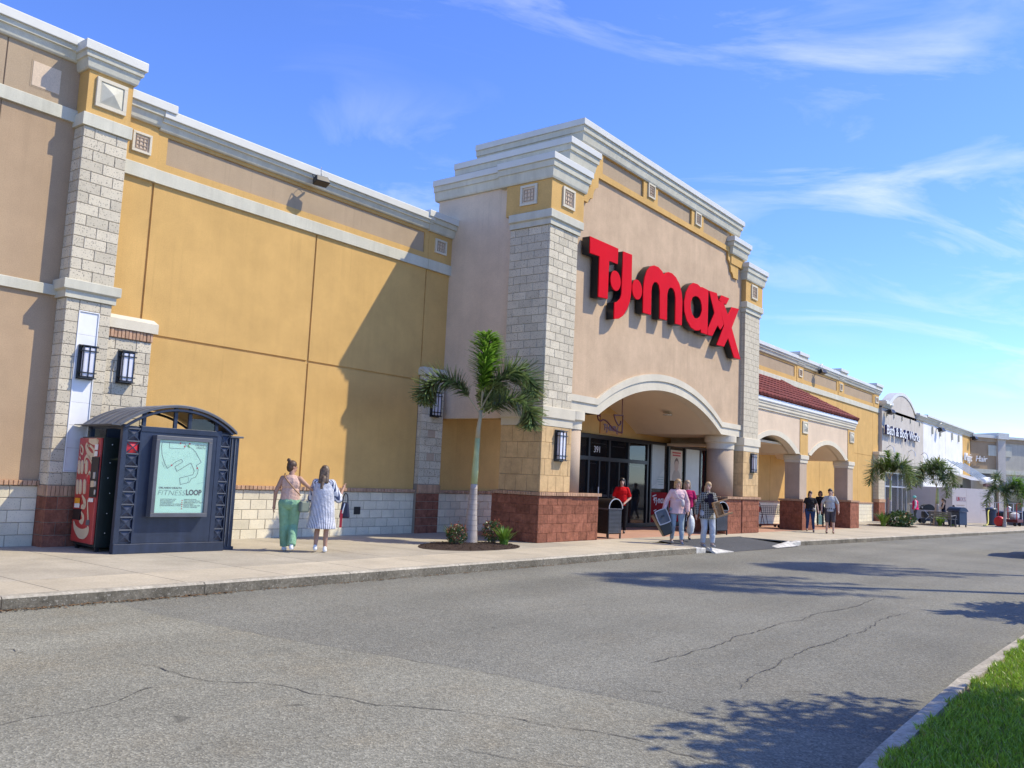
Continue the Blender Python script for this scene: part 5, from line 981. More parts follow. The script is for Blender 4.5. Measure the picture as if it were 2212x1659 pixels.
# far clutter
BR = tag(empty('hoarding', (0,0,0)), 'pale grey construction hoarding with small red and grey lettering', 'hoarding')
hz = G(66); P1, P2, P3 = (66.9, -0.25), (66.7, -2.95), (70.6, -4.95)
M['hoard'] = plain('hoarding_paint', (0.56, 0.50, 0.47), 0.6, mott=0.03)
for (a, b), nn in (((P1, P2), 2), ((P2, P3), 3)):
    for i in range(nn):
        A = Vector((a[0]+(b[0]-a[0])*i/nn, a[1]+(b[1]-a[1])*i/nn, hz+1.2)); B_ = Vector((a[0]+(b[0]-a[0])*(i+1)/nn, a[1]+(b[1]-a[1])*(i+1)/nn, hz+1.2)); dd = (B_-A).normalized()*0.006
        MB().bar(A+dd, B_-dd, 0.05, 2.4).obj('panel', M['hoard'], BR)
d23 = Vector((P3[0]-P2[0], P3[1]-P2[1], 0)).normalized(); nrm = Vector((d23.y, -d23.x, 0)); 
if nrm.x > 0: nrm = -nrm
MH = Matrix(((d23.x, 0, nrm.x, 0), (d23.y, 0, nrm.y, 0), (0, 1, 0, 0), (0, 0, 0, 1)))
def htext(s_, t, z_, size, mt, wd_=1.0):
    me = text_mesh('lettering', s_, size, 0.01, M=MH, width=wd_); c_ = Vector((P2[0], P2[1], hz+z_)) + d23*t + nrm*0.034; me.transform(Matrix.Translation(c_)); mkobj('lettering', me, mt, BR)
htext('UN', 0.62, 1.62, 0.42, M['red'], 0.6); htext('LOCK', 1.08, 1.62, 0.42, plain('grey_print', (0.45, 0.33, 0.33), 0.6), 0.6); 
for t_, z_, w_ in ((0.85, 1.2, 0.8), (0.85, 0.95, 0.3), (3.3, 1.4, 0.7), (3.3, 1.25, 0.6), (3.3, 1.1, 0.55), (3.35, 0.9, 0.4)):
    c_ = Vector((P2[0], P2[1], hz+z_)) + nrm*0.032; MB().bar(c_+d23*(t_-w_/2), c_+d23*(t_+w_/2), 0.012, 0.03).obj('print_line', M['mauve'], BR)
# bench, pushchair, carts, ladder
BN = tag(empty('bench', (55.9, -4.5, G(56)), R(60)), 'dark metal bench between the blue bin and the palm', 'bench')
for i in range(5): bx('seat_slat', M['roofsteel'], BN, -0.8, 0.8, -0.2+i*0.09, -0.13+i*0.09, 0.44, 0.47)
for sx in (-0.7, 0.7): MB().tube(smooth_line([(sx, -0.2, 0), (sx, -0.15, 0.4), (sx, -0.22, 0.66), (sx, 0.2, 0.62)], 4), 0.03, 6).obj('leg', M['roofsteel'], BN); MB().tube([(sx, 0.2, 0), (sx, 0.18, 0.45), (sx, 0.3, 0.85)], 0.03, 6).obj('leg', M['roofsteel'], BN)
for i in range(3): bx('back_slat', M['roofsteel'], BN, -0.8, 0.8, 0.2+i*0.03, 0.23+i*0.03, 0.55+i*0.11, 0.63+i*0.11)
PC = tag(empty('pushchair', (60.6, -2.7, G(60)), R(35)), 'black pushchair parked in front of the grey hoarding', 'pushchair')
for sx in (-0.25, 0.25):
    for sy in (-0.42, 0.38): MB().lathe((0,0,-0.025), [(0.15, 0), (0.15, 0.05)], 16).obj('wheel', M['black'], PC).matrix_local = Matrix.Translation((sx, sy, 0.15)) @ Matrix.Rotation(R(90), 4, 'Y')
    MB().tube([(sx, -0.42, 0.15), (sx, 0.1, 0.55), (sx, 0.5, 1.05)], 0.02, 6).obj('frame', M['alu'], PC); MB().tube([(sx, 0.38, 0.15), (sx, -0.1, 0.6)], 0.02, 6).obj('frame', M['alu'], PC)
MB().tube([(-0.25, 0.5, 1.05), (0.25, 0.5, 1.05)], 0.025, 6).obj('handlebar', M['black'], PC)
a = segarc(-0.35, 0.45, 0.85, 0.38, 10); V = [(-0.27, y, z) for y, z in a] + [(0.27, y, z) for y, z in a]; n_ = len(a); MB().add(V, [(i, i+1, n_+i+1, n_+i) for i in range(n_-1)] + [tuple(range(n_)), tuple(range(2*n_-1, n_-1, -1))]).obj('canopy', M['black'], PC, smooth=False)
bx('seat', M['black'], PC, -0.25, 0.25, -0.3, 0.35, 0.35, 0.75, bevel=0.06); bx('storage_bag', M['navy'], PC, -0.24, 0.24, -0.25, 0.4, 0.15, 0.33, bevel=0.04)
def trolley(loc, rz, label, reddish):
    o = tag(empty('platform_trolley', loc, rz), label, 'trolley', 'loaded platform trolleys by the far shops'); mt = M['red'] if reddish else M['alu']
    bx('deck', M['maroon'], o, -0.9, 0.9, -0.45, 0.45, 0.25, 0.45, bevel=0.02)
    for sx in (-0.7, 0.7):
        for sy in (-0.36, 0.36): MB().lathe((0,0,-0.03), [(0.12, 0), (0.12, 0.06)], 14).obj('castor', M['black'], o).matrix_local = Matrix.Translation((sx, sy, 0.12)) @ Matrix.Rotation(R(90), 4, 'X')
    for sx in (-0.85, -0.3, 0.3, 0.85):
        MB().tube([(sx, -0.42, 0.45), (sx, -0.42, 1.5)], 0.03, 6).obj('post', M['alu'], o); MB().tube([(sx, 0.42, 0.45), (sx, 0.42, 1.5)], 0.03, 6).obj('post', mt, o)
    for z_ in (0.95, 1.5):
        for sy in (-0.42, 0.42): MB().tube([(-0.87, sy, z_), (0.87, sy, z_)], 0.028, 6).obj('rail', M['alu'], o)
    for sx in (-0.85, 0.85): MB().tube([(sx, -0.42, 1.5), (sx, 0.42, 1.5)], 0.028, 6).obj('rail', mt, o)
    return o
TL = (67.0, -6.2, G(67)); trolley(TL, R(75), 'platform trolley with red deck and white rails heaped with building scrap', True)
for i, (dx, dy, z_, s_, c_, nm, lb) in enumerate(((0.1, -0.5, 0.5, 0.5, 'paper', 'cardboard_box', 'pale box on the scrap trolley'), (0.0, 0.3, 0.5, 0.55, 'black', 'rubbish_sack', 'black sack on the scrap trolley'), (-0.05, -0.1, 1.0, 0.4, 'alu', 'scrap_bundle', 'silver bundle heaped on top of the scrap trolley'), (0.05, 0.55, 0.5, 0.42, 'red', 'tool_crate', 'red crate on the end of the scrap trolley'))):
    mb = MB(); nn = 8
    V = []
    for j in range(5):
        for k in range(nn): t = 2*math.pi*k/nn; rr_ = s_*(0.5+0.12*random.random())*(0.75 if j in (0, 4) else 1)*(0.55 if j == 4 else 1); V.append((rr_*math.cos(t), rr_*math.sin(t), s_*0.9*j/4))
    o = mb.add(V, [(j*nn+k, j*nn+(k+1) % nn, (j+1)*nn+(k+1) % nn, (j+1)*nn+k) for j in range(4) for k in range(nn)] + [tuple(range(nn-1, -1, -1)), tuple(4*nn+k for k in range(nn))]).obj(nm, M[c_])
    o.location = (TL[0]+dx, TL[1]+dy, TL[2]+z_-0.04); tag(o, lb, 'box' if 'box' in nm or 'crate' in nm else 'sack')
WB = tag(empty('wheeled_bin', (65.4, -5.55, G(65)), R(20)), 'dark blue wheeled barrel at the left end of the scrap trolley', 'bin'); MB().lathe((0,0,0.05), [(0.27, 0), (0.33, 0.95), (0.36, 0.97), (0.36, 1.03)], 20).obj('barrel', M['bluebin'], WB, smooth=False); MB().lathe((0,0,1.08), [(0.37, 0), (0.3, 0.06), (0.05, 0.1)], 20).obj('lid', M['bluebin'], WB); MB().lathe((0,0,0), [(0.2, 0), (0.2, 0.05)], 12).obj('castors', M['black'], WB)
RDm = tag(empty('hose_reel', (63.6, -6.3, G(64)), R(60)), 'bright red round hose reel standing on the pavement', 'hose reel'); MB().lathe((0,0,-0.16), [(0.1,0),(0.30, 0.02), (0.33, 0.08), (0.33, 0.24), (0.30, 0.30), (0.1,0.32)], 22).obj('drum', M['red'], RDm, smooth=False).matrix_local = Matrix.Translation((0, 0, 0.33)) @ Matrix.Rotation(R(90), 4, 'X'); MB().bar((-0.25, -0.1, 0.0), (0.25, -0.1, 0.0), 0.04).bar((-0.25, 0.1, 0.0), (0.25, 0.1, 0.0), 0.04).obj('stand', M['black'], RDm).location = (0, 0, 0.02)
LD = tag(empty('step_ladder', (72.6, -7.0, G(72)), R(70)), 'orange and aluminium step ladder leaning open at the far right', 'ladder'); 
for s_ in (-0.28, 0.28):
    MB().bar((s_*1.2, -0.75, 0), (s_*0.7, 0, 2.9), 0.09, 0.05).obj('front_rail', plain('ladder_orange', (0.6, 0.20, 0.12), 0.5), LD); MB().bar((s_*1.2, 0.75, 0), (s_*0.7, 0.03, 2.88), 0.09, 0.05).obj('rear_rail', M['paper'], LD)
for k in range(8): z_ = 0.3+k*0.32; y_ = -0.75*(1-z_/2.9); MB().bar((-0.3, y_, z_), (0.3, y_, z_), 0.08, 0.03).obj('tread', M['alu'], LD)
bx('top_cap', M['orange'], LD, -0.24, 0.24, -0.12, 0.14, 2.88, 2.96)
BT = tag(empty('pallet_jack', (69.9, -6.6, G(70)), R(80)), 'blue machine and pipes behind the scrap trolley', 'machine'); bx('motor_body', M['bluebin'], BT, -0.5, 0.5, -0.35, 0.35, 0.2, 1.0, bevel=0.08); MB().tube([(0.4, 0, 0.9), (0.7, 0.1, 1.8)], 0.05, 8).obj('handle', M['black'], BT); bx('skid', M['roofsteel'], BT, -0.6, 0.7, -0.3, 0.3, 0.0, 0.2, bevel=0.03)
MB_ = MB().tube(smooth_line([(62.2, -5.6, G(62)+0.03), (63.2, -5.7, G(63)+0.15), (64.6, -5.5, G(64)+0.85), (65.1, -5.5, G(65)+1.0)], 5), 0.035, 6).obj('yellow_hose', plain('hose_yellow', (0.65, 0.6, 0.12), 0.5)); tag(MB_, 'yellow hose drooping from the blue barrel to the pavement', 'hose')
# ================================================================== plants
def view_frame(P):
    h = np.array([P[0], P[1]]) - CC[:2]; h = h/np.linalg.norm(h); return np.array([h[1], -h[0]]), h        # image-right, away
def frond_mesh(pts, rl, rl_end, nleaf, plume=1.0, stalk=0.18, wd=0.022):
    """feathery frond: curved stalk with leaflets standing out all round it"""
    C_ = smooth_line(pts, 8); n_ = len(C_); mb = MB(); mb.tube(C_, [0.016*(1-0.75*i/(n_-1)) for i in range(n_)], 5); ns = len(mb.f)
    for k in range(nleaf):
        t = stalk + (1-stalk)*(k+random.random())/nleaf; f_ = t*(n_-1); i = min(n_-2, int(f_)); p = C_[i].lerp(C_[i+1], f_-i); d = (C_[min(i+2, n_-1)]-C_[max(0, i-1)]).normalized()
        u_ = Vector((random.gauss(0, 1), random.gauss(0, 1), random.gauss(0, 1)*plume)); u_ = u_ - d*u_.dot(d)
        if u_.length < 1e-3: continue
        u_.normalize(); lt = (rl*math.sin(math.pi*min(1, (t-stalk)/(1-stalk)*0.85+0.12))**0.6 + rl_end*t**4)*random.uniform(0.75, 1.15)
        v = (d*0.42 + u_*0.95).normalized(); v.z -= 0.0; m1 = p + v*lt*0.55; e = m1 + (v + Vector((0, 0, -0.14))).normalized()*lt*0.45
        s_ = d.cross(v).normalized()*wd*random.uniform(0.7, 1.2); b = len(mb.v); tw_ = v.cross(s_).normalized()*wd*0.3
        mb.v += [tuple(p+s_*0.25), tuple(p-s_*0.25), tuple(m1-s_*0.55+tw_), tuple(m1+s_*0.55+tw_), tuple(e-s_*0.34), tuple(e+s_*0.34)]; mb.f += [(b, b+1, b+2, b+3), (b+3, b+2, b+4, b+5)]
    return mb, ns
M['ringscar'] = plain('ring_scar', (0.30, 0.26, 0.22), 0.9)
def palm(loc, label, fronds, ht, group, base_r=0.165, shaft=(1.33, 2.85), lean=(0.08, 0), leaf=(0.40, 0.15, 420), trunk_top=0.06, young=(0,), name='palm_tree', wd=0.022, stem=None):
    o = tag(empty(name, loc), label, 'palm', group); rt, aw = view_frame(loc)
    def W_(a, z, dp=0): return (rt[0]*a + aw[0]*dp, rt[1]*a + aw[1]*dp, z)
    z1_, z2_ = shaft
    tr = []; rr_ = []
    for z_, r_ in ((-0.12, base_r*1.12), (0.05, base_r*1.05), (0.18, base_r*0.98), (0.45, base_r*0.82), (z1_*0.6, base_r*0.66), (z1_, base_r*0.46)): tr.append(W_(lean[0]*z_/ht, z_)); rr_.append(r_)
    MB().tube([Vector(p) for p in smooth_line(tr, 4)], list(np.interp(np.linspace(0, 1, (len(tr)-1)*4+1), np.linspace(0, 1, len(tr)), rr_)), 16).obj('trunk', M['trunkg'], o, smooth=True)
    for k in range(9): z_ = 0.3+k*(z1_-0.3)/9; r_ = float(np.interp(z_, [0.18, 0.45, z1_*0.6, z1_], [base_r*0.98, base_r*0.82, base_r*0.66, base_r*0.46]))+0.003; MB().tube([W_(lean[0]*z_/ht, z_-0.006), W_(lean[0]*z_/ht, z_+0.006)], r_, 14).obj('trunk_ring', M['ringscar'], o)
    MB().tube([W_(lean[0]*z_/ht, z_) for z_ in (z1_, z1_+(z2_-z1_)*0.3, z1_+(z2_-z1_)*0.65, z2_)], [base_r*0.44, base_r*0.46, base_r*0.38, trunk_top], 14).obj('crownshaft', M['shaft'], o, smooth=True)
    if stem: MB().tube([W_(lean[0]*z_/ht + (0.02 if z_ > 2.6 else 0), z_) for z_ in (z2_, z2_+0.2, z2_+0.42, stem)], [trunk_top*1.0, 0.05, 0.045, 0.035], 10).obj('leaf_bases', M['stalk'], o, smooth=True)
    for i, (pts, sc_) in enumerate(fronds):
        mb, ns = frond_mesh([W_(*p) for p in pts], leaf[0]*sc_, leaf[1]*sc_, leaf[2], wd=wd)
        me = mb.mesh('frond'); me.materials.append(M['stalk']); me.materials.append(M['frondnew'] if i in young else M['frond']); me.polygons.foreach_set('material_index', [0 if j < ns else 1 for j in range(len(me.polygons))])
        mkobj('frond', me, None, o)
    return o
gP = 'young palms planted along the sidewalk'
palm((14.98, -2.85, G(15)), 'palm with grey bulging trunk beside the entrance portal', [
    ([(0.11, 3.1, 0), (0.12, 3.7, -0.1), (0.15, 4.2, -0.12), (0.17, 4.70, -0.1)], 0.85), ([(0.11, 3.2, 0), (0.22, 3.8, 0.1), (0.30, 4.3, 0.15), (0.36, 4.65, 0.1)], 0.6),
    ([(0.06, 2.95, 0), (-0.22, 3.32, -0.05), (-0.53, 3.60, -0.1), (-0.9, 3.60, -0.15), (-1.12, 3.40, -0.2), (-1.2, 3.14, -0.2)], 0.85),
    ([(0.11, 3.05, 0), (0.35, 3.52, 0.1), (0.60, 3.84, 0.15), (0.92, 3.93, 0.2), (1.22, 3.74, 0.2), (1.30, 3.4, 0.2)], 0.95),
    ([(0.10, 2.8, 0), (0.37, 3.06, -0.1), (0.71, 3.24, -0.2), (1.05, 3.18, -0.25), (1.22, 2.94, -0.3), (1.22, 2.68, -0.3)], 0.85),
    ([(0.10, 2.9, 0), (0.25, 3.2, 0.35), (0.35, 3.5, 0.8), (0.4, 3.5, 1.2)], 0.7)], 3.0, gP, leaf=(0.54, 0.2, 620), young=(0, 1), wd=0.034, stem=3.0, shaft=(1.33, 2.36))
def std_fronds(dz, spec): return [([(a*k, dz+b, c) for a, b, c, k in [(0, 0, 0, 1), (s*0.35, 0.45*u_, dp*0.3, 1), (s*0.75, 0.75*u_-0.05, dp*0.7, 1), (s*1.15, 0.65*u_-dr*0.5, dp, 1), (s*1.35, 0.35*u_-dr, dp*1.1, 1)]], sc_) for s, u_, dr, dp, sc_ in spec]
palm((49.6, -3.1, G(50)), 'palm with upright bright crown in front of the grey shop', [([(0.05, 2.5, 0), (0.06, 3.1, 0), (-0.05, 3.6, 0), (-0.12, 4.0, 0)], 0.7), ([(0.05, 2.5, 0), (0.2, 3.1, 0), (0.3, 3.5, 0), (0.42, 3.9, 0)], 0.55)] + std_fronds(2.5, [(-0.75, 1.1, 0.7, 0.1, 1.0), (0.9, 1.25, 0.6, 0.2, 1.0), (0.75, 1.0, 0.8, -0.5, 0.9), (-0.3, 1.2, 0.4, 0.8, 0.8)]), 3.0, gP, base_r=0.13, shaft=(1.4, 2.45), leaf=(0.62, 0.2, 330), young=(0, 1), wd=0.04)
palm((57.9, -3.75, G(58)), 'palm with yellowish crownshaft left of the blue bin', std_fronds(2.3, [(-0.62, 1.9, 0.3, 0.0, 1.1), (-0.8, 1.5, 0.5, -0.3, 1.1), (0.75, 1.6, 0.5, 0.1, 1.05), (0.45, 1.0, 0.9, -0.4, 0.9), (0.2, 2.0, 0.1, 0.4, 0.8), (-0.2, 1.9, 0.4, 0.6, 0.9)]), 3.0, gP, base_r=0.22, shaft=(1.3, 2.25), leaf=(0.62, 0.2, 330), young=(), wd=0.04)
palm((63.4, -6.6, G(63)), 'light green feathery palm behind the hose reel at far right', std_fronds(1.9, [(-0.4, 1.9, 0.2, 0.0, 0.9), (0.9, 1.6, 0.4, 0.1, 1.1), (0.7, 1.1, 0.9, -0.2, 1.0), (-0.75, 0.8, 0.9, 0.1, 1.0), (1.0, 1.2, 0.8, 0.3, 1.0), (0.1, 0.7, 0.8, -0.4, 0.8)]), 3.0, gP, base_r=0.11, shaft=(1.2, 1.9), leaf=(0.6, 0.2, 300), young=(1, 4), wd=0.04)
# tall palms and a tree on the island, outside the frame: they throw the shadows on the road
gT = 'palms on the grass island beside the camera'
def shadow_palm(x, y, h_, sc_, label, nfr, seed, reach=1.0):
    random.seed(seed); fr_ = []
    for k in range(nfr):
        a = 2*math.pi*k/nfr + random.uniform(-.2, .2); el = random.uniform(0.2, 1.1); r_ = reach*random.uniform(0.85, 1.1)
        fr_.append(([(math.cos(a)*r_*q, h_-0.3 + el*q*1.1 - 0.75*q*q*q*r_, math.sin(a)*r_*q) for q in (0, 0.5, 1.0, 1.5, 1.9)], sc_))
    return palm((x, y, 0), label, fr_, h_, gT, trunk_top=0.09, base_r=0.24, shaft=(h_*0.72, h_-0.3), leaf=(0.55, 0.2, 230), young=(), wd=0.05)
shadow_palm(22.6, -17.7, 14.5, 0.9, 'tall palm on the island just outside the view, casting the nearer long shadow', 9, 11, 0.72); shadow_palm(28.0, -17.9, 14.0, 0.9, 'tall palm on the island outside the view, casting the farther long shadow', 9, 12, 0.72); shadow_palm(16.9, -15.6, 3.1, 0.8, 'short palm on the island outside the view to the right', 9, 13, 0.72)
TR = tag(empty('tree', (9.0, -16.95, 0.05)), 'small leafy tree on the island beside the camera, outside the view', 'tree'); random.seed(5)
MB().tube(smooth_line([(0,0,-0.1), (0.05,0.05,1.2), (-0.05,0.1,2.4), (0.1,0.2,3.6)], 4), [0.13-0.08*i/12 for i in range(13)], 10).obj('trunk', M['bark'], TR, smooth=True)
lb = MB()
cls = []
while len(cls) < 46:
    c = Vector((random.gauss(0, 0.85), random.gauss(0, 0.85), random.gauss(0, 0.5)))
    if c.length < 1.25: cls.append(c + Vector((0, 0, 4.3)))
br = MB()
for c in cls[:16]: br.tube([(0, 0.1, 2.6), tuple(c*0.5+Vector((0, 0, 1.5))), tuple(c)], [0.05, 0.03, 0.012], 5)
br.obj('limbs', M['bark'], TR)
for c in cls:
    for _ in range(120):
        p = c + Vector((random.uniform(-.42, .42), random.uniform(-.42, .42), random.uniform(-.3, .3))); a = Vector((random.gauss(0,1), random.gauss(0,1), random.gauss(0,0.6))).normalized()*0.085; b = a.cross(Vector((random.gauss(0,1), random.gauss(0,1), random.gauss(0,1)))).normalized()*0.04
        k = len(lb.v); lb.v += [tuple(p-a), tuple(p+b), tuple(p+a), tuple(p-b)]; lb.f.append((k, k+1, k+2, k+3))
lb.obj('crown', M['oak'], TR, fix=False)
def strap_plant(loc, label, n_, h_, group, mt='lily'):
    o = tag(empty('strap_leaf_plant', loc), label, 'plant', group); mb = MB()
    for k in range(n_):
        a = random.uniform(0, 6.28); r0_ = random.uniform(0, 0.09); l_ = h_*random.uniform(0.6, 1.15); t = random.uniform(0.15, 0.75); w_ = 0.012+0.010*random.random()
        d = Vector((math.cos(a), math.sin(a), 0)); s_ = Vector((-d.y, d.x, 0))*w_*h_/0.35; P = [Vector((d.x*r0_, d.y*r0_, -0.02)) + d*t*l_*q*q*1.1 + Vector((0, 0, l_*q*(1-0.25*t*q))) for q in (0, 0.35, 0.7, 1.0)]
        b = len(mb.v)
        for q, p in enumerate(P): ww = s_*(1, 0.9, 0.6, 0.08)[q]; mb.v += [tuple(p+ww), tuple(p-ww)]
        mb.f += [(b+2*q, b+2*q+1, b+2*q+3, b+2*q+2) for q in range(3)]
    mb.obj('leaves', M[mt], o, fix=False); return o
def leafy_bush(loc, label, r_, h_, n_, red, group):
    o = tag(empty('leafy_bush', loc), label, 'bush', group); st_ = MB()
    for k in range(9): a = 6.28*k/9; st_.tube([(0.02*math.cos(a), 0.02*math.sin(a), -0.02), (r_*0.5*math.cos(a), r_*0.5*math.sin(a), h_*0.6)], 0.006, 5)
    st_.obj('stems', M['bark'], o)
    for nm, mt, kk in (('leaves', 'bushg', n_), ('red_leaves', 'bushr', int(n_*red))):
        mb = MB()
        for _ in range(kk):
            u_ = Vector((random.gauss(0,1), random.gauss(0,1), random.gauss(0,1))).normalized()*random.uniform(0.45, 1.05)**0.5; p = Vector((u_.x*r_, u_.y*r_, h_*0.5+u_.z*h_*0.5+ (0.05 if nm[0] == 'r' else 0)))
            a = (u_*0.6 + Vector((random.gauss(0,1), random.gauss(0,1), random.gauss(0,1))).normalized()).normalized()*max(0.038, r_*0.16); b_ = a.cross(Vector((random.gauss(0,1), random.gauss(0,1), random.gauss(0,1)))).normalized()*max(0.014, r_*0.06); k = len(mb.v)
            mb.v += [tuple(p), tuple(p+a*0.6+b_), tuple(p+a*1.3), tuple(p+a*0.6-b_)]; mb.f.append((k, k+1, k+2, k+3))
        mb.obj(nm, M[mt], o, fix=False)
    return o
# planting beds
def bed(pts, z, nm='planting_bed'):
    P = smooth_poly(pts, 4); c_ = (sum(p[0] for p in P)/len(P), sum(p[1] for p in P)/len(P)); n_ = len(P)
    V = [(x, y, z+0.004) for x, y in P] + [((x+c_[0])/2, (y+c_[1])/2, z+0.035) for x, y in P] + [(*c_, z+0.045)]
    tag(MB().add(V, [(i, (i+1) % n_, n_+(i+1) % n_, n_+i) for i in range(n_)] + [(n_+i, n_+(i+1) % n_, 2*n_) for i in range(n_)]).obj(nm, M['mulch'], fix=False), kind='structure')
    mb = MB()
    for _ in range(420):
        i = random.randrange(n_); t = random.random()**0.5*0.98; x = c_[0]+(P[i][0]-c_[0])*t; y = c_[1]+(P[i][1]-c_[1])*t; a = random.uniform(0, 6.28); l_ = random.uniform(0.015, 0.045); zz_ = z+0.05-0.035*t
        mb.bar((x, y, zz_), (x+l_*math.cos(a), y+l_*math.sin(a), zz_+0.01), 0.012, 0.005)
    tag(mb.obj('bark_chips', M['mulch'], fix=False), 'dark bark chips around the plants', 'bark chips', kind='stuff')
bed([(13.0, -3.3), (13.6, -4.05), (15.0, -4.12), (15.85, -3.5), (15.8, -2.7), (14.9, -2.3), (13.8, -2.5)], G(14)); bed([(48.0, -2.6), (49.4, -4.2), (51.6, -4.0), (52.0, -2.6), (50.5, -1.8)], G(50)); bed([(56.2, -3.3), (57.5, -4.7), (60.0, -4.4), (60.0, -3.0), (58, -2.6)], G(58))
gB = 'low plants around the palms'
leafy_bush((14.30, -3.05, G(14)+0.03), 'bush with reddish tips left of the near palm', 0.22, 0.42, 620, 0.35, gB); leafy_bush((15.62, -3.0, G(15)+0.03), 'taller bush with orange-red tips right of the near palm', 0.25, 0.48, 700, 0.30, gB)
strap_plant((14.85, -2.45, G(15)+0.03), 'grassy green clump just behind the near palm trunk', 70, 0.42, gB); strap_plant((15.45, -3.45, G(15)+0.03), 'spiky bright green clump in front of the reddish bush', 110, 0.42, gB)
strap_plant((48.4, -3.1, G(48)), 'spiky clump at the left end of the bed before the grey shop', 90, 0.8, gB); strap_plant((51.0, -3.4, G(51)), 'spiky clump at the right end of the bed before the grey shop', 100, 0.85, gB); leafy_bush((49.6, -3.6, G(50)), 'dark leafy bush in the bed before the grey shop', 0.75, 0.8, 900, 0.05, gB)
strap_plant((56.6, -4.2, G(57)), 'small spiky clump left of the second far palm', 80, 0.75, gB); strap_plant((58.2, -4.5, G(59)), 'spiky bright clump between the second far palm and the blue bin', 150, 0.85, gB)
# ================================================================== people
def sph(mb, c, r_, n_=10, m_=7, rot=None):
    V = []; F = []; b = len(mb.v)
    for j in range(m_+1):
        th_ = math.pi*j/m_
        for k in range(n_):
            t = 2*math.pi*k/n_; p = Vector((r_[0]*math.sin(th_)*math.cos(t), r_[1]*math.sin(th_)*math.sin(t), r_[2]*math.cos(th_)))
            if rot: p = rot @ p
            V.append(tuple(Vector(c)+p))
    for j in range(m_):
        for k in range(n_): F.append((j*n_+k, (j+1)*n_+k, (j+1)*n_+(k+1) % n_, j*n_+(k+1) % n_))
    mb.add(V, F)
def cap(mb, a, ra_, b, rb_, n_=10, fl=1.0):
    sph(mb, a, (ra_,)*3); sph(mb, b, (rb_,)*3); mb.tube([a, b], [ra_, rb_], n_)
def fuse(mb, name, mat, parent, vox=0.012, it=3, fac=0.5):
    me = mb.mesh(name); o = bpy.data.objects.new('t', me); COL.objects.link(o)
    r_ = o.modifiers.new('r', 'REMESH'); r_.mode = 'VOXEL'; r_.voxel_size = vox; r_.use_smooth_shade = True
    s_ = o.modifiers.new('s', 'SMOOTH'); s_.factor = fac; s_.iterations = it
    me2 = eval_mesh(o, name); me2.materials.clear(); return mkobj(name, me2, mat, parent, smooth=True)
def cloth(name, col, rough=0.85, pat=None, c2=None, sc=60, c3=None):
    Mm = mat_base(name, col, rough, mott=0.12, mscale=7, bump=0.75, bscale=9, bdist=0.05, spec=0.12, fine=0.08)
    if pat:
        t = Mm.node_tree; p = t.nodes['Principled BSDF']; src = p.inputs['Base Color'].links[0].from_socket; tc_ = N(t, 'ShaderNodeTexCoord'); sx = N(t, 'ShaderNodeSeparateXYZ'); L(t, tc_.outputs['Object'], sx.inputs[0])
        def st(o_, thr, f_): return MATH(t, 'GREATER_THAN', MATH(t, 'FRACT', MATH(t, 'MULTIPLY', o_, f_)), thr)
        if pat == 'stripe':
            ang = MATH(t, 'ARCTAN2', sx.outputs[0], MATH(t, 'ADD', sx.outputs[1], 0.02)); fac = st(ang, 0.62, sc/6.283)
        else: fac = MATH(t, 'MAXIMUM', st(sx.outputs[0], 0.72, sc), st(sx.outputs[2], 0.72, sc))
        L(t, MIX(t, fac, src, c2), p.inputs['Base Color'])
    return Mm
SK = {'a': plain('skin_tan', (0.42, 0.235, 0.155), 0.55, mott=0.05), 'b': plain('skin_fair', (0.56, 0.36, 0.27), 0.55, mott=0.05), 'c': plain('skin_olive', (0.36, 0.20, 0.13), 0.55, mott=0.05)}
HAIR = {'br': plain('brown_hair', (0.075, 0.040, 0.020), 0.5, mott=0.4, mscale=25), 'bl': plain('blond_hair', (0.42, 0.27, 0.13), 0.5, mott=0.3, mscale=25), 'dk': plain('dark_hair', (0.018, 0.012, 0.010), 0.45, mott=0.3, mscale=25), 'st': plain('streaked_hair', (0.13, 0.085, 0.05), 0.5, mott=0.7, mscale=30), 'gr': plain('sandy_hair', (0.36, 0.26, 0.16), 0.5, mott=0.3, mscale=25)}
EYE = plain('eye_dark', (0.02, 0.015, 0.012), 0.3); LIP = plain('lips', (0.30, 0.08, 0.07), 0.5)
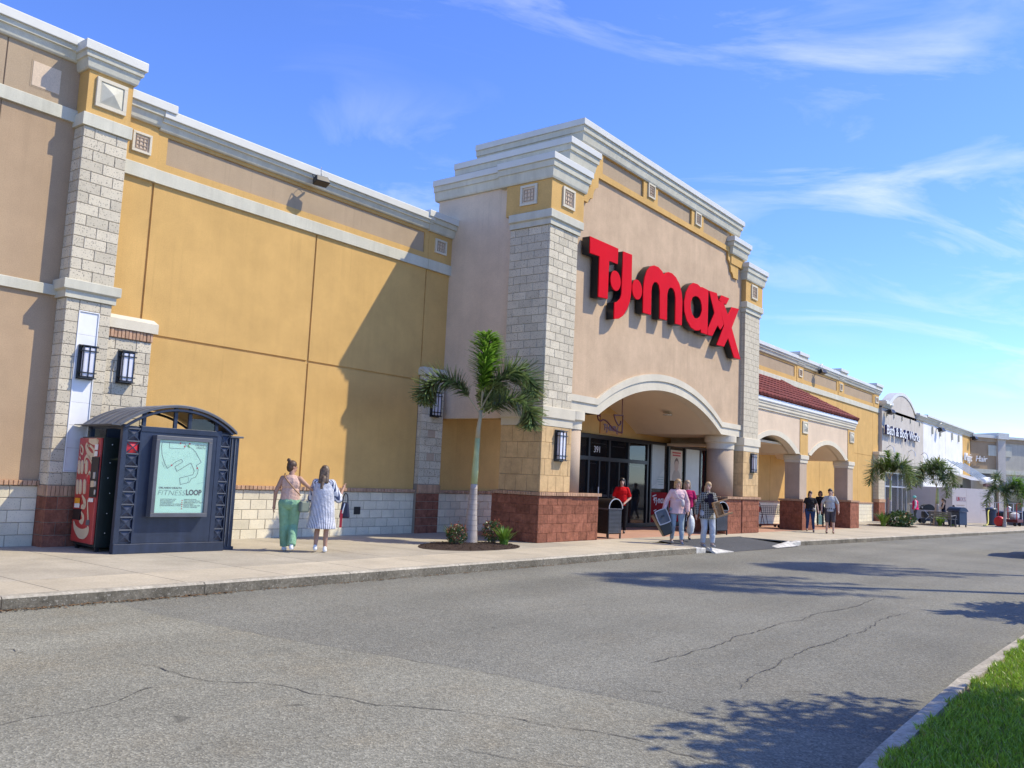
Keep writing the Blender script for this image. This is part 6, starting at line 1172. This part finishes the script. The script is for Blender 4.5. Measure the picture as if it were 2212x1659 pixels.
def person(loc, head, H, label, skin, pose, outfit, hair, wid=1.0, group=None, vox=0.011, look=0.0, tilt=0.0):
    """local frame: faces +y, x to the person's right, z up; pose gives elbows, wrists, knees, ankles for a 1.70 m figure"""
    rz = math.atan2(head[1], head[0]) - math.pi/2; o = tag(empty('person', loc, rz), label, 'person', group); s = H/1.70
    Pz = dict(re=(0.24, -0.02, 1.12), rw=(0.26, 0.06, 0.88), le=(-0.24, -0.02, 1.12), lw=(-0.26, 0.06, 0.88), rk=(0.10, 0.02, 0.50), ra=(0.10, 0.0, 0.09), lk=(-0.10, 0.02, 0.50), la=(-0.10, 0.0, 0.09), hip=(0, 0, 0.93), ch=(0, 0, 1.28))
    Pz.update(pose); v = {k: Vector(p)*s for k, p in Pz.items()}
    rs, ls = v['ch']+Vector((0.15*wid**0.7, 0, 0.10))*s, v['ch']+Vector((-0.15*wid**0.7, 0, 0.10))*s; rh, lh = v['hip']+Vector((0.095*wid, 0, -0.02))*s, v['hip']+Vector((-0.095*wid, 0, -0.02))*s
    nk = v['ch']+Vector((0, 0.0, 0.17))*s; hd = v['ch']+Vector((0, 0.03, 0.315))*s
    RL = Matrix.Rotation(look, 4, 'Z') @ Matrix.Rotation(tilt, 4, 'X'); RL3 = RL.to_3x3()
    def HP_(x, y, z): return hd + RL3 @ (Vector((x, y, z))*s)
    B = MB()
    sph(B, v['hip']+Vector((0, -0.01, 0.0)), (0.165*wid*s, 0.115*wid*s, 0.13*s)); sph(B, v['hip'].lerp(v['ch'], 0.5), (0.135*wid*s, 0.10*wid*s, 0.17*s)); sph(B, v['ch'], (0.155*wid*s, 0.11*wid*s, 0.17*s))
    cap(B, rs, 0.055*s, ls, 0.055*s); cap(B, nk-Vector((0, 0, 0.05))*s, 0.058*s, hd-Vector((0, 0.01, 0.06))*s, 0.050*s)
    sph(B, HP_(0, -0.008, 0.025), (0.076*s, 0.094*s, 0.092*s), rot=RL3); sph(B, HP_(0, 0.022, -0.045), (0.056*s, 0.062*s, 0.070*s), rot=RL3); sph(B, HP_(0, 0.095, -0.015), (0.012*s, 0.018*s, 0.024*s), 8, 5)
    for q in (-1, 1): sph(B, HP_(q*0.076, -0.01, -0.005), (0.010*s, 0.020*s, 0.030*s), 8, 5)
    for sh_, el, wr, q in ((rs, v['re'], v['rw'], 1), (ls, v['le'], v['lw'], -1)):
        cap(B, sh_, 0.052*wid**0.5*s, el, 0.040*s); cap(B, el, 0.041*s, wr, 0.028*s)
        d = (wr-el).normalized(); sd_ = d.cross(Vector((0, 1, 0))) ; sd_ = sd_.normalized() if sd_.length > 0.3 else d.cross(Vector((1, 0, 0))).normalized(); fw = sd_.cross(d).normalized()
        pc = wr + d*0.05*s; cap(B, wr, 0.026*s, pc, 0.034*s)
        for fi in range(4):
            b0 = pc + d*0.025*s + fw*(fi-1.5)*0.019*s; l_ = (0.062, 0.072, 0.068, 0.052)[3-fi]*s; m1 = b0 + d*l_*0.55; cap(B, b0, 0.0105*s, m1, 0.0095*s, 8); cap(B, m1, 0.0095*s, m1 + (d*0.8 - sd_*q*0.5).normalized()*l_*0.5, 0.008*s, 8)
        t0 = wr + d*0.025*s + fw*0.026*s; t1 = t0 + (d*0.6 + fw*0.75).normalized()*0.042*s; cap(B, t0, 0.013*s, t1, 0.011*s, 8); cap(B, t1, 0.011*s, t1 + d*0.028*s, 0.009*s, 8)
    for hp, kn, an in ((rh, v['rk'], v['ra']), (lh, v['lk'], v['la'])):
        cap(B, hp, 0.088*wid*s, kn, 0.056*s); cf = kn.lerp(an, 0.33) - Vector((0, 0.014, 0))*s; cap(B, kn, 0.055*s, cf, 0.054*s); cap(B, cf, 0.054*s, an, 0.036*s); cap(B, an-Vector((0, 0.02, 0.03))*s, 0.034*s, an+Vector((0, 0.13, -0.055))*s, 0.028*s)
    fuse(B, 'body', SK[skin], o, vox, 3)
    for q in (-1, 1):
        e = MB(); sph(e, HP_(q*0.031, 0.083, 0.008), (0.012*s, 0.006*s, 0.008*s), 8, 5, RL3); e.obj('eye', EYE, o, smooth=True)
    e = MB(); sph(e, HP_(0, 0.084, -0.062), (0.022*s, 0.006*s, 0.008*s), 8, 5, RL3); e.obj('mouth', LIP, o, smooth=True)
    # clothes
    for it in outfit:
        kind, mt = it[0], it[1]; k = it[2] if len(it) > 2 else {}
        C = MB(); g_ = 0.016*s
        if kind in ('top', 'vest', 'jacket', 'shirt'):
            gg = g_*k.get('g', 2.0 if kind in ('jacket', 'shirt') else 1.0); hem = k.get('hem', 0.90)*s; lo = v['hip'].copy(); lo.z = min(lo.z, hem+0.10*s)
            sph(C, v['ch'], (0.155*wid*s+gg, 0.112*wid*s+gg, 0.17*s+g_)); sph(C, v['hip'].lerp(v['ch'], 0.5), (0.142*wid*s+gg, 0.108*wid*s+gg, 0.18*s)); C.tube([lo.lerp(v['ch'], 0.7), lo, Vector((lo.x, lo.y, hem))], [0.14*wid*s+gg, 0.155*wid*s+gg, (0.160+k.get('flare', 0.0))*wid*s+gg], 16, flat=0.74)
            if kind != 'vest': cap(C, rs, 0.048*s+gg*0.6, ls, 0.048*s+gg*0.6)
            else: cap(C, rs.lerp(ls, 0.22), 0.05*s+g_*0.6, ls.lerp(rs, 0.22), 0.05*s+g_*0.6)
            if k.get('bust', 1): 
                for q in (-1, 1): sph(C, v['ch']+Vector((q*0.068*wid, 0.085*wid, -0.045))*s, (0.065*wid*s, 0.058*wid*s, 0.062*s))
            sl_ = k.get('sleeve', 0)
            for sh_, el, wr in ((rs, v['re'], v['rw']), (ls, v['le'], v['lw'])):
                if sl_ > 0: e = sh_.lerp(el, min(1, sl_)); cap(C, sh_, 0.053*s+gg*0.5, e, (0.056 if sl_ < 1 else 0.050)*s+gg*0.5)
                if sl_ > 1: cap(C, el, 0.050*s+gg*0.5, el.lerp(wr, sl_-1), 0.040*s+gg*0.5)
            if k.get('collar'): cap(C, nk+Vector((0.03, 0.0, -0.045))*s, 0.058*s, nk+Vector((-0.03, 0.0, -0.045))*s, 0.058*s)
        elif kind == 'trousers':
            fl = k.get('w', 1.0); ln = k.get('len', 1.0)
            sph(C, v['hip']+Vector((0, -0.012, -0.01))*s, (0.168*wid*s+g_, 0.122*wid*s+g_, 0.13*s)); C.tube([v['hip']+Vector((0,0,0.12))*s, v['hip']], [0.145*wid*s+g_*0.5, 0.16*wid*s+g_*0.6], 14, flat=0.76)
            for hp, kn, an in ((rh, v['rk'], v['ra']), (lh, v['lk'], v['la'])):
                kk = hp.lerp(kn, min(1, ln*2)); cap(C, hp, 0.094*wid*s+g_*0.5, kk, 0.064*fl*s+g_*0.4)
                if ln > 0.5: ee = kn.lerp(an, (ln-0.5)*2); cap(C, kn, 0.064*fl*s+g_*0.4, kn.lerp(ee, 0.5)-Vector((0, 0.01, 0))*s, 0.062*fl**1.2*s+g_*0.3); C.tube([kn.lerp(ee, 0.45), ee], [0.062*fl**1.2*s+g_*0.3, (0.046*fl**1.6)*s+g_*0.4], 12)
        elif kind == 'dress':
            C.tube([v['ch']+Vector((0,0,0.09))*s, v['ch']-Vector((0,0,0.05))*s, v['hip']+Vector((0,0,0.1))*s, v['hip']-Vector((0,0,0.08))*s, v['hip']-Vector((0,0,0.22))*s, v['hip']-Vector((0,0,0.25))*s, v['hip']-Vector((0,0,k.get('len', 0.42)))*s], [0.15*wid*s, 0.19*wid*s, 0.205*wid*s, 0.225*wid*s, 0.232*wid*s, 0.236*wid*s, 0.275*wid*s], 22, flat=0.80)
            cap(C, rs, 0.075*s, ls, 0.075*s)
            for sh_, el, wr in ((rs, v['re'], v['rw']), (ls, v['le'], v['lw'])): cap(C, sh_, 0.075*s, el, 0.085*s); cap(C, el, 0.08*s, el.lerp(wr, 0.3), 0.055*s)
        elif kind == 'shoes':
            for an in (v['ra'], v['la']):
                q = an-Vector((0, 0.035, 0.045))*s; cap(C, q, 0.042*s, an+Vector((0, 0.135, -0.058))*s, 0.034*s); cap(C, q, 0.042*s, q+Vector((0, 0.02, 0.045))*s, 0.040*s)
        fuse(C, {'top': 'top', 'vest': 'sleeveless_top', 'jacket': 'jacket', 'shirt': 'shirt', 'trousers': 'trousers', 'dress': 'dress', 'shoes': 'shoes'}[kind] if 'name' not in k else k['name'], mt, o, vox*1.05, k.get('it', 2))
    hk, hm = hair; C = MB()
    sph(C, HP_(0, -0.014, 0.050), (0.088*s, 0.100*s, 0.088*s), rot=RL3); sph(C, HP_(0, -0.045, 0.0), (0.080*s, 0.072*s, 0.085*s), rot=RL3)
    if hk == 'bun': sph(C, HP_(-0.0, -0.085, 0.135), (0.038*s,)*3); sph(C, HP_(0, -0.05, -0.02), (0.070*s, 0.065*s, 0.075*s), rot=RL3)
    if hk == 'long':
        for q in (-1, 0, 1): cap(C, HP_(q*0.045, -0.05, 0.02), 0.055*s, HP_(q*0.06, -0.075, -0.22), 0.045*s)
        cap(C, HP_(0.0, -0.09, -0.15), 0.05*s, HP_(-0.02, -0.13, -0.36), 0.025*s)
    if hk == 'bob':
        for q in (-1, 1): cap(C, HP_(q*0.066, -0.03, 0.03), 0.04*s, HP_(q*0.075, -0.02, -0.10), 0.035*s)
        sph(C, HP_(0, -0.06, -0.04), (0.075*s, 0.05*s, 0.09*s))
    if hk == 'tail': cap(C, HP_(0, -0.10, 0.06), 0.035*s, HP_(0.0, -0.15, -0.05), 0.04*s); cap(C, HP_(0.0, -0.15, -0.05), 0.04*s, HP_(0, -0.13, -0.2), 0.018*s)
    if hk == 'side': sph(C, HP_(0, -0.06, -0.01), (0.074*s, 0.06*s, 0.07*s)); cap(C, HP_(0.075, 0.0, 0.0), 0.03*s, HP_(0.085, 0.03, -0.16), 0.025*s)
    fuse(C, 'hair', HAIR[hm], o, vox, 1, 0.4)
    def world(p): return o.matrix_basis @ Vector(p)
    o['_s'] = s; bpy.context.view_layer.update(); o.matrix_basis
    return o, v, (lambda p: Matrix.LocRotScale(Vector(loc), Matrix.Rotation(rz, 3, 'Z').to_quaternion(), None) @ Vector(p))
white_shoe = plain('white_trainers', (0.75, 0.75, 0.73), 0.6); grey_shoe = plain('grey_trainers', (0.30, 0.30, 0.31), 0.6); dark_shoe = plain('dark_shoes', (0.03, 0.03, 0.035), 0.6); sandal = plain('tan_sandals', (0.25, 0.15, 0.09), 0.7)
# --- two friends walking away
hA = (0.74, 0.67)
gA = 'two friends walking along the sidewalk'
o, v, wl = person((10.12, -2.62, G(10)), hA, 1.62, 'woman in peach top and green wide trousers with hair in a bun', 'a', dict(le=(-0.27, -0.03, 1.12), lw=(-0.29, 0.02, 0.86), re=(0.30, 0.02, 1.26), rw=(0.42, 0.10, 1.17), rk=(0.08, 0.12, 0.50), ra=(0.11, -0.12, 0.13), lk=(-0.09, 0.10, 0.50), la=(-0.07, 0.14, 0.09)),
   [('vest', cloth('peach_top', (0.62, 0.42, 0.33)), dict(hem=0.95, bust=1)), ('trousers', cloth('green_trousers', (0.23, 0.41, 0.26)), dict(w=1.32)), ('shoes', white_shoe)], ('bun', 'br'), 1.12, gA, 0.010, look=-0.95)
bag = MB().tube(smooth_line([wl((0.17*v['ch'].z, -0.145, 1.02)), wl((0.05, -0.165, 1.18)), wl((-0.09, -0.13, 1.33)), wl((-0.12, 0.0, 1.40))], 6), 0.012, 6).obj('shoulder_strap', plain('tan_strap', (0.30, 0.16, 0.07), 0.6))
bag_ = tag(empty('shoulder_bag', wl((0.27, -0.05, 0.82))), 'small grey-green shoulder bag hanging between the two friends', 'bag'); bag.parent = bag_; bag.matrix_parent_inverse = Matrix.Translation(-Vector(bag_.location))
bx('pouch', plain('greygreen_leather', (0.16, 0.19, 0.15), 0.6), bag_, -0.10, 0.10, -0.05, 0.05, -0.10, 0.10, bevel=0.03)
o, v, wl = person((10.60, -2.96, G(10)), hA, 1.56, 'woman in white and grey striped dress with long streaked hair', 'a', dict(re=(0.30, 0.10, 1.06), rw=(0.36, 0.26, 1.27), le=(-0.24, 0.10, 1.05), lw=(-0.16, 0.26, 1.10), rk=(0.10, 0.06, 0.50), ra=(0.10, 0.02, 0.09), lk=(-0.08, 0.12, 0.50), la=(-0.08, -0.06, 0.12)),
   [('dress', cloth('striped_cotton', (0.72, 0.73, 0.76), pat='stripe', c2=(0.09, 0.11, 0.18), sc=38), dict(len=0.46)), ('shoes', white_shoe)], ('long', 'st'), 1.10, gA, 0.010, tilt=-0.25)
tb = tag(empty('handbag', wl((0.40, 0.10, 0.80))), 'navy bucket handbag on the striped woman\'s arm', 'bag'); tb.rotation_euler = (0, 0, math.atan2(hA[1], hA[0])-math.pi/2)
MB().add([(-0.10,-0.07,-0.17),(0.10,-0.07,-0.17),(0.10,0.07,-0.17),(-0.10,0.07,-0.17),(-0.06,-0.05,0.12),(0.06,-0.05,0.12),(0.06,0.05,0.12),(-0.06,0.05,0.12)], [(0,3,2,1),(4,5,6,7),(0,1,5,4),(1,2,6,5),(2,3,7,6),(3,0,4,7)]).obj('bag_body', plain('navy_leather', (0.012, 0.014, 0.035), 0.5), tb, bevel=0.03)
MB().tube(smooth_line([(-0.05, 0, 0.1), (-0.03, 0.0, 0.26), (0.03, 0.0, 0.26), (0.05, 0, 0.1)], 5), 0.012, 6).obj('handle', M['black'], tb)
MB().bar((-0.05, -0.075, -0.02), (-0.05, -0.09, -0.34), 0.045, 0.012).obj('red_ribbon', M['red'], tb); MB().tube(smooth_line([(0.0, -0.065, 0.1), (-0.02, -0.09, 0.0), (-0.03, -0.09, -0.08)], 4), 0.011, 5).obj('chain', M['alu'], tb)
# --- greeter in red
person((23.25, -1.9, G(23)), (-0.85, -0.5), 1.66, 'staff member in red polo shirt standing behind the litter bin', 'b', dict(re=(0.26, -0.02, 1.10), rw=(0.09, 0.17, 0.93), le=(-0.26, -0.02, 1.10), lw=(-0.09, 0.17, 0.93)),
   [('top', cloth('red_polo', (0.62, 0.012, 0.015)), dict(hem=0.86, sleeve=0.75, bust=0, collar=1)), ('trousers', cloth('black_trousers', (0.012, 0.012, 0.013)), {}), ('shoes', dark_shoe)], ('bob', 'dk'), 1.12)
# --- three shoppers leaving
gC = 'three shoppers stepping off the kerb'; hC = (-0.80, -0.60)
o, v, wl = person((20.72, -5.05, G(20)), hC, 1.66, 'woman in pale pink shirt and light jeans carrying a black lidded bin', 'b', dict(re=(0.29, -0.03, 1.13), rw=(0.36, 0.03, 0.90), le=(-0.27, 0.0, 1.10), lw=(-0.26, 0.12, 0.86), rk=(0.11, 0.06, 0.50), ra=(0.12, -0.10, 0.11), lk=(-0.10, 0.10, 0.50), la=(-0.10, 0.16, 0.09)),
   [('shirt', cloth('pink_cotton', (0.68, 0.44, 0.45), pat='stripe', c2=(0.72, 0.56, 0.56), sc=80), dict(hem=0.80, sleeve=1.9, collar=1, flare=0.02)), ('trousers', cloth('light_denim', (0.30, 0.37, 0.42)), dict(w=1.0, len=0.96)), ('shoes', grey_shoe)], ('bob', 'bl'), 1.12, gC, 0.010, tilt=-0.18, look=0.05)
pouch = tag(empty('belt_pouch', wl((-0.10, 0.21, 1.06))), 'pale grey crossbody pouch on the pink shirt', 'bag'); c_ = MB(); sph(c_, (0, 0, 0), (0.075, 0.05, 0.10)); c_.obj('pouch', plain('pale_grey_nylon', (0.50, 0.46, 0.47), 0.6), pouch, smooth=True)
MB().tube([Vector(wl((0.12, 0.17, 1.38)))-Vector(pouch.location), Vector(wl((0.02, 0.215, 1.2)))-Vector(pouch.location), Vector((0, 0, 0.06))], 0.012, 6).obj('strap', plain('pale_strap', (0.55, 0.5, 0.5), 0.7), pouch)
SB = tag(empty('storage_bin', wl((0.50, 0.10, 0.80)), math.atan2(hC[1], hC[0])-math.pi/2+R(8)), 'black storage bin with grey rimmed lid carried on its side', 'storage bin'); SB.rotation_euler = (R(8), R(22), SB.rotation_euler[2])
V = []
for q, z_ in ((1.0, 0.0), (0.92, -0.12), (0.62, -0.62)):
    for a, b in ((-1,-1),(1,-1),(1,1),(-1,1)): V.append((a*0.20*q, b*0.16*q, z_))
SBi = empty('bin_body', (0,0,0), 0, SB)
MB().add(V, [(0,1,5,4),(1,2,6,5),(2,3,7,6),(3,0,4,7),(4,5,9,8),(5,6,10,9),(6,7,11,10),(7,4,8,11),(11,10,9,8),(0,3,2,1)]).obj('tub', plain('black_plastic', (0.015, 0.015, 0.014), 0.35), SB, bevel=0.02)
lid_r = smooth_poly([(-0.14, -0.20), (0.14, -0.20), (0.19, -0.15), (0.19, 0.15), (0.14, 0.20), (-0.14, 0.20), (-0.19, 0.15), (-0.19, -0.15)], 3)
bpy.data.objects.remove(SBi)
me = poly_mesh('lid', [lid_r], 0.03); ld_ = mkobj('lid', me, plain('grey_lid', (0.065, 0.075, 0.09), 0.5), SB); ld_.location = (0, 0.20, -0.14); ld_.scale = (0.82, 1, 0.92)
me = poly_mesh('lid_rim', [[(a*1.0, b*1.0) for a, b in lid_r], [(a*0.86, b*0.87) for a, b in lid_r]], 0.04); lr = mkobj('lid_rim', me, plain('lid_rim_grey', (0.30, 0.32, 0.36), 0.4), SB); lr.location = (0, 0.205, -0.14); lr.scale = (0.86, 1, 0.95)
MB().box(-0.04, 0.04, 0.22, 0.24, -0.15, -0.11).obj('lid_latch', M['black'], SB)
person((22.3, -4.55, G(22)), (-0.86, -0.5), 1.66, 'woman in magenta blouse half hidden between the other two shoppers', 'b', dict(rk=(0.10, 0.10, 0.50), ra=(0.10, 0.12, 0.10), lk=(-0.09, 0.0, 0.5), la=(-0.10, -0.14, 0.12), lw=(-0.27, 0.06, 0.86)),
   [('top', cloth('magenta_blouse', (0.42, 0.018, 0.10)), dict(hem=0.84, sleeve=0.6, collar=1)), ('trousers', cloth('dark_capris', (0.02, 0.02, 0.03)), dict(w=1.1, len=0.78)), ('shoes', dark_shoe)], ('bob', 'gr'), 1.12, gC, 0.011, look=0.1)
pbg = tag(empty('carrier_bag', (21.75, -4.95, G(22)+0.62)), 'white plastic carrier bag in the magenta woman\'s hand', 'bag'); c_ = MB(); sph(c_, (0, 0, -0.12), (0.13, 0.10, 0.24)); sph(c_, (0.02, 0.03, -0.28), (0.12, 0.10, 0.13)); fuse(c_, 'sack', plain('translucent_white', (0.66, 0.68, 0.68), 0.4), pbg, 0.012, 1); MB().tube(smooth_line([(-0.05, 0, 0.08), (-0.02, 0, 0.26), (0.02, 0, 0.26), (0.05, 0, 0.08)], 4), 0.014, 6).obj('handles', M['white'], pbg)
o, v, wl = person((20.93, -5.80, G(20)-0.02), (-0.66, -0.75), 1.64, 'woman in dark plaid blazer and pale trousers holding a wooden shelf', 'b', dict(re=(0.30, 0.0, 1.10), rw=(0.33, 0.04, 0.84), le=(-0.24, 0.05, 1.10), lw=(-0.10, 0.24, 1.04), rk=(0.10, 0.05, 0.50), ra=(0.11, -0.03, 0.09), lk=(-0.10, 0.12, 0.50), la=(-0.10, 0.12, 0.10)),
   [('top', cloth('black_tee', (0.02, 0.016, 0.03)), dict(hem=0.88)), ('jacket', cloth('plaid_wool', (0.035, 0.035, 0.035), pat='plaid', c2=(0.34, 0.33, 0.29), sc=22), dict(hem=0.74, sleeve=1.85, bust=0, flare=0.03)), ('trousers', cloth('pale_trousers', (0.46, 0.49, 0.53)), dict(w=1.18, len=0.97)), ('shoes', grey_shoe)], ('side', 'bl'), 1.12, gC, 0.010, look=-0.5)
me = poly_mesh('open_front', [[(-0.055, 1.37), (0.055, 1.37), (0.075, 1.30), (0.06, 1.15), (0.035, 0.98), (-0.02, 0.98), (-0.06, 1.15), (-0.075, 1.30)]], 0.02, M=Matrix(((-1,0,0,0),(0,0,1,0),(0,1,0,0),(0,0,0,1)))); me.transform(Matrix.Translation((0, 0.168, 0))); lp_ = mkobj('open_front', me, cloth('black_tee_front', (0.018, 0.015, 0.03)), o)
WS = tag(empty('wooden_shelf', wl((-0.18, 0.30, 1.0))), 'light wooden shelf unit held against the plaid blazer', 'shelf'); WS.scale = (0.82, 0.82, 0.82); WS.rotation_euler = (R(4), R(18), math.atan2(-0.75, -0.66)-math.pi/2+R(-6)); wood = mat_base('pine_wood', (0.50, 0.29, 0.13), 0.6, mott=0.2, mscale=12, bump=0.1)
bx('board', wood, WS, -0.34, 0.16, -0.08, 0.08, 0.18, 0.22); bx('board', wood, WS, -0.36, 0.16, -0.08, 0.08, -0.26, -0.21); bx('board', wood, WS, 0.11, 0.16, -0.08, 0.08, -0.21, 0.18); bx('board', wood, WS, -0.10, -0.07, -0.07, 0.07, -0.21, 0.10); bx('back_board', wood, WS, -0.10, 0.11, -0.08, -0.06, -0.21, 0.18)
# --- second group by the arcade
gD = 'walkers approaching past the arcade'; hD = (-0.93, -0.36)
o, v, wl = person((34.35, -3.95, G(34)), hD, 1.58, 'woman in dark printed tee and blue jeans with a mint carrier bag', 'b', dict(rk=(0.10, 0.08, 0.5), ra=(0.12, -0.08, 0.12), lk=(-0.11, 0.08, 0.5), la=(-0.14, 0.10, 0.09), le=(-0.28, -0.02, 1.12), lw=(-0.32, 0.06, 0.88)),
   [('top', cloth('dark_tee', (0.028, 0.028, 0.030)), dict(hem=0.86, sleeve=0.55)), ('trousers', cloth('blue_denim', (0.035, 0.06, 0.14)), dict(w=0.95, len=0.95)), ('shoes', sandal)], ('side', 'br'), 1.15, gD, 0.012, tilt=-0.12)
cb_ = tag(empty('carrier_bag', wl((-0.36, 0.10, 0.52)), R(25)), 'mint and white paper carrier bag beside blue jeans', 'bag'); bx('bag_body', plain('mint_paper', (0.36, 0.62, 0.50), 0.6), cb_, -0.13, 0.13, -0.06, 0.06, -0.2, 0.16, bevel=0.006); MB().tube(smooth_line([(-0.06, 0, 0.16), (-0.04, 0, 0.30), (0.04, 0, 0.30), (0.06, 0, 0.16)], 4), 0.008, 5).obj('handle', M['white'], cb_)
fb_ = tag(empty('hip_bag', wl((-0.12, 0.16, 0.88)), R(20)), 'grey leather bag worn across the dark printed tee', 'bag'); c_ = MB(); sph(c_, (0, 0, 0), (0.15, 0.06, 0.075)); c_.obj('pouch', plain('grey_leather', (0.22, 0.22, 0.23), 0.5), fb_, smooth=True)
person((34.25, -4.75, G(34)), hD, 1.70, 'man in pale grey tee, dark shorts and sandals', 'b', dict(rk=(0.11, 0.06, 0.5), ra=(0.12, -0.02, 0.09), lk=(-0.11, 0.08, 0.5), la=(-0.12, 0.08, 0.10), re=(0.30, -0.02, 1.12), rw=(0.31, 0.08, 0.88), le=(-0.30, -0.02, 1.12), lw=(-0.30, 0.10, 0.87)),
   [('top', cloth('grey_tee', (0.42, 0.43, 0.43)), dict(hem=0.84, sleeve=0.75, bust=0)), ('trousers', cloth('charcoal_shorts', (0.085, 0.075, 0.08)), dict(w=1.25, len=0.52, name='shorts')), ('shoes', sandal)], ('short', 'dk'), 1.16, gD, 0.012)
person((41.6, -2.0, G(41)), hD, 1.64, 'person in black tee walking behind the couple', 'c', dict(rk=(0.10, 0.08, 0.5), ra=(0.11, -0.08, 0.12), la=(-0.12, 0.10, 0.09)),
   [('top', cloth('black_tee_two', (0.015, 0.015, 0.017)), dict(hem=0.86, sleeve=0.6)), ('trousers', cloth('black_jeans', (0.018, 0.022, 0.03)), dict(w=0.95)), ('shoes', dark_shoe)], ('bob', 'dk'), 1.05, gD, 0.014)
person((40.4, -2.9, G(40)), hD, 1.66, 'person mostly hidden behind the man in grey tee', 'b', {}, [('top', cloth('red_tee', (0.25, 0.04, 0.04)), dict(hem=0.86, sleeve=0.6, bust=0)), ('trousers', cloth('black_jeans_two', (0.018, 0.02, 0.028)), dict(w=0.95)), ('shoes', dark_shoe)], ('short', 'br'), 1.0, gD, 0.014)
# --- far figures
person((62.6, -1.5, G(62)), (-0.30, 0.95), 1.68, 'person in pink vest and turquoise cap at the grey shop door', 'b', dict(re=(0.22, 0.12, 1.16), rw=(0.18, 0.36, 1.18)),
   [('shirt', cloth('white_sleeves', (0.7, 0.7, 0.7)), dict(hem=0.95, sleeve=1.8, bust=0)), ('vest', cloth('pink_vest', (0.70, 0.03, 0.14)), dict(hem=0.82, name='pink_vest', flare=0.06, g=3.4)), ('trousers', cloth('grey_trousers', (0.06, 0.07, 0.08)), {}), ('shoes', grey_shoe)], ('short', 'gr'), 1.3, None, 0.016)
cp = tag(empty('cap', (62.55, -1.46, G(62)+1.64)), 'turquoise cap on the person in the pink vest', 'cap'); c_ = MB(); sph(c_, (0, 0, 0), (0.11, 0.12, 0.09)); c_.box(-0.07, 0.07, 0.08, 0.2, -0.03, -0.015); fuse(c_, 'crown', plain('turquoise', (0.15, 0.55, 0.52), 0.7), cp, 0.016, 1)
person((58.6, -4.0, G(58)), (-0.25, 0.96), 1.62, 'woman with a ponytail in a black top behind the blue bin', 'b', dict(re=(0.22, 0.08, 1.10), rw=(0.06, 0.26, 1.12), le=(-0.22, 0.08, 1.10), lw=(-0.05, 0.26, 1.10)), [('vest', cloth('black_vest', (0.015, 0.012, 0.02)), dict(hem=0.88)), ('trousers', cloth('navy_jeans', (0.02, 0.03, 0.07)), {}), ('shoes', dark_shoe)], ('tail', 'br'), 1.0, None, 0.016)
person((59.0, -4.5, G(58)), (-0.25, 0.96), 1.25, 'dark haired child just behind the blue bin lid', 'c', {}, [('top', cloth('child_tee', (0.05, 0.05, 0.08)), dict(hem=0.86, sleeve=0.6, bust=0)), ('trousers', cloth('child_jeans', (0.02, 0.03, 0.06)), {}), ('shoes', dark_shoe)], ('bob', 'dk'), 1.0, None, 0.016)
# ================================================================== parked car whose tail just enters at the right edge
CAR = tag(empty('parked_car', (33.0, -12.55, RZ(33)), R(3)), 'light grey car at the right edge, only its corner in view', 'car'); paint = plain('silver_paint', (0.42, 0.43, 0.44), 0.25, metal=0.5)
prof = [(-2.2, 0.35), (-2.25, 0.75), (-2.1, 1.0), (-1.85, 1.45), (-1.3, 1.62), (0.2, 1.62), (0.95, 1.12), (2.0, 0.95), (2.25, 0.7), (2.2, 0.35)]
me = poly_mesh('body', [smooth_poly(prof, 3)], 1.75, bevel=0.06); mkobj('body', me, paint, CAR)
for sy in (-0.87, 0.87):
    me = poly_mesh('side_window', [[(-1.75, 1.05), (-1.5, 1.45), (0.1, 1.5), (0.7, 1.08)]], 0.02); me.transform(Matrix.Translation((0, sy*1.075, 0))); mkobj('side_window', me, M['glass'], CAR)
    for wx in (-1.4, 1.4):
        wh = MB().lathe((0,0,-0.11), [(0.30,0),(0.34, 0.02), (0.34, 0.2), (0.30, 0.22)], 24).obj('wheel', M['black'], CAR); wh.matrix_local = Matrix.Translation((wx, sy, 0.34)) @ Matrix.Rotation(R(90), 4, 'X')
        MB().lathe((0,0,-0.118), [(0.2, 0), (0.2, 0.236)], 18).obj('rim', M['alu'], wh)
for sy in (-0.7, 0.7): bx('tail_light', M['red'], CAR, -2.29, -2.2, sy-0.12, sy+0.12, 0.75, 1.05, bevel=0.02)
bx('number_plate', M['white'], CAR, -2.31, -2.28, -0.2, 0.2, 0.55, 0.68)
